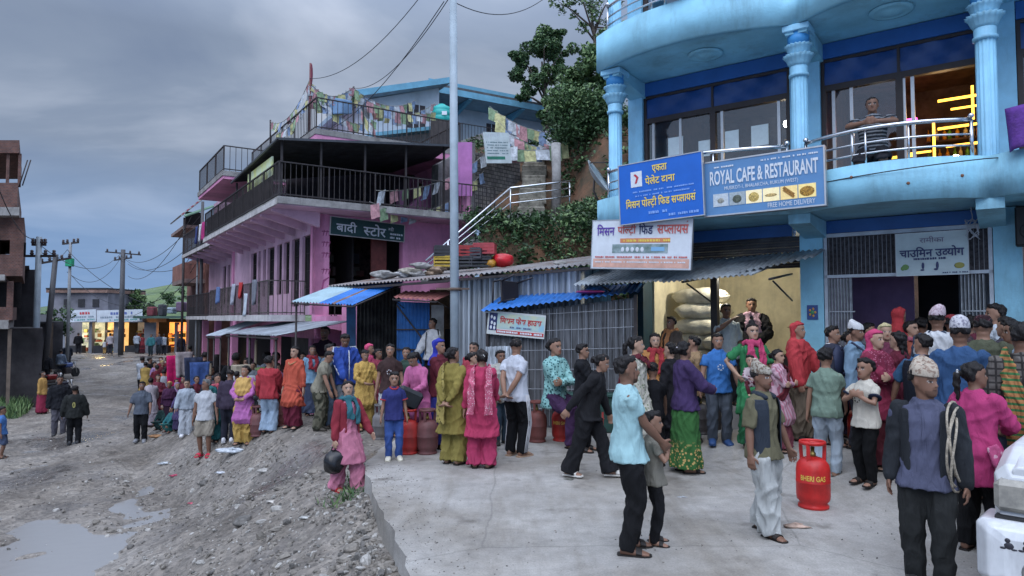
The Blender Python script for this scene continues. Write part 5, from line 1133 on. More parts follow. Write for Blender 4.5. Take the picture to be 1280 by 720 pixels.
crate('dark crate tilted against the red crates',p(592,324),-20,(.05,.05,.06),'crate grey'); crate('black crate lowest beside the red bag',p(600,334),4,(.025,.025,.03),'crate black'); crate('bright red crate on top nearest the red bag',p(606,318),-8,(.36,.05,.06),'crate bright red')
def lump(name,label,cat,p,r,m,seed,group=None,parent=None,n=14,k=9,rough=.18):
    rr=random.Random(seed); ph=[rr.uniform(0,6) for _ in range(6)]; vs=[]
    for i in range(k+1):
        a=-PI/2+PI*i/k
        for j in range(n):
            w=2*PI*j/n; f=1+rough*(math.sin(3*w+ph[0]+2*a)+.6*math.sin(5*w+ph[1]-3*a)+.5*math.sin(2*w+4*a+ph[2])); vs.append((r[0]*math.cos(a)*math.cos(w)*f,r[1]*math.cos(a)*math.sin(w)*f,r[2]*(math.sin(a)*(1+.3*rough*math.sin(2*w+ph[3]))+.9)))
    mb=MB().m(m); mb.smooth=True; mb.add(vs,[(i*n+j,i*n+(j+1)%n,(i+1)*n+(j+1)%n,(i+1)*n+j) for i in range(k) for j in range(n)]+[tuple(range(n))[::-1],tuple(k*n+j for j in range(n))])
    o=mb.build(name,parent,p); return tag(o,label,cat,group) if label else o
lump('plastic_bag','crumpled bright red plastic bag on the shed roof beside the crates','bag',p(628,333),(.26,.2,.16),mat('red plastic',(.55,.02,.03),.35,.1,5),1)
lump('plastic_bag','small orange yellow bag beside the red bag on the shed roof','bag',p(614,334,16.1),(.14,.12,.1),mat('orange plastic',(.45,.22,.03),.4,.1,5),2)
JK=[('junk cream',(.36,.33,.27)),('junk grey',(.28,.27,.26)),('junk tan',(.28,.20,.14)),('junk white',(.45,.45,.46))]
JL=['crumpled cream sack at the middle of the roof scrap heap','grey bundle leaning on the roof scrap heap','tan cardboard scrap at the right of the roof heap','white cloth bundle at the left end of the roof scrap','grey plastic parcel first on the shed roof edge','cream paper sack under the leaning grey bundle','tan sack lowest near the yellow crate','small white scrap beside the leaning bundle']
for k,(u,v,s) in enumerate(((512,343,.26),(527,336,.24),(545,341,.24),(500,345,.16),(480,348,.3),(520,346,.22),(540,345,.2),(505,347,.14))):
    o=lump('scrap_bundle',JL[k],'scrap',p(u,v,16.0),(s*.85,s*.6,s*.33),mat(*JK[k%4] if k!=4 else ('junk grey',(.28,.27,.26)),.8,.3,5),60+k,'scrap on the shed roof',rough=.4)
for k,(u,v,l) in enumerate(((609,346,'flat stone weighing down the shed roof above the chair'),(622,345,'second stone weighing the shed roof right of the first'),(560,350,'stone on the shed roof edge beside the street pole'),(700,332,'stone on the shed roof near the white feed sign'))):
    lump('roof_stone',l,'stone',at(u,v,14.7 if u<650 else 14),(.13,.1,.05),mat('stone pale',(.46,.45,.42)),80+k,'stones on the shed roof')
lump('plastic_basin','pink plastic basin lying on the blue cabin roof','basin',at(738,367,12.6),(.28,.2,.035),mat('pink plastic',(.5,.06,.2),.4,.1),90,rough=.03)
# ================= STREET POLE, far poles, wires
def pole(label,u,vb,vt,d,r,c,arms=(),tilt=0):
    b=at(u,vb,d); b.z=G(b.x,b.y); zt=at(u,vt,d).z-b.z; o=empty('utility_pole',label,'pole',b,0,'utility poles')
    m=mat('pole '+c,{'steel':(.30,.36,.40),'grey':(.22,.23,.24),'wood':(.06,.06,.065)}[c],.5,.12,1.5,stain=.25)
    MB().m(m).tube([(0,0,-.3),(tilt*.5,0,zt*.5),(tilt,0,zt)],[r,r*.93,r*.8],14).build('shaft',o)
    for (z,w,k) in arms:
        a=MB().m(IRON); a.bar((tilt-w,0,zt-z-k),(tilt+w,0,zt-z+k),.1); a.build('crossarm',o)
        for x in (-w*.9,-w*.4,w*.4,w*.9): MB().m(mat('insulator',(.08,.06,.06),.3)).lathe([(.05,0),(.09,.06),(.05,.12),(.08,.17),(.03,.22)],8,(tilt+x,0,zt-z+k*x/w+.05)).build('insulator',o)
    return o
po=pole('thick pale steel street pole in front of the tin shed',569,560,-14,12.3,.083,'steel',tilt=-.07)
for z in (2.5,): MB().m(mat('rust clamp',(.12,.08,.06),.7)).lathe([(.13,0),(.13,.05)],14,(-.02,0,z)).build('clamp',po); MB().m(MATS['rust clamp']).bar((-.35,-.05,z+.03),(.25,-.05,z+.03),.03).build('clamp_bar',po)
pole('steel pole with two crossarms beside the brick building',43,490,296,30,.14,'steel',((.35,.3,0),(.85,.75,0)))
pole('dark leaning pole with one tilted crossarm behind the steel pole',54,470,318,38,.16,'wood',((.35,.85,.15),),.5)
pole('thin grey pole with a small green box near the far shops',84,450,303,42,.10,'grey',((.05,.5,.05),))
pole('dark pole with a wide top crossarm behind the shop signs',151,430,312,54,.2,'wood',((.3,1.4,-.12),(.75,.7,.1)))
pole('tall bamboo pole at the far end of the pink building',249,470,252,31,.08,'wood'); pole('thin pipe beside the bamboo pole',244,470,300,31.5,.05,'grey'); 
tag(MB().m(mat('green box paint',(.02,.3,.15),.5)).bbox((-.15,-.15,0),(.25,.15,.5),.02).build('junction_box',loc=at(86,333,41.9)),'small green box on the thin grey pole','box')
def wires():
    W=[((563,-5,12.3),(442,110,22.2),.5),((555,2,12.3),(380,165,26),.8),((530,-10,14),(387,98,20.5),.5),((43,300,30),(150,318,54),1.2),((150,318,54),(240,330,33),.8),((160,330,54),(245,300,32),.9),((160,325,54),(250,270,31),.9),((43,298,30),(0,240,20),.4),((84,312,42),(43,305,30),.6),((84,312,42),(250,390,33),1),((84,340,42),(151,322,54),1.2),((245,310,32),(160,395,54),.8),((245,330,32),(180,385,54),.8),((240,270,31),(160,345,54),1.2),((247,345,31),(90,345,42),1.6),((690,-10,16),(563,0,12.3),.4)]
    N=['wire from the street pole down to the roof terrace','wire from the street pole to the dark canopy','upper wire crossing to the flag pole','wire between the left steel pole and the wide crossarm pole','wire from the wide crossarm pole to the pink building','second wire from the wide crossarm pole to the bamboo pole','steep wire from the wide crossarm pole to the bamboo pole top','wire from the left steel pole out over the brick building','short wire between the thin grey pole and left steel pole','long low wire from the thin grey pole to the pink building','wire from the green box pole to the wide crossarm pole','slack wire falling from the pink building to the shop signs','slack wire under it falling to the far shops','wire from the bamboo pole to below the wide crossarm','long sagging wire above the far shops','wire from the hillside trees to the street pole']
    m=mat('cable',(.03,.03,.035),.6)
    for (a,b,s),n in zip(W,N):
        A_,B_=at(*a),at(*b); pts=[A_.lerp(B_,i/16)-V((0,0,s*4*(i/16)*(1-i/16))) for i in range(17)]
        tag(MB().m(m).tube(pts,.009 if A_.y<25 else .016,5,False).build('overhead_wire'),n,'wire','overhead wires')
    pts=[FB(SC_M+.05+(2.5)*i/14,CY-.19-.5*max(0,math.sin(PI*i/14))**.8,4.0+.12*(i/14)-.05*math.sin(i/14*PI)) for i in range(15)]
    tag(MB().m(m).tube(pts,.008,5,False).build('wall_cable'),'thin cable running along the blue balcony front','cable')
    pts=[FB(1.25+.09*math.sin(k*1.7)*(1 if k>5 else .1),-.22,3.75-.06*k if k<6 else 3.3+.16*math.cos(k*1.3)) for k in range(26)]
    tag(MB().m(mat('pale cord',(.4,.42,.45),.6)).tube(pts,.007,5,False).build('coiled_cable'),'coil of pale cable hanging beside the noodle sign','cable')
wires()
# satellite dish
def dish():
    o=empty('satellite_dish','pale satellite dish on the edge of the blue building','satellite dish',at(744,224,13.8)); o.rotation_euler=(R(58),R(8),R(62))
    MB().m(mat('dish paint',(.42,.46,.47),.5,.1,3,stain=.2)).lathe([(.02,0),(.15,.012),(.28,.045),(.40,.10),(.405,.105),(.27,.035),(.15,.0),(.03,-.012)],28).build('reflector',o)
    MB().m(IRON).tube([(0,.38,.08),(0,.1,.45)],.012,6).build('feed_arm',o); MB().m(mat('lnb',(.3,.3,.3),.5)).tube([(0,.1,.45),(0,.06,.36)],.035,8).build('receiver',o)
    MB().m(IRON).tube([(0,0,-.02),(0,-.2,-.15),(.1,-.5,-.2)],.02,6).build('mount',o)
dish()
# ================= GOODS IN THE FEED SHOP
SACK=mat('sack cloth',(.70,.66,.54),.85,.15,5,.5,60)
def sack(label,s,y,z,rz,L=.78,Wd=.46,H=.24,seed=0,tilt=0):
    rr=random.Random(seed); n=22;k=12;vs=[]
    for i in range(k+1):
        t=i/k*2-1; e=(1-abs(t)**3.2)**.5 if abs(t)<1 else .0; e=max(e,.16)
        for j in range(n):
            w=2*PI*j/n; cx=math.cos(w);sz=math.sin(w); x=t*L/2
            sq=lambda a:math.copysign(abs(a)**.7,a)
            vs.append((x+.02*math.sin(3*w+seed),sq(cx)*Wd/2*(.72+.28*e)+.012*math.sin(i*1.7+seed),H/2*(1+sq(sz)*e*(1+.08*math.sin(i*1.2+seed+w)))))
    mb=MB().m(SACK); mb.smooth=True; mb.add(vs,[(i*n+j,i*n+(j+1)%n,(i+1)*n+(j+1)%n,(i+1)*n+j) for i in range(k) for j in range(n)]+[tuple(range(n))[::-1],tuple(k*n+j for j in range(n))])
    o=mb.build('feed_sack'); o.location=FB(s,y,z); o.rotation_euler=(R(tilt),0,BZ+R(rz)); return tag(o,label,'sack','feed sacks in the shop')
NM=['lowest feed sack at the left of the stack','lowest feed sack at the right of the stack','second layer feed sack on the left','second layer feed sack on the right','third layer feed sack with a slumped end','third layer feed sack behind the shop post','fourth layer long feed sack','fourth layer short feed sack turned end on','fifth layer feed sack lying across','second sack from the top of the stack','topmost feed sack on the stack','small feed sack leaning on the right of the stack']
spec=[(-3.42,1.2,.43,0),(-2.9,1.5,.43,80),(-3.42,1.15,.74,5),(-2.92,1.3,.74,80),(-3.40,1.1,1.05,-5),(-2.88,1.3,1.05,75),(-3.42,1.15,1.36,4),(-2.9,1.2,1.36,84),(-3.36,1.1,1.67,-3),(-3.28,1.1,1.97,6),(-3.35,1.15,2.27,-7),(-2.75,.8,.43,70)]
for k,(s,y,z,r) in enumerate(spec): sack(NM[k],s,y,z,r,L=1.05 if r<50 else .95,Wd=.62,H=.34,seed=k,tilt=(-4,3,0)[k%3])
for k,(s,z) in enumerate(((-1.5,1.3),(-1.5,1.45),(-1.45,1.6),(-1.5,1.75))):
    o=sack(('lowest','second','third','topmost')[k]+' tan bundle on the low shelf at the right of the feed shop',s,1.9,z,3,.7,.45,.16,seed=30+k); o.data.materials[0]=mat('tan bundle',(.24,.16,.10),.9,.2,6)
tag(MB().m(mat('shop counter',(.06,.045,.04),.7,.2,4)).bbox((-1.95,1.3,.42),(-1.0,2.3,1.3),.015).build('counter',loc=tuple(P0)),'dark counter standing inside the feed shop','counter').rotation_euler=(0,0,BZ)
o=empty('green_bottle','green plastic bottle standing on the feed shop counter','bottle',FB(-1.5,1.4,1.3)); MB().m(mat('green plastic',(.03,.30,.10),.2,0)).lathe([(.05,0),(.055,.02),(.055,.2),(.05,.26),(.02,.32),(.02,.35)],16).build('body',o); MB().m(mat('white cap',(.6,.6,.6),.4,0)).lathe([(.022,.35),(.022,.38)],12).build('cap',o)
# black speaker box at far right
o=empty('loudspeaker','black loudspeaker box fixed under the balcony at the far right','loudspeaker',FB(1.9,-.35,3.0),BZ); MB().m(mat('black box',(.012,.012,.013),.6)).bbox((-.15,-.12,0),(.17,.12,.55),.02).build('box',o); MB().m(mat('grille',(.03,.03,.03),.7)).lathe([(.11,0),(.1,.01),(.02,-.02)],20,M=Matrix.Translation((0.01,-.125,.2))@Matrix.Rotation(R(90),4,'X')).build('cone',o)
# ================= GAS CYLINDERS
def cylinder(label,u,v,c,h=None,d=None,writing=None,face=0,base=0):
    p=gp(u,v) if d is None else at(u,v,d); 
    if d is not None: p.z=G(p.x,p.y)
    p.z+=base
    H=h or .66; o=empty('gas_cylinder',label,'gas cylinder',p,math.atan2(p.x,p.y)*-1+R(face),'gas cylinders waiting in the queue'); s=H/.66
    m=mat('cylinder '+c,{'red':(.42,.025,.02),'maroon':(.14,.05,.05),'grey':(.13,.12,.12),'rust':(.20,.06,.05),'bright':(.52,.02,.018)}[c],.42 if c=='bright' else .6,.15,5,.05,30,stain=.15 if c=='bright' else .55)
    MB().m(m).lathe([(.10*s,.0),(.145*s,.0),(.145*s,.03*s),(.125*s,.05*s),(.155*s,.085*s),(.160*s,.13*s),(.160*s,.25*s),(.163*s,.255*s),(.163*s,.265*s),(.160*s,.27*s),(.160*s,.37*s),(.150*s,.43*s),(.115*s,.48*s),(.05*s,.505*s),(.01*s,.51*s)],32).build('tank',o)
    co=MB().m(m); n=24
    for a,z0,z1 in ((0,.625,.66),):
        co.lathe([(.115*s,z0*s),(.125*s,z0*s),(.128*s,(z0+.02)*s),(.125*s,z1*s),(.115*s,z1*s),(.112*s,(z0+.02)*s),(.115*s,z0*s)],28)
    for w in (20,110,160,250): 
        x,y=math.cos(R(w))*.119*s,math.sin(R(w))*.119*s; co.bar((x*.92,y*.92,.45*s),(x,y,.635*s),.035*s,.012*s)
    co.build('collar',o)
    MB().m(mat('brass valve',(.4,.3,.1),.4,metal=.8)).lathe([(.03*s,.5*s),(.03*s,.54*s),(.018*s,.55*s),(.018*s,.6*s)],12).build('valve',o)
    if writing:
        vs,fs=textmesh(writing,.02); x0=min(q.x for q in vs);x1=max(q.x for q in vs); W=.245*s;hh=.052*s; y0=min(q.y for q in vs);y1=max(q.y for q in vs); rad=.1625*s
        f=[]
        for q in vs:
            t=((q.x-x0)/(x1-x0)-.5)*W/rad; f.append((math.sin(t)*rad,-math.cos(t)*rad,.285*s+(q.y-y0)/(y1-y0)*hh))
        MB().m(mat('cylinder yellow',(.65,.45,.08),.5,0)).add(f,fs).build('lettering',o)
    return o
cylinder('bright red gas cylinder lettered in yellow standing alone on the concrete','1017' and 1017,634,'bright',.70,writing='BHERI GAS')
cylinder('weathered red gas cylinder beside the boy in blue',510,567,'red',.66); cylinder('big dull maroon gas cylinder next to the weathered red one',534,567,'maroon',.66)
cylinder('grey gas cylinder behind the boy in blue',476,549,'grey',.62); cylinder('red gas cylinder under the woman sitting in a printed shirt',702,551,'red',.66,writing='BHERI GAS',face=-14); cylinder('dark red gas cylinder behind the boy in striped track pants',671,552,'rust',.66)
cylinder('red gas cylinder behind the olive dressed woman',577,560,'red',.64,d=10.4); cylinder('rusty gas cylinder beside the orange dressed woman',350,532,'rust',.64); cylinder('dull gas cylinder at the feet of the camouflage man',418,528,'maroon',.62); cylinder('red gas cylinder half hidden behind the striding woman in black',752,540,'red',.66); cylinder('grey gas cylinder in front of the bluejeans man',876,552,'grey',.64,d=11.2); cylinder('red gas cylinder behind the man in the red hooded jacket',980,540,'rust',.64,d=10.6); cylinder('red gas cylinder between the maroon women by the gate',1075,560,'red',.64,d=9.6); cylinder('maroon gas cylinder beside the yellow shawl woman',322,545,'maroon',.62)
# ================= WHITE CAR CORNER
def car():
    p=V((3.96,4.12,0)); o=empty('white_car','old white car with a fogged headlight entering at the lower right corner','car',p,R(226)); o.scale=(1.15,1.15,1.15)
    Wt=mat('white car paint',(.60,.615,.63),.3,.08,3,stain=.35); BK=mat('black rubber',(.02,.02,.02),.7); HL=mat('fogged headlight',(.20,.19,.17),.25,.35,9,c2=(.36,.34,.29)); CH=mat('dull chrome',(.4,.4,.4),.3,metal=.8)
    # local +X = forward, Z up; the front ends at x=0, the body runs back to x=-3.8
    def loft(name,secs,mt):
        n=len(secs[0][1]); vs=[];
        for x,pr in secs: vs+=[(x,y,z) for y,z in pr]
        mb=MB().m(mt); mb.add(vs,[(i*n+j,i*n+(j+1)%n,(i+1)*n+(j+1)%n,(i+1)*n+j) for i in range(len(secs)-1) for j in range(n)]+[tuple(range(n))[::-1],tuple((len(secs)-1)*n+j for j in range(n))]); ob=mb.build(name,o); b=ob.modifiers.new('b','BEVEL'); b.width=.012; b.segments=2; b.limit_method='ANGLE'; b.angle_limit=R(30); return ob
    def prof_(w,z0,z1,c): return [(-w+c,z0),(w-c,z0),(w,z0+c),(w,z1-c),(w-c,z1),(-w+c,z1),(-w,z1-c),(-w,z0+c)]
    loft('body',[(-3.7,prof_(.80,.35,.95,.08)),(-.6,prof_(.82,.32,.93,.07)),(-.12,prof_(.80,.38,.86,.06)),(-.02,prof_(.76,.42,.80,.06))],Wt)
    loft('bonnet',[(-1.2,prof_(.76,.82,.95,.03)),(-.5,prof_(.74,.80,.91,.03)),(-.04,prof_(.70,.78,.86,.025))],Wt)
    loft('cabin',[(-3.3,prof_(.70,.95,1.55,.12)),(-2.0,prof_(.74,.95,1.62,.12)),(-1.2,prof_(.74,.95,1.0,.02))],mat('car glass',(.03,.04,.05),.1))
    loft('bumper',[(-.30,prof_(.88,.20,.54,.03)),(.06,prof_(.87,.20,.56,.03)),(.15,prof_(.80,.22,.53,.03)),(.17,prof_(.72,.25,.48,.03))],Wt); MB().m(BK).box((-.05,-.78,.545),(.03,.78,.575)).build('seam',o); MB().m(BK).bbox((.165,-.42,.28),(.18,.42,.34),.01).build('bumper_vent',o); q=MB().m(mat('orange lens',(.5,.2,.03),.3)).bbox((-.50,-.835,.62),(-.36,-.80,.72),.01).build('indicator',o); MB().m(mat('plate white',(.6,.6,.6),.5)).bbox((.172,-.22,.38),(.185,.22,.48),.006).build('number_plate',o)
    for s in (-1,1):
        h=MB().m(HL); h.bbox((-.20,min(s*.34,s*.785),.60),(.03,max(s*.34,s*.785),.785),.03); q=h.build('headlight',o)
        f=MB().m(CH).lathe([(.075,0),(.08,.015),(.06,.02),(.02,.012)],20,M=Matrix.Translation((.158,s*.56,.31))@Matrix.Rotation(R(90),4,'Y')).build('fog_lamp',o)
        for x in (-.75,-3.1):
            M=Matrix.Translation((x,s*.72,.30))@Matrix.Rotation(R(90),4,'X'); w=MB().m(BK).lathe([(.18,-.09),(.29,-.09),(.30,-.05),(.30,.05),(.29,.09),(.18,.09)],28,M=M).build('wheel',o); MB().m(CH).lathe([(.01,-.07),(.18,-.08),(.18,.08),(.01,.07)],20,M=M).build('rim',w)
    MB().m(mat('grille dark',(.03,.03,.03),.5)).bbox((-.03,-.26,.58),(.03,.26,.76),.02).build('grille',o)
    e=MB().m(mat('decal black',(.03,.03,.04),.5))
    for k in range(2):
        y=-.70+.085*k; e.ell((.170,y,.475),(.004,.014,.014),8,5); e.ell((.170,y+.006,.445),(.004,.024,.020),8,5); e.ell((.170,y-.022,.430),(.004,.016,.007),8,4); e.ell((.170,y+.03,.428),(.004,.016,.006),8,4)
    e.split('decal',o)
    return o
CAR=car()
# ================= FAR SHOPS
def far_shops():
    y0=57.0; zg=G0(-30,57)-.02
    X=lambda u,d=y0:(u-640)/F*d
    Z=lambda v,d=y0: at(640,v,d).z
    CON=mat('far shop concrete',(.20,.21,.24),.9,.2,.5); DKB=mat('far shop shade',(.03,.03,.035),.9)
    o=empty('shop_row','low row of roadside shops with lit fronts at the far end of the street','shops')
    mb=MB().m(CON)
    zt=Z(403)
    for a,b in ((79,83),(112,116),(143,153),(181,196),(219,222),(249,256)): MB().m(CON).box((X(a),y0,zg-1),(X(b),y0+.4,zt)).build('pillar',o)
    MB().m(CON).box((X(76),y0-.3,zt),(X(182),y0+4,zt+.35)).build('roof',o)
    MB().m(mat('green roof edge',(.06,.11,.09),.8)).box((X(180),y0-1.6,Z(398)),(X(262),y0+4,Z(395))).build('roof',o)
    MB().m(DKB).box((X(76),y0+3.5,zg-1),(X(262),y0+3.6,zt+.3)).build('wall',o); MB().m(CON).box((X(76),y0-.4,zg-1),(X(262),y0+3.5,zg+.02)).build('floor',o)
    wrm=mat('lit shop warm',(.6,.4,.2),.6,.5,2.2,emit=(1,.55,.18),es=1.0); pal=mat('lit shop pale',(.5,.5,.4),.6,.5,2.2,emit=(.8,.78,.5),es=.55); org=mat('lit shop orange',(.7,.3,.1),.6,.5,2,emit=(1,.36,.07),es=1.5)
    gd=[mat('far goods %d'%i,c,.7,.2) for i,c in enumerate(((.4,.1,.05),(.5,.4,.1),(.1,.2,.1),(.05,.05,.1),(.5,.5,.5),(.3,.15,.05)))]
    rr=random.Random(3); g=MB()
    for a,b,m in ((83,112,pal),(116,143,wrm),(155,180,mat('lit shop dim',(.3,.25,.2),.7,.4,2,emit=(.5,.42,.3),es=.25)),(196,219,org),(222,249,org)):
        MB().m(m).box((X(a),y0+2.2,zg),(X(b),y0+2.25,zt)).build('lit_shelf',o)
        for k in range(34):
            x=rr.uniform(X(a)+.1,X(b)-.4); z=zg+rr.choice((.1,.5,.9,1.3,1.7)); g.m(gd[rr.randrange(6)]); g.box((x,y0+1.6+rr.random()*.4,z),(x+rr.uniform(.15,.35),y0+2.15,z+rr.uniform(.15,.36)))
        q=MB().m(DKB).bbox((X(a)+.2,y0-.1,zg),(X(b)-.5,y0+.5,zg+.65),.02).build('shop_table',o)
    tag(g.build('shop_goods',o),None,None,None,'stuff')
    MB().m(mat('orange lamp sign',(1,.4,.2),.5,0,emit=(1,.22,.07),es=2.4)).box((X(224),y0-.1,Z(414)),(X(242),y0,Z(406))).build('lit_sign',o)
    for u,v,d,c,l in ((97,414,y0+1,(1,.85,.6),''),(128,411,y0+1,(1,.7,.3),''),(207,414,y0+1,(1,.4,.12),'')):
        ld=bpy.data.lights.new('shop_lamp','POINT'); ld.energy=60; ld.color=c; ld.shadow_soft_size=.2; lo=bpy.data.objects.new('shop_lamp',ld); COL.objects.link(lo); lo.location=at(u,v,d)
    for a,b,t,l in ((84,120,('print red2',(.45,.05,.06)),'white far shop sign with a red heading at the left end of the row'),(121,178,('print blue2',(.10,.14,.35)),'wide white far shop sign with colour print above the lit shops')):
        s,w,h=board('shop_sign',l,'sign',at(a,403,y0-.6),at(b,401.5,y0-.6),at(a,388,y0-.6),mat('far sign white',(.52,.57,.62),.6,.08,3),None)
        lines(s,.3*w,.75*w,.6*h,.22*h,0,mat(*t,.6,0),seed=70+a); lines(s,.08*w,.92*w,.32*h,.16*h,0,mat('print grey2',(.2,.25,.3),.6,0),seed=71+a); lines(s,.2*w,.95*w,.1*h,.14*h,0,mat('print multi',(.12,.3,.3),.6,0),seed=72+a)
    # block behind and things on the far roofs
    o2=empty('concrete_block','grey unfinished concrete block with a rusty roof edge behind the far shops','building')
    y1=60; MB().m(mat('far block wall',(.19,.19,.22),.9,.25,.4,.3,3)).box((X(62,y1),y1,zg-1),(X(135,y1),y1+6,Z(366,y1))).build('wall',o2); MB().m(mat('far rust edge',(.24,.15,.12),.9,.3,1)).box((X(60,y1),y1-.3,Z(366,y1)),(X(136,y1),y1+6,Z(362,y1))).build('roof',o2); MB().m(DKB).box((X(60,y1),y1-.35,Z(362,y1)+.01),(X(136,y1),y1+6,Z(360,y1))).build('roof_top',o2)
    for k in range(3): MB().m(DKB).box((X(80+18*k,y1),y1-.05,Z(384,y1)),(X(88+18*k,y1),y1+.01,Z(374,y1))).build('window',o2)
    for u,w,v0,v1,c,l in ((187,9,395,383,(.18,.04,.05),'dark red round board on the far roof'),(200,7,395,380,(.05,.05,.06),'black tank on the far shop roof'),(224,10,390,377,(.16,.10,.16),'purple framed board on the far roof by the bamboo pole'),(239,9,390,366,(.06,.04,.04),'dark brown hut on the far roof by the bamboo pole'),(212,8,392,384,(.3,.36,.42),'pale shelter on the far shop roof')):
        tag(MB().m(mat('roof thing %d'%u,c,.8,.3,1)).bbox((-w*.033,0,0),(w*.033,.8,(v0-v1)*.067),.08).build('roof_box',loc=at(u,v0,59)),l,'box')
    tree('leafy_tree','bright green tree rising behind the far shop signs','tree',at(163,396,64),[(at(163,366,64),1.1),(at(160,378,64),1.5),(at(150,383,64),1.2),(at(170,385,64),1.2),(at(138,386,64),1.0)],.3,2600,.15,77,.95)
    rr=random.Random(9)
    for k in range(9):
        d=95+rr.random()*50; u=185+8*k; p=at(u,380,d); p.z=G0(p.x,p.y)
        if k%3==0: tree('leafy_tree','%s tree on the green hill behind the far roofs'%(('small dark','round','far dark')[k//3]),'tree',p,[(p+V((0,0,2.2)),1.6),(p+V((.9,0,1.5)),1.1)],.5,500,.12,90+k,.4)
far_shops()
# ================= LEFT SIDE BUILDINGS
BRK=brickmat('raw brick',(.17,.075,.055),(.11,.05,.042),(.14,.12,.11),4.2,.5,.25,.95,.5)
def left_side():
    d=27; X=lambda u,d_=d:(u-640)/F*d_; Z=lambda v,d_=d: at(640,v,d_).z
    zg=G0(-20,27)-.1
    n0=len(bpy.data.objects)
    before=set(bpy.data.objects)
    o=empty('brick_building','unfinished brick building with open top floor at the left edge','building')
    fl=MB().m(CONC); fl.box((X(-260),d-.6,Z(272)),(X(34),d+7,Z(262))); fl.build('floor_slab',o)
    MB().m(CONC).box((X(-260),d-.9,Z(352)),(X(26),d+7,Z(345))).build('floor_slab',o); MB().m(CONC).box((X(-260),d-.5,Z(411)),(X(23),d+7,Z(400))).build('floor_slab',o)
    mb=MB().m(BRK); mb.box((X(-260),d-.58,Z(262)),(X(31),d-.4,Z(232))); mb.box((X(31)-.2,d-.4,Z(262)),(X(31),d+7,Z(232))); mb.build('parapet',o)
    for u in (-250,-180,-110,-40,-22,2,17): MB().m(BRK).box((X(u),d,Z(232)),(X(u+4),d+.35,Z(192))).build('pillar',o)
    MB().m(BRK).box((X(-260),d-.1,Z(192)),(X(20),d+5,Z(176))).build('lintel',o)
    for u,l in ((20,22),(24,30)): MB().m(IRON).tube([(X(u),d,Z(232)),(X(u)+.3,d,Z(200))],.03,5).build('rebar',o)
    mb=MB().m(BRK)
    for a,b,z0,z1 in ((-260,27,345,318),(-260,-3,318,300),(10,27,318,300),(-260,27,300,272)): mb.box((X(a),d,Z(z0)),(X(b),d+6,Z(z1)))
    mb.build('wall',o)
    mb=MB().m(BRK)
    for a,b,z0,z1 in ((-260,-20,400,352),(15,23,400,352),(-20,15,400,384)): mb.box((X(a),d-.3,Z(z0)),(X(b),d+6,Z(z1)))
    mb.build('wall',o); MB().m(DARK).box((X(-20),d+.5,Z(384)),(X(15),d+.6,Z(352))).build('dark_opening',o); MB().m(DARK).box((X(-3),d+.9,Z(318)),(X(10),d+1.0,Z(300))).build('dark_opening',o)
    mb=MB().m(mat('dark shop front',(.045,.04,.042),.9,.3,1)); mb.box((X(-260),d+1.5,zg),(X(22),d+6,Z(411))); mb.build('shop_front',o)
    for u in (-220,-120,-30,-8,18): MB().m(mat('old wood post',(.12,.09,.07),.9)).box((X(u),d-.3,zg),(X(u)+.15,d-.15,Z(411))).build('post',o)
    o=empty('dark_house','dark narrow building behind the left steel pole','building'); d2=34; z2=G0(-24,34)-.1
    MB().m(mat('dark house wall',(.05,.048,.055),.9,.3,1)).box((X(18,d2),d2,z2),(X(43,d2),d2+8,Z(337,d2))).build('wall',o); MB().m(mat('dark house roof',(.03,.03,.035),.8)).box((X(16,d2),d2-.5,Z(337,d2)),(X(44,d2),d2+8,Z(333,d2))).build('roof',o); MB().m(mat('pale lamp plate',(.4,.46,.55),.6)).box((X(20,d2),d2-.3,Z(350,d2)),(X(33,d2),d2-.2,Z(347,d2))).build('plate',o)
    o=empty('dark_shed','low dark shed with wooden posts beside the left road edge','shed'); d3=44
    MB().m(MATS['dark house wall']).box((X(38,d3),d3,z2),(X(80,d3),d3+6,Z(402,d3))).build('wall',o); MB().m(MATS['dark house roof']).hexa([(X(36,d3),d3-1.2,Z(404,d3)),(X(82,d3),d3-1.2,Z(404,d3)),(X(82,d3),d3+6,Z(394,d3)),(X(36,d3),d3+6,Z(394,d3)),(X(36,d3),d3-1.2,Z(402,d3)),(X(82,d3),d3-1.2,Z(402,d3)),(X(82,d3),d3+6,Z(392,d3)),(X(36,d3),d3+6,Z(392,d3))]).build('roof',o)
    for u in (42,60,78): MB().m(MATS['old wood post']).box((X(u,d3),d3-1.1,z2),(X(u,d3)+.2,d3-.9,Z(404,d3))).build('post',o)
    for q in set(bpy.data.objects)-before:      # walls run back along the road
        if q.type=='MESH':
            y0=min(v.co.y for v in q.data.vertices)
            for v in q.data.vertices: v.co.x-=.70*(v.co.y-y0)
    tree('dark_bush','dark bushy tree beside the far concrete block','bush',at(70,430,50),[(at(70,400,50),1.3),(at(62,410,50),1.2),(at(76,412,50),.9)],.25,1300,.1,99,.15)
    # grass patch at the left verge
    rr=random.Random(21); mb=MB()
    for _ in range(3400):
        u=rr.uniform(-25,38); v=rr.uniform(486,524)-max(0,(u-22))*.6; p=gp(u,v); p.z=G0(p.x,p.y); h=rr.uniform(.2,.55); a=rr.uniform(0,6); w=.03; tip=V((rr.uniform(-.2,.2),rr.uniform(-.2,.2),h))
        mb.m(LEAF[rr.choice((1,1,2,2))]); s=V((math.cos(a)*w,math.sin(a)*w,0)); mb.add([p-s,p+s,p+tip*.6+s*.8,p+tip],[(0,1,2,3)])
    tag(mb.build('grass'),'green grass and weeds on the verge below the brick building','grass',None,'stuff')
    mb=MB(); rr=random.Random(22)
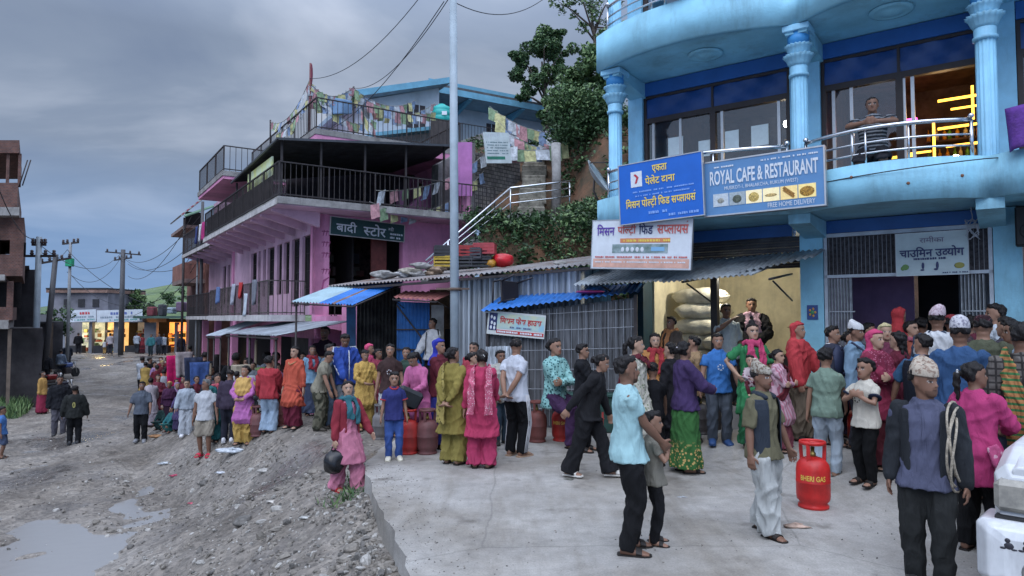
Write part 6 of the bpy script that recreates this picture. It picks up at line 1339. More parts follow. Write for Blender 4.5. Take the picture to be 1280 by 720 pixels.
    for _ in range(170):
        x=-2.0+rr.gauss(0,.12); y=9.1+rr.gauss(0,.3); p=V((x-.14,y,G0(x-.14,y))); h=rr.uniform(.05,.17); a=rr.uniform(0,6); s=V((math.cos(a)*.012,math.sin(a)*.012,0)); tip=V((rr.uniform(-.12,.12),rr.uniform(-.12,.12),h)); mb.m(LEAF[rr.choice((0,1,1,2))]); mb.add([p-s,p+s,p+tip],[(0,1,2)])
    tag(mb.build('grass'),'small grass tuft growing at the corner of the concrete slab','grass',None,'stuff')
left_side()
def gable_neighbour():
    o=empty('neighbour_house','narrow house with a striped red tin roof beyond the pink building','building',tuple(PC),PZ)
    MB().m(mat('neighbour brick',(.24,.11,.09),.9,.2,2)).box((.2,17.9,-2),(3,24,5.2)).build('wall',o); MB().m(mat('neighbour slab',(.28,.2,.18),.9,.2)).box((-.75,18.3,3.75),(.2,22.5,3.95)).build('balcony',o)
    MB().m(mat('neighbour brick wall',(.30,.14,.11),.9,.2,2)).box((-.75,18.3,3.95),(-.68,22.5,4.75)).box((-.68,18.3,3.95),(.2,18.4,4.75)).build('balcony_wall',o)
    MB().m(mat('neighbour slab')if 0 else MATS['neighbour slab']).box((-.8,18.3,6.45),(.3,23,6.6)).build('floor_slab',o)
    m=mat('striped tin roof',(.30,.08,.09),.6,.0)
    N=m.node_tree.nodes;L=m.node_tree.links; w=N.new('ShaderNodeTexWave'); w.bands_direction='Z'; w.inputs['Scale'].default_value=1.6; tc=N.new('ShaderNodeTexCoord'); L.new(tc.outputs['Object'],w.inputs[0]); r=N.new('ShaderNodeValToRGB'); L.new(w.outputs[0],r.inputs[0]); r.color_ramp.elements[0].color=(.30,.06,.08,1); r.color_ramp.elements[1].color=(.35,.34,.33,1); r.color_ramp.interpolation='CONSTANT'; r.color_ramp.elements[1].position=.5; L.new(r.outputs[0],N['Principled BSDF'].inputs['Base Color'])
    MB().m(m).slab((-1.0,17.8,6.95),(-1.0,21.5,6.95),(0.4,21.5,8.3),(.4,17.8,8.3),.06).build('roof',o); MB().m(mat('green sheet',(.12,.22,.15),.6)).slab((-.9,17.4,6.9),(.4,17.4,7.5),(.4,17.8,7.6),(-.9,17.8,7.0),.05).build('roof_flap',o)
    MB().m(DARK).box((-.7,18.6,6.6),(.1,18.7,7.3)).build('loft_panel',o); MB().m(IRON).tube([(-.85,18.0,-1.8),(-.82,18.0,6.9)],.06,6).build('post',o); MB().m(DARK).box((.05,18.2,-1.8),(.19,22,2.6)).build('shop_front',o)
gable_neighbour()
# ================= MARKET STALLS
def stall(label,u,v,d,w,dp,h,rz,c,items,seed):
    p=at(u,v,d); p.z=G(p.x,p.y); o=empty('market_table',label,'table',p,R(rz),'market tables'); m=mat('stall '+c[0],c[1],.8,.25,4)
    MB().m(m).bbox((-w/2,-dp/2,h-.05),(w/2,dp/2,h),.01).build('tabletop',o)
    for x in (-w/2+.05,w/2-.05):
        for y in (-dp/2+.05,dp/2-.05): MB().m(mat('stall leg',(.07,.055,.045),.8)).box((x-.03,y-.03,-.2),(x+.03,y+.03,h-.055)).build('leg',o)
    if c[0]!='wood': MB().m(m).box((-w/2+.01,-dp/2-.02,.1),(w/2-.01,-dp/2-.005,h-.02)).build('front_sheet',o)
    rr=random.Random(seed)
    q=Matrix.Rotation(R(rz),4,'Z')
    for k,(kind,col_,l) in enumerate(items):
        x=-w/2+w*(k+.5)/len(items); P_=p+q@V((x,rr.uniform(-.1,.1),h))
        if kind=='pot': tag(MB().m(mat('pot '+str(col_),col_,.4,.1,metal=.3)).lathe([(.10,0),(.17,.06),(.18,.14),(.12,.2),(.10,.21),(.15,.24),(.14,.245),(.1,.22)],16).build('cooking_pot',loc=P_),l,'pot')
        elif kind=='box': b=MB().m(mat('box '+str(col_),col_,.8,.2)).bbox((-.2,-.15,0),(.2,.15,.25),.015).build('carton',loc=P_); b.rotation_euler=(0,0,R(rz+rr.uniform(-15,15))); tag(b,l,'box')
        else: lump('vegetable_heap',l,'vegetables',P_,(.2,.16,.09),mat('veg '+str(col_),col_,.6,.4,30),seed+k,rough=.12)
    return o
stall('white covered stall table nearest the lilac building piers',314,470,16.8,1.0,.7,.95,35,('white',(.45,.48,.52)),(('box',(.35,.3,.22),'cream carton on the white covered stall table'),('heap',(.12,.18,.05),'green vegetable heap on the white covered stall table')),1)
stall('pale boarded stall counter with a dark cooking pot',276,476,19.5,1.3,.8,1.0,35,('pale',(.40,.36,.30)),(('pot',(.02,.02,.02),'dark round pot at the left of the pale stall counter'),('heap',(.25,.2,.1),'brown heap on the pale stall counter'),('pot',(.08,.12,.10),'green tinted pot at the right end of the pale stall counter')),2)
stall('grey stall table standing under the long street awning',297,465,20.5,1.3,.7,.9,35,('wood',(.14,.11,.09)),(('box',(.3,.32,.36),'grey carton on the table below the street awning'),('heap',(.3,.08,.04),'red vegetable heap on the table below the street awning')),3)
stall('small blue white table by the bamboo pole',242,452,30,1.2,.8,.8,35,('blue',(.35,.45,.6)),(('heap',(.3,.2,.05),'yellow heap on the small blue white table'),('box',(.4,.38,.3),'carton on the small blue white table')),4)
# stall frame poles
for k,(u,d,zt) in enumerate(((262,22,2.2),(270,24,2.3),(290,21,2.2),(318,17.5,2.0),(233,31,2.4))):
    p=at(u,470,d); p.z=G(p.x,p.y); tag(MB().m(mat('bamboo',(.16,.13,.09),.8,.2)).tube([(0,0,-.2),(.03,0,zt)],.035,7).build('stall_post',loc=p),('leaning','second','third','nearest','farthest')[k]+' bamboo stall post along the pink building','post','bamboo stall posts')
# ================= MOTORCYCLE
def motorcycle(label,u,v,d,rz,c):
    p=at(u,v,d); p.z=G(p.x,p.y); o=empty('motorcycle',label,'motorcycle',p,R(rz),'motorcycles parked by the road'); K=mat('tyre black',(.015,.015,.015),.8)
    for x in (-.62,.62):
        M=Matrix.Translation((x,0,.29))@Matrix.Rotation(R(90),4,'X'); w=MB().m(K).lathe([(.22,-.05),(.28,-.045),(.29,0),(.28,.045),(.22,.05)],18,M=M).build('wheel',o); MB().m(ALU).lathe([(.03,-.03),(.21,-.03),(.21,.03),(.03,.03)],14,M=M).build('rim',w)
    MB().m(mat('bike '+c[0],c[1],.3)).bbox((-.15,-.13,.62),(.35,.13,.88),.06).build('fuel_tank',o); MB().m(K).bbox((-.75,-.12,.74),(-.1,.12,.84),.04).build('seat',o); MB().m(IRON).bbox((-.2,-.14,.25),(.25,.14,.6),.04).build('engine',o)
    MB().m(ALU).tube([(.62,.1,.29),(.42,.1,.95)],.025,6).tube([(.62,-.1,.29),(.42,-.1,.95)],.025,6).build('fork',o); MB().m(IRON).tube([(.36,-.36,1.0),(.42,0,.96),(.36,.36,1.0)],.018,6).build('handlebar',o); MB().m(ALU).ell((.52,0,.86),(.07,.09,.09)).build('headlight',o)
motorcycle('dark motorcycle parked by the left road edge near the shed',75,470,30,70,('black',(.02,.02,.03))); motorcycle('motorcycle with a red tank parked at the far left road edge',62,462,34,60,('red',(.2,.02,.02))); motorcycle('blue motorcycle standing farther along the left verge',84,452,40,80,('blue',(.05,.08,.2)))
# litter
for k,(u,v,s,c,l) in enumerate(((293,566,.26,(.5,.54,.58),'crumpled white plastic sheet on the gravel slope'),(276,592,.1,(.5,.52,.55),'small white plastic scrap below the plastic sheet'),(219,595,.09,(.4,.05,.1),'pink red wrapper on the edge of the road'),(196,547,.2,(.30,.15,.06),'brown heap on the road beside the grey sweater woman'),(240,630,.07,(.42,.08,.12),'tiny red wrapper low on the gravel slope'),(340,628,.08,(.45,.42,.38),'pale scrap near the pale rock'),(206,580,.12,(.45,.48,.5),'thin white scrap lying on the road'),(383,648,.07,(.4,.4,.38),'pale paper bit at the bottom of the gravel'),(712,600,.05,(.12,.12,.1),'dark leaf on the concrete'),(853,622,.04,(.4,.42,.44),'white paper bit on the concrete'),(995,660,.1,(.45,.32,.25),'torn cardboard piece beside the old man in the vest'))):
    p=gp(u,v); lump('litter',l,'litter',p,(s,s*.6,s*.22),mat('litter %d'%k,c,.6,.3,8),120+k,'litter on the ground',rough=.45)
# ================= PEOPLE
def rotm(axis,deg): return Matrix.Rotation(R(deg),3,axis)
SKIN={'d':(.17,.088,.057),'m':(.25,.138,.092),'l':(.35,.215,.15)}
_fab={}
def fabric(c,pat=None,c2=None):
    c=col(c) if isinstance(c,str) else c; key=(c,pat,c2)
    if key in _fab: return _fab[key]
    def dull(q):
        g=.3*q[0]+.6*q[1]+.1*q[2]; return tuple((x*.76+g*.24)*.70 for x in q)
    c=dull(c)
    if pat: c2=dull(col(c2))
    m=bpy.data.materials.new('cloth'); m.use_nodes=True; N=m.node_tree.nodes; L=m.node_tree.links; b=N['Principled BSDF']; b.inputs['Roughness'].default_value=.88; b.inputs['Specular IOR Level'].default_value=.2
    tc=N.new('ShaderNodeTexCoord'); n=N.new('ShaderNodeTexNoise'); n.inputs['Scale'].default_value=3; n.inputs['Detail'].default_value=6; L.new(tc.outputs['Object'],n.inputs['Vector'])
    r=N.new('ShaderNodeValToRGB'); L.new(n.outputs[0],r.inputs[0]); e=r.color_ramp.elements; e[0].position=.35; e[0].color=c4([x*.76 for x in c]); e[1].position=.65; e[1].color=c4([min(1,x*1.12) for x in c]); out=r.outputs[0]
    if pat:
        c2=col(c2) if isinstance(c2,str) else c2
        if pat=='print': t=N.new('ShaderNodeTexVoronoi'); t.inputs['Scale'].default_value=22; s=t.outputs['Distance']; th=(.30,.36); inv=True
        elif pat=='topi': t=N.new('ShaderNodeTexNoise'); t.inputs['Scale'].default_value=38; t.inputs['Detail'].default_value=2; s=t.outputs[0]; th=(.50,.58); inv=False
        elif pat=='dots': t=N.new('ShaderNodeTexVoronoi'); t.inputs['Scale'].default_value=40; s=t.outputs['Distance']; th=(.25,.32); inv=True
        elif pat=='camo': t=N.new('ShaderNodeTexNoise'); t.inputs['Scale'].default_value=9; t.inputs['Detail'].default_value=1; s=t.outputs[0]; th=(.49,.51); inv=False
        elif pat=='hem':   # pattern only near the bottom of a long skirt
            t=N.new('ShaderNodeTexVoronoi'); t.inputs['Scale'].default_value=26; s=t.outputs['Distance']; th=(.35,.42); inv=True
        elif pat=='stripe': t=N.new('ShaderNodeTexWave'); t.bands_direction='Z'; t.inputs['Scale'].default_value=6; s=t.outputs[0]; th=(.62,.68); inv=False
        elif pat=='vstripe': t=N.new('ShaderNodeTexWave'); t.bands_direction='X'; t.inputs['Scale'].default_value=9; s=t.outputs[0]; th=(.6,.66); inv=False
        elif pat=='check':
            t=N.new('ShaderNodeTexWave'); t.bands_direction='Z'; t.inputs['Scale'].default_value=5; t2=N.new('ShaderNodeTexWave'); t2.bands_direction='X'; t2.inputs['Scale'].default_value=5; a=N.new('ShaderNodeMath'); a.operation='MAXIMUM'; L.new(tc.outputs['Object'],t2.inputs[0]); L.new(t.outputs[0],a.inputs[0]); L.new(t2.outputs[0],a.inputs[1]); s=a.outputs[0]; th=(.80,.86); inv=False
        L.new(tc.outputs['Object'],t.inputs['Vector' if 'Vector' in t.inputs else 0])
        q=N.new('ShaderNodeValToRGB'); L.new(s,q.inputs[0]); q.color_ramp.elements[0].position=th[0]; q.color_ramp.elements[1].position=th[1]
        if inv: q.color_ramp.elements[0].color=(1,1,1,1); q.color_ramp.elements[1].color=(0,0,0,1)
        f=q.outputs[0]
        if pat=='hem':
            sp=N.new('ShaderNodeSeparateXYZ'); L.new(tc.outputs['Object'],sp.inputs[0]); mr=N.new('ShaderNodeMapRange'); mr.inputs[1].default_value=.45; mr.inputs[2].default_value=.30; L.new(sp.outputs[2],mr.inputs[0]); mm=N.new('ShaderNodeMath'); mm.operation='MULTIPLY'; L.new(f,mm.inputs[0]); L.new(mr.outputs[0],mm.inputs[1]); f=mm.outputs[0]
        x=N.new('ShaderNodeMix'); x.data_type='RGBA'; L.new(f,x.inputs[0]); L.new(out,x.inputs[6]); x.inputs[7].default_value=c4(c2); out=x.outputs[2]
    L.new(out,b.inputs['Base Color'])
    w=N.new('ShaderNodeTexNoise'); w.inputs['Scale'].default_value=10; w.inputs['Detail'].default_value=4; w.inputs['Distortion'].default_value=1.2; mp=N.new('ShaderNodeMapping'); mp.inputs['Scale'].default_value=(1.8,1.8,.45); L.new(tc.outputs['Object'],mp.inputs[0]); L.new(mp.outputs[0],w.inputs['Vector'])
    bp=N.new('ShaderNodeBump'); bp.inputs['Strength'].default_value=.9; bp.inputs['Distance'].default_value=.022; L.new(w.outputs[0],bp.inputs['Height']); L.new(bp.outputs[0],b.inputs['Normal'])
    _fab[key]=m; return m
def skinmat():
    if 'skin' in MATS: return MATS['skin']
    m=bpy.data.materials.new('skin'); m.use_nodes=True; N=m.node_tree.nodes; L=m.node_tree.links; b=N['Principled BSDF']; b.inputs['Roughness'].default_value=.55; b.inputs['Specular IOR Level'].default_value=.35
    a=N.new('ShaderNodeAttribute'); a.attribute_name='tone'; L.new(a.outputs['Color'],b.inputs['Base Color']); MATS['skin']=m; return m
def hairmat(c=(.010,.008,.008)):
    k='hair %s'%(c,)
    if k in MATS: return MATS[k]
    m=mat(k,c,.55,.3,30,.6,60,stretch=(1,1,.25),spec=.25); return m
def ring_loft(mb,rings,n=12):
    """rings: (centre, ax vector, by vector)"""
    vs=[]
    for c,a,b in rings:
        for j in range(n):
            w=2*PI*j/n; vs.append(c+a*math.cos(w)+b*math.sin(w))
    k=len(rings); fs=[(i*n+j,i*n+(j+1)%n,(i+1)*n+(j+1)%n,(i+1)*n+j) for i in range(k-1) for j in range(n)]+[tuple(range(n))[::-1],tuple((k-1)*n+j for j in range(n))]
    mb.add(vs,fs)
def limb(mb,pts,rs,n=10):
    """tapered limb with rounded ends"""
    P=[V(p) for p in pts]; a=(P[0]-P[1]).normalized(); b=(P[-1]-P[-2]).normalized()
    P=[P[0]+a*rs[0]*.8,P[0]+a*rs[0]*.4]+P+[P[-1]+b*rs[-1]*.4,P[-1]+b*rs[-1]*.8]; r=[rs[0]*.45,rs[0]*.85]+list(rs)+[rs[-1]*.85,rs[-1]*.45]
    mb.tube(P,r,n)
def ribbon(mb,pts,axis,w,t=.011,n=10):
    P=[V(p) for p in pts]; k=len(P); rg=[]; ws=w if isinstance(w,(list,tuple)) else [w]*k
    for i,p in enumerate(P):
        tg=(P[min(i+1,k-1)]-P[max(i-1,0)]).normalized(); o=p-axis; o.z*=.3; o=o-tg*o.dot(tg); o.normalize(); lat=tg.cross(o).normalized(); rg.append((p,lat*ws[i],o*t))
    ring_loft(mb,rg,n)
def ik(a,b,l1,l2,pole):
    d=b-a; L=d.length
    if L>(l1+l2)*.998: b=a+d*((l1+l2)*.998/L); d=b-a; L=d.length
    if L<abs(l1-l2)+.01: L=abs(l1-l2)+.01
    x=(l1*l1-l2*l2+L*L)/(2*L); h=max(0,l1*l1-x*x)**.5; u=d.normalized(); p=pole-u*pole.dot(u)
    if p.length<1e-4: p=V((1,0,.01))
    return a+u*x+p.normalized()*h,b
ARMS={'down':((.152,.015,.475),(.3,-1,0)),'relax':((.175,.07,.50),(.5,-1,0)),'swing':((.16,.14,.53),(.3,-1,0)),'back':((.16,-.14,.50),(.3,-1,0)),'behind':((.015,-.135,.53),(1,-.5,0)),'belly':((.03,.15,.585),(1,-.4,0)),'chest':((.015,.12,.735),(1,.1,-.8)),'hip':((.135,.03,.575),(1,-.5,.1)),'fold':((-.07,.135,.665),(1,0,-.6)),'mouth':((.02,.16,.83),(1,.2,-.8)),'reach':((.08,.33,.62),(.6,-.6,-.5)),'hold':((.05,.20,.63),(.8,-.3,-.5)),'low':((.10,.2,.50),(.8,-.5,0)),'knee':((.10,.26,.42),(1,0,0)),'rail':((.05,.22,.74),(1,0,-.2)),'side':((.24,.03,.52),(1,-.5,0)),'up':((.1,.1,.9),(1,.3,0)),'boy':((.0,.175,.565),(.8,-.6,-.3))}
PEOPLE=[]; JOBS=[]
def person(label,u,vtop,foot=None,d=None,face=0,sex='m',skin='m',top=('tee','888888'),bot=('trousers','222222'),hair='short',hc=(.010,.008,.008),shoe=('sandal','221d1a'),L='down',Rr='down',lean=0,side=0,yaw=0,pitch=0,ph=None,feet=None,hat=None,extra=(),hs=1.0,fat=1.0,h=None,z=None,cat='person',grp='people in the street'):
    """place a figure by the pixel of its head top and its feet (or its depth); face: 0 looks at the camera, 90 to picture right, 180 away"""
    if d is None: p=gp(u,foot)
    else: p=at(u,420,d); p.z=G(p.x,p.y)
    if z is not None: p.z=z
    zt=at(u,vtop,p.y).z; fullH=zt-p.z
    if h is not None: H=h
    else: H=fullH if ph is None else fullH/(ph+.47)
    az=math.degrees(math.atan2(p.x,p.y)); rz=R(180+face-az)
    o=empty('person',label,cat,p,rz,grp); dist=(p-V((0,0,CZ))).length
    vox=.0085 if dist<7.2 else .0115 if dist<11.5 else .015 if dist<16 else .022 if dist<26 else .035
    rr=random.Random(label)
    hh=.133*H*hs; k=(H-hh)/(.867*H); K=H*k          # body below the chin
    fem=sex=='f'; kid=sex=='c'
    sw=(.090 if fem else .102 if not kid else .094)*K; PH=(ph if ph is not None else .53*k)*H
    pel=V((0,0,PH)); T=(rotm('Y',side)@rotm('X',-lean)); U=T@V((0,0,1)); Fw=T@V((0,1,0)); X=T@V((1,0,0))
    tp=lambda x,y,z:pel+T@V((x*K,y*K,(z-.53)*K))
    sh={s:tp(s*sw/K,-.005,.805) for s in (-1,1)}; neck=tp(0,-.008,.848)
    HM=T.copy() if abs(lean)<25 else rotm('X',-lean*.5)
    HM=HM@rotm('Z',-yaw)@rotm('X',pitch*-1)
    hu=HM@V((0,0,1)); hf=HM@V((0,1,0)); hx_=HM@V((1,0,0)); chin0=tp(0,.004,.866)
    head=lambda x,y,t: chin0+hx_*(x*hh)+hf*(y*hh)+hu*(t*hh)
    # legs
    hip={s:pel+V((s*.052*K,0,-.005*K)) for s in (-1,1)}
    ft=feet or {'stand':None}
    if feet is None: e=rr.uniform(-.02,.03); feet=((.058,e),(.058,-e*.6))
    F_={-1:V((-feet[0][0]*K,feet[0][1]*K,.042*K)),1:V((feet[1][0]*K,feet[1][1]*K,.042*K))}
    knee={};ank={}
    for s in (-1,1): knee[s],ank[s]=ik(hip[s],F_[s],.247*K,.245*K,V((s*.12,1,.05)) if ph is None or ph>.3 else V((s*.35,.9,.6)))
    fd={s:(V((s*.18,1,0))).normalized() for s in (-1,1)}
    # arms
    el={};wr={};hd={}
    for s,ps in ((-1,L),(1,Rr)):
        if isinstance(ps,str):
            t,pl=ARMS[ps]
        else: t,pl=ps if len(ps)==2 else (ps,(.6,-.8,-.2))
        tgt=tp(s*t[0],t[1],t[2]); el[s],wr[s]=ik(sh[s],tgt,.170*K,.150*K,T@V((s*pl[0],pl[1],pl[2])))
        f=(wr[s]-el[s]).normalized(); hd[s]=f
        if ps in('belly','behind','fold','chest'): hd[s]=(f*.5+X*(-s)*.8).normalized()
    bare=top[0] if top else None
    sk=SKIN[skin]; m=skinmat()
    # ---------- body: one surface
    b=MB(); b.smooth=True
    g=fat
    tr=[(.485,.083,.060,0),(.53,.095,.072,0),(.58,.088,.066,.0),(.64,.078*g,.058*g,.004),(.70,.088,.064,.004),(.76,.098,.066,.0),(.80,.092,.056,-.004),(.83,.055,.042,-.006),(.848,.036,.036,-.006)]
    if not fem: tr=[(z_,a*(1.0 if z_<.6 else 1.06),c_,y) for z_,a,c_,y in tr]
    ring_loft(b,[(tp(0,y,z_),X*(a*K),Fw*(c_*K)) for z_,a,c_,y in tr],16)
    ln=.034*K*(1.0 if not fem else .88)
    b.tube([tp(0,-.008,.825),chin0.lerp(head(0,0,.1),.5)-hf*.02*hh,head(0,-.08,.30)],[ln*1.25,ln,ln],12)
    HR=[(.0,.10,.34,.14),(.04,.17,.365,.06),(.13,.235,.385,-.05),(.25,.285,.385,-.24),(.38,.315,.375,-.36),(.50,.335,.36,-.42),(.60,.345,.375,-.45),(.72,.34,.365,-.45),(.84,.30,.30,-.40),(.93,.21,.19,-.28),(.99,.06,.02,-.08)]
    ring_loft(b,[(head(0,(f+q)/2,t),hx_*(w*hh),hf*((f-q)/2*hh)) for t,w,f,q in HR],18)
    b.tube([head(0,.335,.56),head(0,.385,.45),head(0,.44,.345)],[.03*hh,.045*hh,.058*hh],8)          # nose
    b.tube([head(-.085,.36,.325),head(0,.40,.33),head(.085,.36,.325)],[.035*hh,.045*hh,.035*hh],6)
    for s in (-1,1):
        b.ell(head(s*.335,-.05,.47),(.05*hh,.075*hh,.13*hh),8,6,HM)                                  # ears
        b.tube([head(s*.06,.355,.235),head(0,.38,.235)],[.03*hh,.035*hh],6)
        ar=.030*K*(1 if not fem else .86)*(1 if not kid else .85)
        limb(b,[sh[s],sh[s].lerp(el[s],.5),el[s],el[s].lerp(wr[s],.35),wr[s]],[ar*1.02,ar,ar*.82,ar*.86,ar*.56])
        lr=.052*K*(1 if not fem else 1.05)*(1 if not kid else .9)
        limb(b,[hip[s],hip[s].lerp(knee[s],.5),knee[s],knee[s].lerp(ank[s],.3),ank[s]],[lr*1.15,lr,lr*.68,lr*.70,lr*.42])
        # feet
        a=ank[s]; q=fd[s]
        ring_loft(b,[(a-q*.035*K+V((0,0,-.012*K)),V((q.y,-q.x,0))*.020*K,V((0,0,.022*K))),(a+V((0,0,-.010*K)),V((q.y,-q.x,0))*.025*K,V((0,0,.030*K))),(a+q*.05*K+V((0,0,-.020*K)),V((q.y,-q.x,0))*.028*K,V((0,0,.020*K))),(a+q*.09*K+V((0,0,-.028*K)),V((q.y,-q.x,0))*.029*K,V((0,0,.013*K))),(a+q*.112*K+V((0,0,-.031*K)),V((q.y,-q.x,0))*.020*K,V((0,0,.009*K)))],10)
        # hand: palm, four fingers, thumb
        hl=.105*K; f=hd[s]; inn=(-X*s); inn=(inn-f*inn.dot(f)); 
        if inn.length<.2: inn=Fw*-1; inn=inn-f*inn.dot(f)
        inn.normalize(); wid=f.cross(inn).normalized(); 
        if wid.dot(Fw)<0: wid=-wid
        w0=wr[s]
        ring_loft(b,[(w0-f*.01*K,wid*.017*K,inn*.013*K),(w0+f*hl*.18,wid*.024*K,inn*.013*K),(w0+f*hl*.42,wid*.028*K,inn*.011*K),(w0+f*hl*.52,wid*.025*K,inn*.009*K)],8)
        if dist<12.5:
            for i,(o_,ln_) in enumerate(((.021,.42),(.007,.47),(-.007,.44),(-.020,.34))):
                p0=w0+f*hl*.48+wid*o_*K*1.05; p1=p0+(f*.93+inn*.25+wid*o_*4).normalized()*hl*ln_*.5; p2=p1+(f*.6+inn*.7).normalized()*hl*ln_*.45
                b.tube([p0-f*.01,p1,p2],[.0062*K,.0056*K,.0044*K],6)
            p0=w0+f*hl*.16+wid*.019*K; p1=p0+(f*.6+wid*.65+inn*.25).normalized()*hl*.27; b.tube([p0,p1,p1+(f*.85+inn*.3).normalized()*hl*.22],[.0085*K,.0072*K,.005*K],6)
        else: ring_loft(b,[(w0+f*hl*.5,wid*.024*K,inn*.010*K),(w0+f*hl*.8+inn*.01*K,wid*.020*K,inn*.009*K),(w0+f*hl*.97+inn*.022*K,wid*.012*K,inn*.006*K)],8)
    tk0,bk0=top[0],bot[0]; longs=tk0 not in('tee','rolled','vestshirt')
    cov=[(pel-V((0,0,.03*K)),tp(0,0,.80)),(sh[-1]-X*.01*K,sh[1]+X*.01*K)]; bar_=[(chin0,head(0,0,1)),(tp(0,0,.865),chin0)]
    for s in (-1,1):
        f_=.62 if tk0=='tee' else 1.0
        if len(top)>4: f_=min(1,top[4])
        cov.append((sh[s],sh[s].lerp(el[s],f_*.86))); bar_.append((sh[s].lerp(el[s],f_+.02) if not longs or f_<1 else wr[s].lerp(el[s],.25),el[s] if not longs or f_<1 else wr[s])); 
        if longs and f_>=1 and not(len(top)>4 and top[4]<1.9): cov.append((el[s],el[s].lerp(wr[s],.75)))
        else: bar_.append((el[s],wr[s]))
        bar_.append((wr[s],wr[s]+hd[s]*.11*K)); cov.append((hip[s],knee[s].lerp(hip[s],.12)))
        if bk0 in('shorts',): bar_.append((knee[s],ank[s]))
        else: cov.append((knee[s],ank[s].lerp(knee[s],.3)))
        bar_.append((ank[s],ank[s]+fd[s]*.12*K))
    def tuck(co):
        def dist(S):
            D=np.full(len(co),9.)
            for a_,b_ in S:
                a_=np.array(a_); b_=np.array(b_); ab=b_-a_; t_=np.clip(((co-a_)@ab)/max(1e-9,ab@ab),0,1); D=np.minimum(D,np.linalg.norm(co-a_-t_[:,None]*ab,axis=1))
            return D
        return np.where(dist(cov)<dist(bar_)-.004,.025*H/1.65,0)
    def tuck_waist(co):
        z_=(co-np.array(pel))@np.array(U)/K+.53
        return np.clip((z_-.46)/.05,0,1)*.024*H/1.65
    def paint(me,k_):
        n=len(me.vertices); co=np.empty(n*3); me.vertices.foreach_get('co',co); co=co.reshape(-1,3); c=np.tile(np.array(sk+(1,)),(n,1)); c[:,:3]*=(1+.08*np.sin(co*23+k_).sum(1,keepdims=True)/3)
        q=co-np.array(chin0); hx2=q@np.array(hx_)/hh; hf2=q@np.array(hf)/hh; hu2=q@np.array(hu)/hh
        fr=(hf2>.2)&(hu2>0)&(hu2<1)
        def blob(x,t,rx,rt): return fr&(((np.abs(hx2)-x)/rx)**2+((hu2-t)/rt)**2<1)
        ex=max(.055,vox/hh*.75)
        c[blob(.135,.515,.075,max(.040,ex*.7)),:3]=(.38,.36,.34); c[blob(.135,.515,.034,max(.036,ex*.7)),:3]=(.012,.01,.01); c[blob(.14,.60,.095,max(.022,ex*.42)),:3]=np.array(sk)*.14; c[blob(.135,.545,.085,.016),:3]=np.array(sk)*.2
        c[blob(0,.235,.115,max(.036,ex*.6)),:3]=np.array(sk)*np.array((1.05,.62,.62)); c[blob(0,.238,.10,.010),:3]=np.array(sk)*.35
        c[blob(.045,.325,.022,.016),:3]=np.array(sk)*.35
        if 'beard' in extra: 
            bd=fr&(hf2>.0)&((hu2<.17)|((np.abs(hx2)>.24)&(hu2<.42)))|(fr&(np.abs(hx2)<.15)&(hu2>.262)&(hu2<.30)); c[bd,:3]=c[bd,:3]*.32
        if 'moustache' in extra: c[fr&(np.abs(hx2)<.14)&(hu2>.265)&(hu2<.30),:3]=np.array(sk)*.25
        if 'stubble' in extra: bd=fr&(hu2<.22); c[bd,:3]*=.62
        ca=me.color_attributes.new('tone','FLOAT_COLOR','POINT'); ca.data.foreach_set('color',c.reshape(-1).astype(np.float32))
    JOBS.append((b,'body',o,vox,m,1,paint,tuck))
    # ---------- clothes
    def cloth_job(mb,name,m_,fold=.006,sm=3,vx=None): JOBS.append((mb,name,o,vx or max(vox,.0105),m_,sm,tuck_waist if name in('trousers','shorts','skirt') else None,fold*1.5*H/1.65))
    e=.013*K
    def torso(mb,z0,flare=1.0,ease=1.0,ztop=.843,belly=0):
        rg=[]; zs=[z0+(ztop-z0)*i/9 for i in range(10)]
        for z_ in zs:
            a=np.interp(z_,[q[0] for q in tr],[q[1] for q in tr]); c_=np.interp(z_,[q[0] for q in tr],[q[2] for q in tr]); y=np.interp(z_,[q[0] for q in tr],[q[3] for q in tr])
            if z_<.53: t=(.53-z_)/.45; a=.098+.03*t*flare; c_=.078+.035*t*flare
            a=max(a,.086 if fem else .094) if z_<.76 else a
            # below the hips the hem follows the legs
            cc=tp(0,y+belly*math.sin(max(0,min(1,(z_-.5)/.25))*PI)*.02,z_)
            if z_<.50:
                f=(.50-z_)/.46; mid=(knee[-1]+knee[1])/2 if z_>.28 else (ank[-1]+ank[1])/2
                l0=pel; tt=min(1,(PH-z_*K)/max(.01,PH-mid.z)) if z_>.28 else 1; cx=l0.lerp(mid,tt); cc=V((cx.x,cx.y,z_*K if ph is None else cc.z)) if ph is None else cc
                st=abs(F_[-1].y-F_[1].y)*.5*f; ss=abs(F_[-1].x-F_[1].x)*.25*f
                rg.append((cc,V((1,0,0))*(a*K+e*(ease*.8+.5)+ss),V((0,1,0))*(c_*K+e*(ease*.8+.5)+st)))
            else: w_=e*.8*ease+e*.5*max(0,min(1,(.62-z_)/.1)); rg.append((cc,X*(a*K+w_),Fw*(c_*K+w_)))
        rg.append((tp(0,-.006,ztop+.014),X*(.043*K),Fw*(.042*K)))
        ring_loft(mb,rg,18)
    def sleeves(mb,frac,r=1.0,off=1.0):
        for s in (-1,1):
            a0=ar*1.02+e*.95*off; a1=ar*.92+e*.85*off*r; a2=ar*.60+e*.75*off*r
            if frac<=1: q=sh[s].lerp(el[s],frac); mb.tube([sh[s]+(sh[s]-el[s]).normalized()*a0*.1,sh[s].lerp(el[s],frac*.5),q],[a0*.7,a0*.95,a1 if frac<.8 else a1],12)
            else:
                w_=el[s].lerp(wr[s],min(.97,frac-1)); limb(mb,[sh[s],sh[s].lerp(el[s],.5),el[s],el[s].lerp(w_,.5),w_],[a0,a1*1.05,a1,(a1+a2)/2,a2],12)
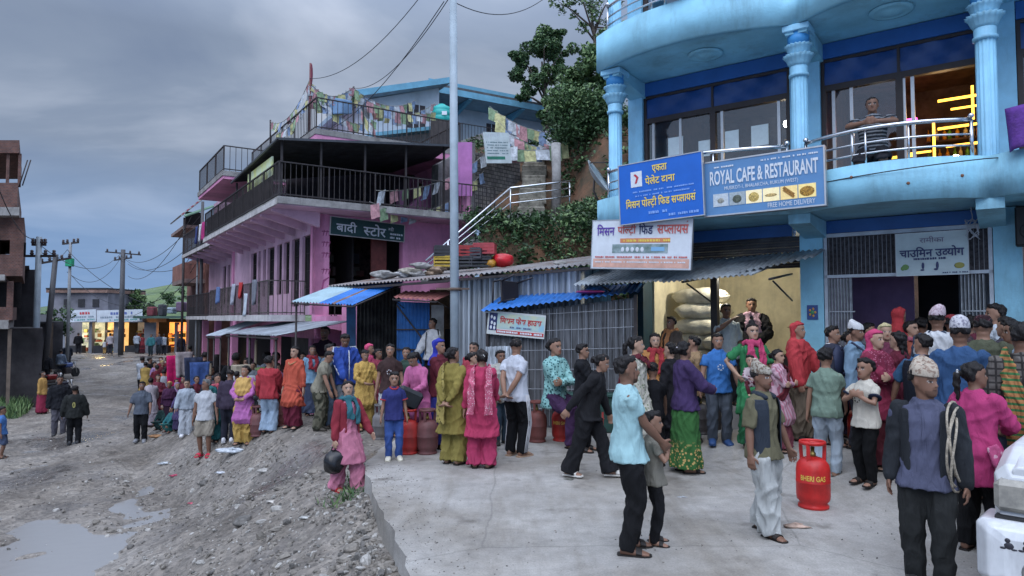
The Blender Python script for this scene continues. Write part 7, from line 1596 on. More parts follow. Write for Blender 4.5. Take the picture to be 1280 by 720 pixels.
    def legs(mb,zend,r=1.0,flare=1.0):
        ring_loft(mb,[(tp(0,0,.60),X*(.090*K*(.95 if fem else 1)+e*.5),Fw*(.068*K+e*.5)),(tp(0,0,.55),X*(.098*K+e*.6),Fw*(.076*K+e*.6)),(tp(0,0,.50),X*(.100*K+e*.6),Fw*(.078*K+e*.6)),(tp(0,0,.465),X*(.088*K+e*.5),Fw*(.068*K))],16)
        for s in (-1,1):
            E=knee[s].lerp(ank[s],zend) if zend<=1 else ank[s]+V((0,0,-.012*K)); k1=lr*1.12+e*.7*r; k2=lr*.74+e*1.1*r; k3=(lr*.5+e*1.25*r)*flare
            P_=[hip[s],hip[s].lerp(knee[s],.5),knee[s],knee[s].lerp(E,.5),E]; mb.tube([P_[0]+V((0,0,.02*K))]+P_[1:],[k1,(k1*1.05+k2)/2,k2,(k2+k3)/2,k3],14)
    tk,tc_=top[0],top[1]; tm=fabric(tc_,*(top[2:4] if len(top)>2 else ()))
    bk,bc=bot[0],bot[1]; bm_=fabric(bc,*(bot[2:4] if len(bot)>2 else ()))
    mb=MB()
    if tk=='tee': torso(mb,.47,ease=1.0); sleeves(mb,.62,1.2,.9); cloth_job(mb,'shirt',tm)
    elif tk=='shirt': torso(mb,.46,ease=1.1); sleeves(mb,.3 if any(x[0]=='openjacket' for x in extra if not isinstance(x,str)) else 1.95,1.15,1.0); cloth_job(mb,'shirt',tm,.007)
    elif tk=='rolled': torso(mb,.46,ease=1.2); sleeves(mb,1.0,1.3,1.0); cloth_job(mb,'shirt',tm,.007)
    elif tk=='jacket': torso(mb,.455,ease=1.9); sleeves(mb,1.97,1.7,1.6); cloth_job(mb,'jacket',tm,.008)
    elif tk=='sweater': torso(mb,.48,ease=1.5); sleeves(mb,1.95,1.5,1.4); cloth_job(mb,'sweater',tm,.006)
    elif tk=='kurta': torso(mb,.27,1.25,1.1); sleeves(mb,.3 if any(x[0]=='openjacket' for x in extra if not isinstance(x,str)) else top[4] if len(top)>4 else 1.7,1.1,.9); cloth_job(mb,'kurta',tm,.009)
    elif tk=='tunic': torso(mb,.36,1.15,1.1); sleeves(mb,top[4] if len(top)>4 else 1.9,1.1,1.0); cloth_job(mb,'tunic',tm,.008)
    elif tk=='vestshirt':   # shirt with sleeves under an open sleeveless waistcoat
        torso(mb,.46,ease=1.1); sleeves(mb,.95,1.3,1.0); cloth_job(mb,'shirt',tm,.006)
    mb=MB()
    if bk=='trousers': legs(mb,1.2,1.0); cloth_job(mb,'trousers',bm_,.007)
    elif bk=='baggy': legs(mb,1.2,1.9,1.15); cloth_job(mb,'trousers',bm_,.012)
    elif bk=='flare': legs(mb,1.2,1.2,1.5); cloth_job(mb,'trousers',bm_,.008)
    elif bk=='shorts': legs(mb,.05,1.8); cloth_job(mb,'shorts',bm_,.007)
    elif bk=='calf': legs(mb,.85,1.2); cloth_job(mb,'trousers',bm_,.007)
    elif bk=='skirt':
        cen=(F_[-1]+F_[1])/2; zb=.045*K; rg=[]; wx=abs(F_[1].x-F_[-1].x)/2; wy=abs(F_[1].y-F_[-1].y)/2
        if ph is None:
            for i in range(9):
                t=i/8; z_=.60*K+(zb-.60*K)*t; c_=pel.lerp(cen,max(0,(t-.1)/.9)); c_=V((c_.x,c_.y,z_)); a=(.090+.03*t)*K+e+wx*t*.4; d_=(.070+.032*t)*K+e+wy*t*.9; rg.append((c_,V((a,0,0)),V((0,d_,0))))
            n=36; vs=[]; k_=len(rg); p1=rr.uniform(0,6)
            for i,(c_,a,d_) in enumerate(rg):
                for j in range(n): w=2*PI*j/n; f=1+.045*(i/8)*(math.sin(7*w+p1)+.6*math.sin(11*w)); vs.append(c_+a*math.cos(w)*f+d_*math.sin(w)*f)
            mb.add(vs,[(i*n+j,i*n+(j+1)%n,(i+1)*n+(j+1)%n,(i+1)*n+j)[::-1] for i in range(k_-1) for j in range(n)]+[tuple(range(n)),tuple((k_-1)*n+j for j in range(n))[::-1]])
        else:   # seated: cloth over thighs and down to the feet
            for s in (-1,1): limb(mb,[hip[s],knee[s],ank[s]+V((0,0,.02*K))],[lr*1.4,lr*1.15,lr*1.0],12)
            kc=(knee[-1]+knee[1])/2; ac=(ank[-1]+ank[1])/2; limb(mb,[pel,kc,ac+V((0,0,.02*K))],[.085*K,.075*K,.075*K],14)
        cloth_job(mb,'skirt',bm_,.008)
    # ---------- footwear
    if shoe:
        sm_=mat('footwear %s'%shoe[1],col(shoe[1]),.6,.15,8)
        for s in (-1,1):
            a=ank[s]; q=fd[s]; r_=V((q.y,-q.x,0)); z0=a.z-.042*K; ft=MB().m(sm_)
            P_=[(-.05,.012),(-.045,.024),(.0,.027),(.05,.031),(.09,.033),(.115,.024),(.124,.010)]
            vs=[];
            for dz in (0,.012*K):
                for x_,w_ in P_: vs.append(a+q*x_*K+r_*w_*K+V((0,0,z0-a.z+dz)))
                for x_,w_ in P_[::-1]: vs.append(a+q*x_*K-r_*w_*K+V((0,0,z0-a.z+dz)))
            n=14; ft.add(vs,[tuple(range(n)),tuple(range(n,2*n))[::-1]]+[(i,n+i,n+(i+1)%n,(i+1)%n) for i in range(n)])
            if shoe[0]=='sandal':
                ring_loft(ft,[(a+q*.045*K+V((0,0,-.016*K)),r_*.034*K,V((0,0,.024*K))),(a+q*.075*K+V((0,0,-.022*K)),r_*.034*K,V((0,0,.019*K)))],10)
                ft.build('sandal',o)
            else:
                ft.smooth=True
                ring_loft(ft,[(a-q*.05*K+V((0,0,-.016*K)),r_*.016*K,V((0,0,.024*K))),(a-q*.035*K+V((0,0,-.006*K)),r_*.028*K,V((0,0,.040*K))),(a+q*.01*K+V((0,0,-.004*K)),r_*.032*K,V((0,0,.040*K))),(a+q*.06*K+V((0,0,-.018*K)),r_*.034*K,V((0,0,.025*K))),(a+q*.10*K+V((0,0,-.024*K)),r_*.031*K,V((0,0,.018*K))),(a+q*.125*K+V((0,0,-.028*K)),r_*.014*K,V((0,0,.010*K)))],12)
                ft.build('shoe',o)
    # ---------- hair
    hm=hairmat(hc); hb=MB(); hv=vox if vox>.009 else .0095
    def cap_hair(g=.05,low=.42,front=.30,fr_t=.80):
        rg=[]
        for t,w,f,q in HR:
            if t<low: continue
            ff=(f+g) if t>.9 else (f+g*.7 if t>=fr_t else (-.02 if t<.6 else .12 if t<.7 else .26)); rg.append((head(0,(ff+q-g*1.1)/2,min(t*1.0+g*.55*(t>.6),1.05)),hx_*((w+g*.75)*hh),hf*((ff-q+g*1.1)/2*hh)))
        rg.append((head(0,-.04,1.0+g*.75),hx_*(.09*hh),hf*(.09*hh))); ring_loft(hb,rg,18)
    if hat and hat[0] in('topi','cap') and hair=='short': hair='crop'
    if hair=='short': cap_hair(.055,.36 if not kid else .3); hb.ell(head(.08*math.sin(rr.uniform(0,6)),.22,.95),(.22*hh,.10*hh,.07*hh),10,6,HM)
    elif hair=='crop': cap_hair(.03,.40)
    elif hair=='bun': cap_hair(.045,.22); hb.ell(head(0,-.58,.52),(.2*hh,.17*hh,.2*hh),10,6,HM)
    elif hair=='topknot': cap_hair(.045,.22); hb.ell(head(0,-.25,1.08),(.2*hh,.18*hh,.17*hh),10,6,HM)
    elif hair=='long': cap_hair(.07,.12); ring_loft(hb,[(head(0,-.25,.6),hx_*(.36*hh),hf*(.24*hh)),(head(0,-.32,.1),hx_*(.34*hh),hf*(.17*hh)),(head(0,-.40,-.4),hx_*(.32*hh),hf*(.13*hh)),(head(0,-.42,-.95),hx_*(.24*hh),hf*(.10*hh)),(head(0,-.40,-1.25),hx_*(.10*hh),hf*(.06*hh))],14)
    elif hair=='pony': cap_hair(.045,.22); hb.tube([head(0,-.45,.62),head(0,-.68,.5),head(0,-.66,.0),head(0,-.58,-.6)],[.10*hh,.14*hh,.13*hh,.04*hh],10)
    elif hair=='braid': cap_hair(.045,.2); hb.tube([head(0,-.42,.3),head(0,-.5,-.1),head(.02,-.48,-.8),head(0,-.42,-1.5)],[.14*hh,.11*hh,.10*hh,.04*hh],8)
    if hair: JOBS.append((hb,'hair',o,hv,hm,1,None,.007))
    # ---------- headwear and extras
    def headcloth(name,m_,g=.09,low=.30,drape=True):
        q=MB(); rg=[]
        for t,w,f,b_ in HR:
            if t<low: continue
            ff=(f+g) if t>.78 else (-.0 if t<.6 else .16); rg.append((head(0,(ff+b_-g*1.2)/2,t+g*.5*(t>.6)),hx_*((w+g*.8)*hh),hf*((ff-b_+g*1.2)/2*hh)))
        rg.append((head(0,-.05,1.0+g),hx_*(.1*hh),hf*(.1*hh))); ring_loft(q,rg,18)
        if drape: ring_loft(q,[(head(0,-.22,.5),hx_*(.36*hh),hf*(.26*hh)),(head(0,-.25,.0),hx_*(.36*hh),hf*(.27*hh)),(tp(0,-.02,.83),X*(.085*K),Fw*(.068*K)),(tp(0,-.03,.76),X*(.115*K),Fw*(.075*K))],14)
        JOBS.append((q,name,o,max(vox,.0105),m_,2,None,.006))
    if hat:
        hk,hcol=hat[0],hat[1]; m_=fabric(hcol,*(hat[2:4] if len(hat)>2 else ()))
        if hk=='topi':
            q=MB().m(m_); q.smooth=True; pts=[]
            tl=hat[4] if len(hat)>4 else .0
            for t,w,f,b_,sl in ((.70,.375,.42,-.49,0),(.73,.385,.43,-.50,0),(.92,.375,.40,-.47,-.03),(1.04,.35,.35,-.43,-.08),(1.14,.30,.26,-.37,-.16),(1.18,.20,.12,-.27,-.18),(1.18,.05,-.02,-.16,-.08)):
                pts.append((head(tl*(t-.7),(f+b_)/2,t),hx_*(w*hh)+hu*(tl*.9*hh*(t>1)),hf*((f-b_)/2*hh)+hu*((sl*.5-.05)*hh)))
            ring_loft(q,pts,20); q.build('cap',o)
        elif hk=='cap':
            q=MB(); ring_loft(q,[(head(0,-.03,.68),hx_*(.375*hh),hf*(.44*hh)),(head(0,-.03,.85),hx_*(.36*hh),hf*(.42*hh)),(head(0,-.04,1.0),hx_*(.28*hh),hf*(.33*hh)),(head(0,-.04,1.07),hx_*(.1*hh),hf*(.1*hh))],16); ring_loft(q,[(head(0,.34,.76),hx_*(.24*hh),hu*(.03*hh)),(head(0,.62,.74),hx_*(.16*hh),hu*(.02*hh))],10); JOBS.append((q,'cap',o,max(vox,.0105),m_,1,None,.002))
        elif hk=='scarf': headcloth('headscarf',m_)
        elif hk=='wrap': headcloth('headscarf',m_,.12,.45,False)
        elif hk=='hood': headcloth('hood',m_,.10,.05,True)
    for x in extra:
        if isinstance(x,str): continue
        xk,xc=x[0],x[1]; m_=fabric(xc,*(x[2:4] if len(x)>2 else ()))
        q=MB()
        if xk=='vest':
            torso(q,.44,ease=2.3,ztop=.825)
            # cut the front open: done by two panels
            q=MB()
            for s in (-1,1):
                vs=[];zs=[.445,.52,.60,.68,.76,.815]; n=9
                for z_ in zs:
                    a=np.interp(z_,[t_[0] for t_ in tr],[t_[1] for t_ in tr])*K+e*2.2; c_=np.interp(z_,[t_[0] for t_ in tr],[t_[2] for t_ in tr])*K+e*2.2; a=max(a,.094*K+e*2)
                    if z_>.8: a*=.93
                    for j in range(n+1):
                        w=R(90)-s*R(24+ (190-24)*j/n) if s>0 else R(90)+R(24+(190-24)*j/n)
                        vs.append(tp(0,0,z_)+X*(a*math.cos(w))+Fw*(c_*math.sin(w)))
                N_=n+1; q.add(vs,[(i*N_+j,i*N_+j+1,(i+1)*N_+j+1,(i+1)*N_+j) for i in range(len(zs)-1) for j in range(n)])
                lp=[tp(s*.045,.075,.815),tp(s*.05,.0,.842),tp(s*.03,-.05,.842)]; q.tube(lp,[.02*K]*3,8)
            q.m(m_); ob=q.build('vest',o); sd_=ob.modifiers.new('s','SOLIDIFY'); sd_.thickness=.014; sd_.offset=1; ss=ob.modifiers.new('u','SUBSURF'); ss.levels=1; ss.render_levels=1
            continue
        elif xk=='openjacket':
            for s in (-1,1):
                vs=[];zs=[.44,.52,.60,.68,.76,.815]; n=9
                for z_ in zs:
                    a=np.interp(z_,[t_[0] for t_ in tr],[t_[1] for t_ in tr])*K+e*1.7; c_=np.interp(z_,[t_[0] for t_ in tr],[t_[2] for t_ in tr])*K+e*1.7; a=max(a,.096*K+e*1.4)
                    for j in range(n+1):
                        w=R(90)-s*R(30+160*j/n); vs.append(tp(0,0,z_)+X*(a*math.cos(w))+Fw*(c_*math.sin(w)))
                N_=n+1; q.add(vs,[(i*N_+j,i*N_+j+1,(i+1)*N_+j+1,(i+1)*N_+j) for i in range(len(zs)-1) for j in range(n)])
            q.m(m_); ob=q.build('jacket',o); sd_=ob.modifiers.new('s','SOLIDIFY'); sd_.thickness=.016; sd_.offset=1; ss=ob.modifiers.new('u','SUBSURF'); ss.levels=1; ss.render_levels=1
            q2=MB(); sleeves(q2,1.97,1.25,1.25); JOBS.append((q2,'sleeve',o,max(vox,.0105),m_,3,None,.008)); continue
        elif xk=='scarf':    # wrapped round the neck, ends hanging on the chest
            pts=[tp(.062*math.cos(w),.056*math.sin(w)-.004,.838+.008*math.sin(2*w)) for w in [2*PI*i/12 for i in range(13)]]; q.tube(pts,[.026*K]*13,10)
            for s,zz in ((-1,.62),(1,.66)): ribbon(q,[tp(s*.04,.06,.83),tp(s*.045,.098,.76),tp(s*.04,.108,.70),tp(s*.045,.108,zz)],tp(0,-.05,.7),[.03*K,.036*K,.04*K,.045*K])
            nm='scarf'
        elif xk=='shawl':    # over both shoulders and down the back/front
            ring_loft(q,[(tp(0,-.004,.852),X*.062*K,Fw*.058*K),(tp(0,-.004,.825),X*.115*K,Fw*.080*K),(tp(0,0,.77),X*.145*K,Fw*.098*K),(tp(0,.0,.70),X*.150*K,Fw*.106*K),(tp(0,.0,.62),X*.142*K,Fw*.108*K)],18); nm='shawl'
        elif xk=='dupatta':  # across the front, both ends thrown back over the shoulders
            for s in (-1,1): ribbon(q,[tp(s*.01,.10,.765),tp(s*.05,.088,.805),tp(s*.075,.02,.853),tp(s*.072,-.07,.815),tp(s*.072,-.108,.70),tp(s*.075,-.122,.58),tp(s*.078,-.132,.46)],tp(0,0,.68),[.03*K,.034*K,.034*K,.036*K,.040*K,.044*K,.046*K])
            nm='dupatta'
        elif xk=='sash':     # one shoulder to the opposite hip
            ribbon(q,[tp(-.085,-.02,.855),tp(-.065,.078,.80),tp(.0,.108,.68),tp(.09,.09,.56),tp(.125,.0,.50),tp(.11,-.07,.45)],tp(0,0,.66),.042*K); ribbon(q,[tp(-.085,-.02,.855),tp(-.06,-.10,.70),tp(-.05,-.130,.52),tp(-.05,-.145,.36)],tp(0,0,.66),[.04*K,.05*K,.055*K,.06*K]); nm='dupatta'
        elif xk=='hipcloth': ribbon(q,[tp(.10,-.07,.58),tp(.145,-.05,.48),tp(.155,-.04,.38),tp(.155,-.04,.32)],tp(0,0,.5),[.03*K,.055*K,.06*K,.055*K],.018); nm='scarf'
        elif xk=='stripe':   # white side stripes on the trouser legs
            for s in (-1,1):
                for o2 in (-.012,0,.012):
                    k2=lr*.74+e*1.1; k3=lr*.5+e*1.25; k1=lr*1.12+e*.7
                    q.tube([hip[s]+V((s*(k1+.004),o2*K*1.5,0)),hip[s].lerp(knee[s],.5)+V((s*((k1*1.05+k2)/2+.003),o2*K*1.5,0)),knee[s]+V((s*(k2+.003),o2*K*1.5,0)),knee[s].lerp(ank[s],.5)+V((s*((k2+k3)/2+.003),o2*K*1.5,0)),ank[s]+V((s*(k3+.003),o2*K*1.5,0))],.005*K,6)
            q.m(m_); q.build('side_stripe',o); continue
        elif xk=='sleevestripe':
            for s in (-1,1): q.tube([tp(s*.06,-.0,.85),sh[s]+X*s*.03*K+U*.05*K,sh[s].lerp(el[s],.4)+X*s*(ar+e*1.9),el[s]+X*s*(ar+e*1.6),wr[s].lerp(el[s],.2)+X*s*(ar*.7+e*1.5)],.009*K,6)
            q.tube([tp(0,.092,.82),tp(0,.105,.70),tp(0,.105,.58),tp(0,.10,.48)],.006*K,6)
            q.m(m_); q.build('stripe',o); continue
        elif xk in('logo','backlogo'):
            sg=1 if xk=='logo' else -1
            q.m(m_); yy=.092*sg; 
            for j in range(6): w=R(60*j); q.add([tp(.0+.03*math.cos(w),yy+.012*sg,.70+.03*math.sin(w)),tp(.0+.03*math.cos(w+.7),yy+.012*sg,.70+.03*math.sin(w+.7)),tp(.014*math.cos(w+.35),yy+.012*sg,.70+.014*math.sin(w+.35))],[(0,1,2)])
            q.build('print',o); continue
        elif xk=='numbers':
            q.m(m_); vs,fs=textmesh('0',.03); q.add([tp((p_.x-.3)*.09,-.112,.64+p_.y*.13) for p_ in vs],fs); q.build('print',o); continue
        elif xk=='flower': 
            q.m(m_)
            for j in range(5): q.ell(head(.07*math.cos(j*1.26),-.66+.02*j,.6+.08*math.sin(j*1.26)),(.05*hh,.04*hh,.05*hh),6,4)
            q.build('hair_flower',o); continue
        elif xk=='glasses':
            q.m(mat('glasses frame',(.02,.02,.02),.3))
            for s in (-1,1): q.tube([head(s*(.14+.09*math.cos(w)),.41,.52+.07*math.sin(w)) for w in [2*PI*j/12 for j in range(13)]],.012*hh,5); q.tube([head(s*.23,.40,.53),head(s*.345,.1,.53),head(s*.345,-.05,.53)],.012*hh,5)
            q.build('glasses',o); continue
        elif xk=='beads': q.m(m_); q.tube([tp(.05*math.cos(w),.05*math.sin(w)+.01+.028*max(0,math.sin(w)),.835-.05*max(0,math.sin(w))) for w in [2*PI*j/16 for j in range(17)]],.005*K,5); q.build('necklace',o); continue
        elif xk=='collar':
            q.m(m_); q.tube([tp(.045*math.cos(w),.045*math.sin(w)-.004+.012*max(0,math.sin(w)),.848-.02*max(0,math.sin(w))) for w in [2*PI*j/14 for j in range(15)]],.012*K,6); q.build('collar',o); continue
        elif xk=='band':
            q.m(m_); 
            for s in (-1,1): q.tube([el[s].lerp(sh[s],.42)+X*0,el[s].lerp(sh[s],.34)],ar+e*1.9,14)
            q.build('cuff',o); continue
        cloth_job(q,nm,m_,.010)
    PEOPLE.append((o,p,H,dict(sh=sh,el=el,wr=wr,tp=tp,head=head,pel=pel)))
    return o
def finish_people():
    # one depsgraph pass evaluates every voxel remesh, then the results are baked
    tmp=[]
    for (mb,name,o,vox,m_,sm,paint,fold) in JOBS:
        me=bpy.data.meshes.new('t'); me.from_pydata(mb.v,[],mb.f); me.update(); ob=bpy.data.objects.new('t',me); COL.objects.link(ob)
        r=ob.modifiers.new('r','REMESH'); r.mode='VOXEL'; r.voxel_size=vox; r.use_smooth_shade=True
        if sm: s=ob.modifiers.new('s','SMOOTH'); s.factor=.5; s.iterations=sm
        tmp.append(ob)
    bpy.context.view_layer.update(); dg=bpy.context.evaluated_depsgraph_get()
    for i,(ob,(mb,name,o,vox,m_,sm,paint,fold)) in enumerate(zip(tmp,JOBS)):
        me=bpy.data.meshes.new_from_object(ob.evaluated_get(dg)); me.name=name
        n=len(me.vertices)
        if callable(fold):
            co=np.empty(n*3); me.vertices.foreach_get('co',co); co=co.reshape(-1,3); no=np.empty(n*3); me.vertices.foreach_get('normal',no); no=no.reshape(-1,3); pc=co.copy(); co=co-no*fold(co)[:,None]; paint(me,i); me.vertices.foreach_set('co',co.reshape(-1))
        elif fold and n:
            co=np.empty(n*3); me.vertices.foreach_get('co',co); co=co.reshape(-1,3); no=np.empty(n*3); me.vertices.foreach_get('normal',no); no=no.reshape(-1,3)
            ph=RNG.uniform(0,6,8); w=co+.035*np.sin(co[:,[1,2,0]]*17+ph[:3])
            a1_=np.sin(w[:,0]*34+w[:,2]*7+ph[3]+1.5*np.sin(w[:,2]*9+ph[6])); a2_=np.sin(w[:,1]*33-w[:,2]*6+ph[4]+1.3*np.sin(w[:,2]*8+ph[0])); f=.55*(1-2*np.abs(a1_))+.45*(1-2*np.abs(a2_))+.35*np.sin(w[:,2]*26+w[:,0]*22+ph[5])*np.sin(w[:,1]*18+ph[6])
            if name=='hair': q_=co+.02*np.sin(co[:,[2,0,1]]*40+ph[:3]); f=np.sin(q_[:,0]*95+ph[3])*np.sin(q_[:,1]*88+ph[4])+.7*np.sin(q_[:,2]*70+q_[:,0]*60+ph[5])
            bias=.6 if name in('shirt','kurta','tunic','jacket','sweater','vest','sleeve') else .2
            co+=no*((f+bias)*fold-(paint(co) if paint else 0))[:,None]; me.vertices.foreach_set('co',co.reshape(-1))
        me.materials.clear(); me.materials.append(m_)
        k=bpy.data.objects.new(name,me); COL.objects.link(k); k.parent=o
    for ob in tmp:
        me=ob.data; bpy.data.objects.remove(ob); bpy.data.meshes.remove(me)
P_=person
TR='trousers'
# --- foreground and plaza
P_('bearded man in a pale teal tee shirt with his arms round a boy',785,445,690,face=98,skin='d',top=('tee','a5dbe0'),bot=(TR,'1a1a1d'),L='relax',Rr='boy',extra=('beard',),hs=1.04)
P_('small boy in a beige shirt standing against the man in the teal tee',817,514,680,face=92,sex='c',hs=1.25,skin='m',top=('tee','8f8a7a'),bot=(TR,'1c1c20'),L='chest',Rr='chest')
P_('old man in a navy waistcoat, patterned cap and pale baggy trousers',955,457,667,face=58,skin='d',top=('vestshirt','76704f'),bot=('baggy','bfc2be'),hat=('topi','c4baa6','topi','86705c',.1),extra=(('vest','36404e'),'stubble'),L='relax',Rr='down',feet=((.06,-.06),(.055,.07)),hs=1.05)
P_('smiling old man in a violet shirt and open dark jacket looking sideways',1163,457,735,face=-8,skin='d',yaw=-58,top=('shirt','5c607e'),bot=(TR,'2e3030'),hat=('topi','c9b7a0','topi','9a7f6a',-.1),extra=(('openjacket','30343a'),'stubble'),L='down',Rr='down',hs=1.05,shoe=('shoe','2b2b2d'))
P_('woman in a magenta sweater seen from behind with a flower clip in her hair',1225,453,690,face=155,sex='f',skin='d',yaw=45,top=('tunic','d01878'),bot=(TR,'151517'),hair='pony',L='down',Rr='hold',extra=(('hipcloth','c94080','print','e0a0b8'),('flower','d0d0d0')))
P_('boy in a cream football jersey holding his hands together at his chest',1085,448,605,face=-40,sex='c',hs=1.2,top=('tee','d8d0bd'),bot=(TR,'121316'),L='chest',Rr='chest',extra=(('logo','151515'),('band','27304a')))
P_('boy in a sage green tee shirt and pale jeans with his back turned',1035,435,595,face=165,sex='c',hs=1.1,top=('tee','7d9a85'),bot=(TR,'a7b8c6'),L='down',Rr='low')
P_('person in a bright red hooded jacket and khaki trousers',1000,403,550,face=70,top=('jacket','d21e2c'),bot=('baggy','8b7a64'),hat=('hood','d8202e'),hair=None,shoe=('shoe','16161a'),L='low',Rr='relax')
P_('young man with a white collar and dark jacket beside the shop gate',1041,408,d=9.6,face=72,top=('jacket','3b3f52'),bot=(TR,'27262c'),extra=(('collar','d5d8dc'),),hair='short')
P_('man in a white cap and light blue shirt carrying a navy backpack',1070,405,d=9.3,face=70,skin='d',top=('shirt','7ea6c4'),bot=(TR,'33323a'),hat=('topi','e4e4e6'),extra=('stubble',))
P_('woman in a yellow headscarf standing in the crowd by the shop door',1107,405,d=9.6,face=15,sex='f',skin='l',top=('kurta','7c2f4e'),bot=('skirt','5c1d30'),hat=('scarf','e2cf8e'),hair=None)
P_('woman in a pink headscarf and crimson shawl facing the long haired girl',1098,413,585,face=60,sex='f',skin='l',top=('tunic','a01a4a'),bot=('skirt','5e1626'),hat=('scarf','dc2470'),hair=None,extra=(('shawl','8f1a44','dots','c26080'),),L='fold',Rr='fold')
P_('girl with long black hair hanging down her back among the maroon shawls',1122,415,d=8.5,face=-115,sex='f',skin='l',top=('tunic','6d1430'),bot=('skirt','501020'),hair='long')
P_('tall woman wrapped in a red headscarf at the back of the doorway crowd',1125,385,d=10.2,z=.40,face=150,sex='f',top=('kurta','b4406c'),bot=('skirt','702038'),hat=('scarf','cf1a28'),hair=None)
P_('woman in an orange and pink dress in the dark shop doorway',1139,401,d=10.0,face=60,sex='f',skin='l',top=('kurta','c45a3c'),bot=('skirt','80302c'),hair='pony',extra=(('scarf','c85a78'),))
P_('stout man in glasses, blue shirt and dark waistcoat with one arm hanging',1152,418,d=7.7,face=150,yaw=-95,top=('vestshirt','2d628c'),bot=(TR,'24262c'),extra=(('vest','1c2230'),'glasses'),fat=1.2,L='side',Rr='down')
P_('man in a pale pink cap with a white shawl seen from behind',1172,388,d=8.8,face=170,skin='d',top=('shirt','3a4862'),bot=(TR,'2b2c30'),hat=('topi','e0c8d2','topi','c09aa8',.1),extra=(('shawl','cfd2d6'),))
P_('broad man in a white patterned cap and blue shirt seen from behind',1200,402,d=7.0,face=178,skin='d',top=('shirt','2f5f94'),bot=(TR,'2a2c32'),hat=('topi','dedbe2','topi','9a96a8',.0),fat=1.15)
P_('man in an olive jacket and a black and maroon cap with his back turned',1229,395,d=7.4,face=175,skin='m',top=('jacket','575c44'),bot=(TR,'2c2e33'),hat=('cap','34161f','dots','8a4a58'))
P_('young man in a white shirt in profile by the painted tile pillar',1245,380,d=9.0,face=-75,skin='m',top=('shirt','c9d4de'),bot=(TR,'33363e'))
P_('man in a dark checked shirt with a striped strap at the right edge',1278,404,d=6.2,face=190,skin='d',top=('shirt','6d6660','check','3a3634'),bot=(TR,'46566c'),extra=(('sash','c07a2a','stripe','2f7a3a'),))
P_('man in a pale blue shirt half hidden at the right edge',1268,402,d=7.3,face=-80,skin='d',top=('shirt','a9c2da'),bot=(TR,'2c2c33'))
P_('man with a red cap among the heads beside the pale pink cap',1190,394,d=9.6,face=170,skin='d',top=('shirt','6a5560'),bot=(TR,'2c2c33'),hat=('cap','a62a35'))
P_('dark haired woman squeezed between the crowd and the pillar on the far right',1258,396,d=8.2,face=-120,sex='f',skin='m',top=('kurta','45404e'),bot=('skirt','303038'),hair='bun')
# --- feed shop front
P_('young man in a bright blue tee shirt and grey jeans looking at the camera',899,417,555,face=12,skin='m',top=('tee','1c7fd6'),bot=(TR,'56606e'),shoe=('shoe','2c4a78'),L='relax',Rr='relax',extra=(('logo','d8e4f0'),))
P_('woman in a green kurta and magenta scarf with a hand on her hip',943,404,558,face=20,sex='f',skin='l',top=('kurta','12924e',None,None,.8),bot=('baggy','0f7d48'),hair='topknot',L='relax',Rr='hip',extra=(('scarf','d8246c'),))
P_('woman in a pink and white striped shawl carrying a baby beside the green kurta',972,437,d=9.5,face=70,sex='f',skin='l',top=('kurta','d8a8b8','vstripe','c06a84'),bot=('skirt','8a3a4c'),hair='bun',L='fold',Rr='fold',extra=(('sash','7c1f30'),))
P_('baby in a maroon wrap held between the green and striped dresses',937,447,d=9.15,z=.98,ph=.22,h=.72,face=10,sex='c',hs=1.55,skin='l',top=('shirt','c8b0b4','print','8a5060'),bot=(TR,'6a1c2c'),shoe=None,L='hold',Rr='hold',feet=((.06,.22),(.06,.2)))
P_('woman in a purple cardigan and long green skirt with a patterned hem',857,427,590,face=115,sex='f',skin='m',yaw=-20,top=('sweater','4a3468'),bot=('skirt','2c6e28','hem','c8a040'),hair='bun',L='hold',Rr='hold',extra=(('flower','e8d8dc'),))
P_('woman in a black dress with a pink flower in her hair near the sacks',838,428,d=9.9,face=-120,sex='f',skin='l',top=('kurta','25242a'),bot=('skirt','1f1e26'),hair='bun',extra=(('flower','e0c0cc'),))
P_('small boy with cropped hair in a black tee shirt seen from behind',815,453,d=9.3,face=170,sex='c',hs=1.15,top=('tee','1d1e24'),bot=(TR,'25262c'),hair='crop',L='low',Rr='low')
P_('woman in an orange sweater with a red scarf facing the camera',819,417,d=11.4,face=8,sex='f',skin='l',top=('sweater','d68a1e'),bot=('skirt','4a3030'),hair='long',extra=(('scarf','b81828'),))
P_('woman in a cream flowered kurta with a maroon dupatta in profile',795,420,d=9.2,face=88,sex='f',skin='l',top=('kurta','d6d0bc','print','8f9a78'),bot=('baggy','c4beac'),hair='pony',extra=(('dupatta','70182c'),))
P_('man in a tan shirt and jeans standing behind the purple cardigan',869,420,557,face=-100,skin='m',top=('rolled','b08a58'),bot=(TR,'35485e'),L='hold',Rr='low',shoe=('shoe','2f2a28'))
P_('man in a white shirt covering his mouth with one hand inside the feed shop',908,380,d=12.6,z=.42,face=20,skin='d',top=('rolled','b8c4cc'),bot=(TR,'26282e'),L='down',Rr='mouth')
P_('man in black standing in the shadow inside the feed shop',940,373,d=13.0,z=.42,face=5,skin='d',top=('jacket','1c1b20'),bot=(TR,'1c1c22'),L='belly',Rr='belly',extra=(('scarf','c89ab0'),))
P_('man in a dark jacket standing near the sacks with a striped scarf',839,396,d=12.4,z=.42,face=-50,skin='d',top=('jacket','5b5048'),bot=(TR,'33302c'),extra=(('scarf','c07a34'),))
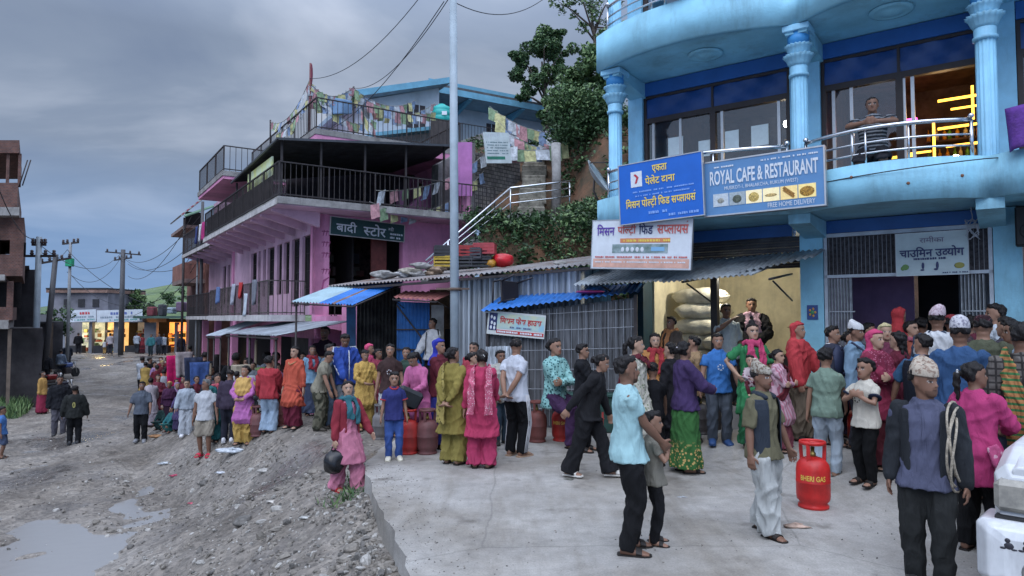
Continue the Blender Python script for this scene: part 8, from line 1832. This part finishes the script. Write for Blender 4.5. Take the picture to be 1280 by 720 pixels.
# --- by the wire cabin
P_('woman in black leaning forward as she strides past the cabin',736,440,597,face=78,sex='f',skin='m',lean=16,top=('shirt','232327'),bot=('flare','202024'),hair='bun',L='swing',Rr='back',feet=((.045,.17),(.045,-.16)),shoe=('sandal','c8c4bc'))
P_('boy in a black shirt behind the striding woman in black',728,430,d=10.4,face=80,skin='m',top=('shirt','202228'),bot=(TR,'24242a'),L='fold',Rr='fold')
P_('woman in a teal printed blouse and purple trousers seated on gas cylinders',694,423,555,ph=.36,face=48,sex='f',skin='m',top=('shirt','8fd6d2','print','1f6b70'),bot=(TR,'4c2c58'),hair='bun',L='fold',Rr='fold',feet=((.08,.16),(.07,.22)))
P_('boy in a white tee shirt and striped black trousers, arms behind him',645,423,570,face=142,skin='m',yaw=-25,top=('tee','d3d9e6'),bot=(TR,'17181c'),L='behind',Rr='behind',extra=(('stripe','d8d8dc'),),hair='crop',shoe=('sandal','a88a72'))
P_('person in a pale jacket and jeans sitting behind the boy in white',626,438,555,face=20,skin='d',top=('jacket','b4b2a8'),bot=(TR,'3c5468'),L='low',Rr='low',shoe=('shoe','2a2826'))
P_('woman in a hot pink kurta with a pale pink dupatta hanging down her back',602,437,585,face=172,sex='f',skin='m',yaw=-15,top=('kurta','d4145e',None,None,1.8),bot=('baggy','cc1860'),hair='bun',L='down',Rr='low',extra=(('dupatta','e0567e','dots','f0b8c4'),('flower','e6e6e0')))
P_('woman in a mustard olive kurta with her hands clasped behind her back',566,434,580,face=152,sex='f',skin='m',yaw=25,top=('kurta','9a8716',None,None,1.75),bot=('baggy','9c8b20'),hair='bun',L='behind',Rr='behind',extra=(('sash','b09a34','print','6a5f18'),))
P_('woman in a maroon sweater with a royal blue headscarf and blue skirt',549,424,d=10.7,face=62,sex='f',skin='m',top=('sweater','6f1a2e'),bot=('skirt','2a2f8a'),hat=('scarf','2a36b8'),hair=None,L='relax',Rr='low')
P_('girl in a bright pink dress bending with a dark bag on her arm',526,437,d=10.6,face=-40,sex='f',skin='m',lean=14,pitch=25,top=('kurta','d860a0'),bot=('skirt','cc5a9a'),hair='pony',L='hold',Rr='low')
P_('woman in a red blouse at the back beside the corrugated wall',592,428,d=11.6,face=-20,sex='f',skin='m',top=('kurta','c03048'),bot=('skirt','7a2438'),hair='bun')
P_('young woman in a crimson kurta looking out between the pink and olive kurtas',591,440,d=10.9,face=70,sex='f',skin='l',top=('kurta','b81848'),bot=('skirt','8a1a3c'),hair='bun')
P_('man in a black and white striped track jacket at the blue door',541,398,d=15.0,z=.34,face=-62,skin='d',top=('jacket','d0d2d6'),bot=(TR,'1e1e22'),hair='crop',L='relax',Rr='low',extra=(('sleevestripe','141418'),))
# --- crowd at the corner of the slab
P_('boy in a blue shirt with red sleeves and blue trousers beside the cylinders',492,465,575,face=4,sex='c',hs=1.15,skin='m',top=('tee','333a84'),bot=(TR,'3560b4'),shoe=('shoe','c4bfae'),L='down',Rr='down',extra=(('band','c42030'),('collar','c42030')))
P_('woman in a brown sweatshirt with a white print and pale trousers',487,430,545,face=-5,sex='f',skin='m',top=('tee','4a3230'),bot=(TR,'b8bcc0'),hair='pony',L='down',Rr='down',extra=(('logo','d0ccd0'),))
P_('woman in a mustard yellow kurta looking down',455,437,537,face=18,sex='f',skin='m',pitch=18,top=('kurta','d8a818','dots','b07a18',1.7),bot=('baggy','cca020'),hair='bun',L='relax',Rr='belly')
P_('woman with a hot pink headscarf behind the yellow kurta',462,430,d=14.2,face=80,sex='f',skin='m',top=('kurta','d83070'),bot=('skirt','902848'),hat=('scarf','e83a78'),hair=None)
P_('woman in a pink dress and red cardigan walking with a black plastic bag',433,476,614,face=38,sex='f',skin='l',yaw=30,top=('kurta','e07a9c',None,None,1.7),bot=('baggy','e27c9e'),hair='pony',L='swing',Rr='down',extra=(('openjacket','a31a34'),('scarf','1f7280')),feet=((.05,.11),(.05,-.09)),shoe=('sandal','a02028'))
P_('tall man in a blue track jacket with white stripes looking down',430,417,532,face=28,skin='d',pitch=24,yaw=25,top=('jacket','2350b4'),bot=(TR,'8a909a'),L='relax',Rr='low',extra=(('sleevestripe','dfe3ea'),))
P_('bearded man in a dark maroon tee shirt with folded arms by the stair',406,408,d=16.6,face=-18,skin='m',top=('tee','35202e'),bot=(TR,'24222a'),L='fold',Rr='fold',extra=('beard',))
P_('man in an olive tee shirt and camouflage trousers bending forward',398,437,538,face=72,skin='m',lean=16,pitch=10,top=('tee','948d76'),bot=('baggy','6c6852','camo','3f4030'),L='low',Rr='low',shoe=('shoe','3a342c'))
P_('man in a grey blue shirt standing behind the camouflage trousers',411,430,534,face=60,skin='m',top=('shirt','6f8494'),bot=(TR,'566a82'))
P_('woman in a light blue blouse with a red scarf behind the orange dress',391,432,d=15.2,face=10,sex='f',skin='m',top=('shirt','7fb4d8'),bot=('skirt','4c5a7a'),hair='bun',extra=(('scarf','b01c34'),))
P_('woman in a long orange kurta and maroon trousers',367,433,535,face=-38,sex='f',skin='l',top=('kurta','dc4c1c',None,None,1.8),bot=('baggy','7c1438'),hair='pony',L='down',Rr='down',extra=(('beads','c8a860'),))
P_('person in a red jacket and pale jeans with dark hair seen from behind',335,445,541,face=150,skin='m',top=('jacket','c21a30'),bot=('flare','9fbbd6'),hair='short',hs=1.1,L='relax',Rr='low')
P_('woman in a yellow shawl over a lilac sleeve turning to look back',305,457,555,face=-25,sex='f',skin='m',yaw=20,top=('kurta','d06ac0'),bot=('baggy','d8a81c'),hair='bun',L='belly',Rr='belly',extra=(('shawl','e0ac34'),))
P_('man in a dark plum shirt and black trousers with his back to the camera',285,462,553,face=160,skin='d',lean=6,top=('shirt','44384e'),bot=(TR,'2a2c3c'),shoe=('shoe','c8c8cc'),hair='crop')
P_('woman in a teal dress with a pinkish red scarf',270,468,552,face=40,sex='f',skin='m',top=('kurta','127a7c'),bot=('skirt','12777a'),hair='bun',extra=(('scarf','d04a60'),),L='low',Rr='down')
P_('grey haired man in a white tee shirt and beige shorts',256,474,570,face=-20,skin='d',yaw=60,top=('tee','c8ccd2'),bot=('shorts','a89c88'),hc=(.12,.12,.12),shoe=('sandal','c02040'),L='relax',Rr='down')
P_('young woman in a grey sweater and white trousers facing the camera',232,475,545,face=2,sex='f',skin='l',top=('sweater','a9b6c4'),bot=('flare','c8d0da'),hair='bun',L='relax',Rr='relax',shoe=('shoe','d0d0d4'))
P_('man in a grey shirt and black trousers walking up the road alone',176,477,552,face=-12,skin='d',top=('rolled','5c6676'),bot=(TR,'17181c'),L='swing',Rr='relax',shoe=('shoe','77787c'),feet=((.06,.05),(.06,-.03)))
P_('woman in a teal dress squatting beside the grey sweater woman',214,508,540,ph=.17,face=-60,sex='f',skin='m',top=('shirt','147a80'),bot=('skirt','12706e'),hair='bun',L='knee',Rr='knee',feet=((.09,.07),(.09,.05)),shoe=('sandal','503030'))
P_('woman in a dark green shawl squatting next to the teal dress',203,505,537,ph=.17,face=-40,sex='f',skin='m',top=('shirt','1f4a48'),bot=('skirt','244a4a'),hair='bun',L='knee',Rr='knee',feet=((.09,.07),(.09,.05)),extra=(('shawl','1d4442'),))
P_('woman in an orange cap and purple shawl sitting in the middle of the crowd',213,477,d=19.6,face=-15,sex='f',skin='d',top=('shirt','4a2048'),bot=('skirt','3c2038'),hat=('wrap','e09a3c'),hair=None,extra=(('shawl','52244c'),))
P_('woman in a lilac headscarf right behind the grey sweater',223,478,d=20.2,face=20,sex='f',skin='m',top=('kurta','8a6a9a'),bot=('skirt','5a4060'),hat=('scarf','a888b8'),hair=None)
P_('person in a white tee shirt right of the grey sweater',241,482,d=18.8,face=170,skin='m',top=('tee','c4ccd6'),bot=(TR,'2c2c34'))
P_('woman in maroon between the grey sweater and the white tee shirt',247,470,d=19.5,face=30,sex='f',skin='m',top=('kurta','6c1c30'),bot=('skirt','4c1824'),hair='bun')
# crowd further back, in front of the far road
CR=[(179,446,31.5,150,'m','shirt','c4ccd8','15161a','short','man in a white shirt at the left end of the far crowd'),
(183,452,30.5,170,'f','kurta','c8a02c','c09a2c','bun','woman in a yellow dress second from the left of the far crowd'),
(188,447,31.5,100,'m','jacket','22242c','1c1c22','short','man in black behind the yellow dress in the far crowd'),
(194,452,30,60,'f','kurta','b48ac4','80204a','bun','woman in a lilac shawl and maroon skirt in the far crowd'),
(197,456,29,200,'f','kurta','7e1a30','6a1828','bun','woman in a crimson sari near the left of the far crowd'),
(202,446,31,10,'m','shirt','8a2030','2c2c34','short','man in a dark red shirt near the top of the far crowd'),
(208,458,28.5,170,'f','kurta','e0521c','b84a1c','bun','woman in a bright orange top in the far crowd'),
(204,451,30,20,'f','kurta','701c2c','501420',('wrap','d0b060'),'woman in a yellowish headcloth and maroon dress in the far crowd'),
(210,446,31.5,30,'f','kurta','7a2434','4c1c28','bun','woman in brick red at the back of the far crowd'),
(216,448,31,-40,'m','jacket','2a2c36','23232a','short','man in a navy jacket at the back of the far crowd'),
(219,465,27,160,'m','jacket','30343e','24242a','short','dark jacketed man in front of the orange top'),
(224,449,30,10,'f','kurta','a83048','702030','bun','woman in rose red at the centre back of the far crowd'),
(227,454,29,60,'f','kurta','602030','40202c',('scarf','9a8ab0'),'woman in a pale violet headscarf in the far crowd'),
(228,462,27.5,20,'f','kurta','b01c38','701c28','bun','woman in scarlet at the centre of the far crowd'),
(234,466,26,-20,'f','kurta','5c2434','3c1c24','bun','woman in dark wine colour in front of the scarlet one'),
(237,455,29,100,'m','shirt','3a5a92','2a2c38','short','man in a blue shirt right of centre in the far crowd'),
(240,454,28,-30,'f','kurta','74304c','4c2434',('scarf','6a6a92'),'woman in a bluish headscarf on the right of the far crowd'),
(243,443,33,0,'m','shirt','9a7c62','5c4a40','short','man in a tan shirt sitting behind the far crowd'),
(246,462,25,150,'m','jacket','263a5c','22242c','short','man in a navy blue jacket beside the yellow top'),
(254,453,27,150,'f','kurta','d0b020','4c4420','bun','woman in a lemon yellow top at the right of the far crowd'),
(238,475,22,10,'f','kurta','641c2c','401820','bun','woman in maroon directly behind the white tee shirt'),
(231,470,23.5,-60,'f','kurta','7c2438','50202c','bun','woman in a wine red shawl behind the lilac headscarf'),
(190,472,23.5,170,'f','kurta','c0b4bc','b0a4b0','bun','girl in a pale pink dress behind the walking man'),
(222,474,24,30,'m','jacket','3c3440','28262c','short','man in a dark plum jacket behind the orange cap'),
(264,458,22.5,60,'m','shirt','7a90aa','30343c','short','man in a pale blue shirt near the pale stall counter'),
(262,468,19.5,30,'f','kurta','38404c','2c3038','bun','woman in slate grey behind the teal dress'),
(273,466,18.5,-20,'f','kurta','5c3844','40282e','bun','woman in dusky brown behind the plum shirt'),
(296,441,21,170,'m','jacket','16171b','1a1b20','short','man in black standing behind the white covered stall'),
(310,447,20,-10,'f','kurta','7c6454','50443c','bun','woman in brown between the stall poles'),
(317,453,16.6,-30,'f','kurta','6a7078','44484e','bun','woman whose face shows between the yellow shawl and red jacket'),
(313,448,17.6,160,'m','jacket','24262c','202026','short','man with bushy dark hair behind the yellow shawl'),
(349,455,16.8,20,'c','tee','d090c8','60506c','bun','child in a pale pink top between the red jacket and orange dress'),
(334,440,19.5,160,'m','shirt','8f9aa6','3a3c44','short','man in pale grey by the lit shelf'),
(345,440,19,-20,'f','kurta','5a3a40','3c2a30','bun','woman in dull brown near the weathered shutter'),
(272,443,24,170,'f','shirt','17181c','20202a','long','woman in black with long hair at the pale stall counter'),
(257,440,27,150,'m','jacket','1b1d24','1c1c24','short','man in black by the magenta hanging dress'),
(341,450,15.9,40,'f','kurta','7a3a50','4c2434','bun','woman in a dusty rose kurta between the red jacket and orange dress'),
(379,441,15.9,-20,'f','kurta','4a5a6a','3a4450','bun','woman in slate blue between the orange dress and olive tee shirt'),
(420,436,15.4,30,'m','shirt','6a5a50','34303a','short','man in a brown shirt behind the blue track jacket'),
(443,434,14.9,-30,'m','jacket','2c3036','24242a','short','man in black between the blue track jacket and yellow kurta'),
(473,436,13.9,50,'f','kurta','a02c4a','702038','bun','woman in raspberry red beside the brown sweatshirt'),
(508,434,12.9,-10,'f','kurta','3c5a4c','2c4038','bun','woman in forest green behind the boy in blue'),
(297,464,15.6,150,'m','shirt','8a8478','3a3a40','short','man in a sand coloured shirt behind the yellow shawl'),
(262,481,17.2,20,'f','kurta','8c2c3c','5c2430',('scarf','b04858'),'woman in a rose headscarf by the white tee shirt and shorts'),
(226,487,18.4,-40,'f','kurta','5a4a7c','40345c','bun','woman in violet behind the grey sweater woman'),
(199,468,24,20,'f','kurta','903048','602030','bun','woman in deep pink behind the purple shawl'),
(206,462,26,170,'m','shirt','aab0b8','34363c','short','man in an ash white shirt near the bright orange top'),
(249,456,28,-20,'f','kurta','6c2440','481828','bun','woman in plum red beside the lemon yellow top'),
(232,448,31.5,30,'m','shirt','b06a3c','4c4038','short','man in a rust coloured shirt at the back of the far crowd'),
(1062,414,10.2,60,'f','kurta','4c3a5c','3a2c48','bun','woman in dark violet behind the white cap and backpack'),
(1086,404,10.5,70,'m','shirt','6a7078','34343c','short','man in grey at the back of the shop doorway crowd'),
(1152,397,10.3,160,'m','jacket','3a2c34','2a2428','short','man in dark brown behind the stout man in glasses'),
(1213,394,9.7,-150,'f','kurta','7c2c44','502030','bun','woman in burgundy behind the two white caps'),
(1080,431,9.3,110,'f','kurta','582038','401828','bun','woman in wine purple behind the cream jersey boy'),
(238,432,36,150,'m','shirt','b0242c','2c2c38','short','person in red standing at the small blue white table'),]
for (u,vt,d,fc,sx,tk,tc_,bc,hr,lb) in CR:
    kw={}
    if isinstance(hr,tuple): kw['hat']=hr; hr=None
    P_(lb,u,vt,d=d,face=fc,sex=sx,skin=random.choice('mmd'),top=(tk,tc_),bot=(('skirt' if sx=='f' else TR),bc),hair=hr,L=random.choice(('relax','low','belly','down')),Rr=random.choice(('relax','low','fold','down')),h=None,**kw)
# left side of the road and the far shops
P_('man in dark clothes with a round emblem on his back at the far left',92,482,556,face=176,skin='d',top=('jacket','2e3130'),bot=(TR,'1a1b20'),extra=(('numbers','b8b04a'),),L='relax',Rr='relax',shoe=('shoe','26262a'))
P_('man in a black jacket and grey trousers walking beside the emblem jacket',73,470,544,face=5,skin='d',top=('jacket','20222a'),bot=(TR,'63606c'),shoe=('shoe','2c2c30'))
P_('woman in a yellow blouse and crimson skirt on the left verge',52,464,518,face=60,sex='f',skin='d',top=('shirt','d09a28'),bot=('skirt','a8184a'),hair='bun')
P_('child in a blue shirt cut by the left edge',1,508,573,face=80,sex='c',hs=1.15,skin='d',top=('tee','3a7ac4'),bot=('shorts','4a5a7c'))
FR=[(98,418,55,'m','jacket','1c1c22','24242c','person in black before the pale lit shop'),(138,421,55,'m','shirt','c4b8c0','3a3c48','person in a pale pink shirt at the warm lit shop edge'),(131,424,55.5,'c','tee','d0d0d4','c09030','child in white by the warm lit shop'),(171,413,55,'m','shirt','b8c4d4','3c4048','man in a white shirt at the dim shop'),(178,413,55.3,'f','kurta','a02838','5c2030','woman in dark red at the dim shop'),(189,413,53,'m','jacket','1c7c84','2c4048','man in a teal jacket in front of the orange lit shop'),(199,413,54,'m','shirt','44546a','3a4048','man in slate blue right of the teal jacket'),(205,413,54.6,'m','shirt','b4bcc8','30343c','man in pale grey behind the slate blue one'),(227,413,52,'m','jacket','20243a','22222c','man in navy standing below the orange lamp sign'),(77,428,40,'m','shirt','7c90a8','4c5468','man in pale blue near the parked motorcycles'),(85,426,44,'m','jacket','2c3444','282c38','man in dark blue by the pale lit shop pillar'),(60,434,38,'m','jacket','2a2c34','26262e','man in black standing in front of the dark shed'),(24,452,30,'m','shirt','989ca4','40444c','man in light grey before the dark shop front'),(36,440,33,'f','kurta','5a3c40','40303a','woman in brown beside the left steel pole')]
for (u,vt,d,sx,tk,tc_,bc,lb) in FR:
    zt=None
    P_(lb,u,vt,d=d,face=random.choice((170,150,190,20,-30)),sex=sx,skin='d',top=(tk,tc_),bot=(('skirt' if sx=='f' else TR),bc),hair='short' if sx!='f' else 'bun',h=1.68 if sx=='m' else 1.55 if sx=='f' else 1.15,L='relax',Rr=random.choice(('low','relax','fold')))
# man on the balcony
P_('stocky man in a dark striped tee shirt leaning on the balcony railing',1097,122,d=9.85,z=3.78,ph=.36,face=-4,skin='d',yaw=-5,top=('tee','2e3640','stripe','8a9098'),bot=('shorts','2a2a32'),hair='crop',L='rail',Rr='rail',feet=((.09,.16),(.09,.14)))
finish_people()
# ---- things people carry
def where(txt):
    for q in PEOPLE:
        if txt in q[0]['label']: return q
q=where('black plastic bag'); M_=Matrix.Translation(q[0].location)@Matrix.Rotation(q[0].rotation_euler.z,4,'Z')
w_=M_@(q[3]['wr'][1]+V((0,0,-.08)))
o=lump('carrier_bag','bulging black plastic bag carried by the woman in pink','bag',w_+V((0,0,-.36)),(.15,.11,.155),mat('black plastic',(.012,.012,.014),.25,.1,8),201,rough=.16)
MB().m(MATS['black plastic']).tube([(-.05,0,.26),(-.01,0,.37),(.03,0,.26)],.012,6).build('handle',o)
q=where('bending with a dark bag'); M_=Matrix.Translation(q[0].location)@Matrix.Rotation(q[0].rotation_euler.z,4,'Z'); w_=M_@q[3]['wr'][-1]
b=MB().m(mat('dark bag',(.025,.03,.035),.6,.2)).bbox((-.2,-.06,-.16),(.2,.06,.12),.04).build('handbag',loc=w_+V((0,-.08,-.04))); b.rotation_euler=(R(15),R(25),R(30)); tag(b,'dark shoulder bag held by the girl in the bright pink dress','bag')
q=where('violet shirt'); M_=Matrix.Translation(q[0].location)@Matrix.Rotation(q[0].rotation_euler.z,4,'Z'); tp=q[3]['tp']
rp=MB().m(mat('hemp rope',(.36,.31,.24),.9,.25,30,.5,80))
for k in range(4):
    pts=[]
    for i in range(25):
        t=2*PI*i/24; pts.append(M_@(tp(-.105+.012*math.sin(t*2+k)-.012*(k%2),.0+.125*math.cos(t)*(1.0 if math.cos(t)>0 else .9)+.006*k,.685-.022*k+.165*math.sin(t))))
    rp.tube(pts,.009,6,False)
tag(rp.build('rope_coil'),'coil of pale rope slung over the smiling old man\'s shoulder','rope')
q=where('carrying a navy backpack'); M_=Matrix.Translation(q[0].location)@Matrix.Rotation(q[0].rotation_euler.z,4,'Z'); tp=q[3]['tp']; NB=mat('navy backpack',(.018,.025,.06),.7,.2)
o=empty('backpack','navy backpack on the back of the man in a white cap','backpack',q[0].location,q[0].rotation_euler.z)
MB().m(NB).ell(tp(0,-.15,.69),(.155,.10,.23),14,10).build('bag',o)
for s in (-1,1): MB().m(NB).tube([tp(s*.07,-.09,.79),tp(s*.078,0,.85),tp(s*.08,.085,.79),tp(s*.095,.06,.66),tp(s*.09,-.07,.6)],.018,6).build('strap',o)
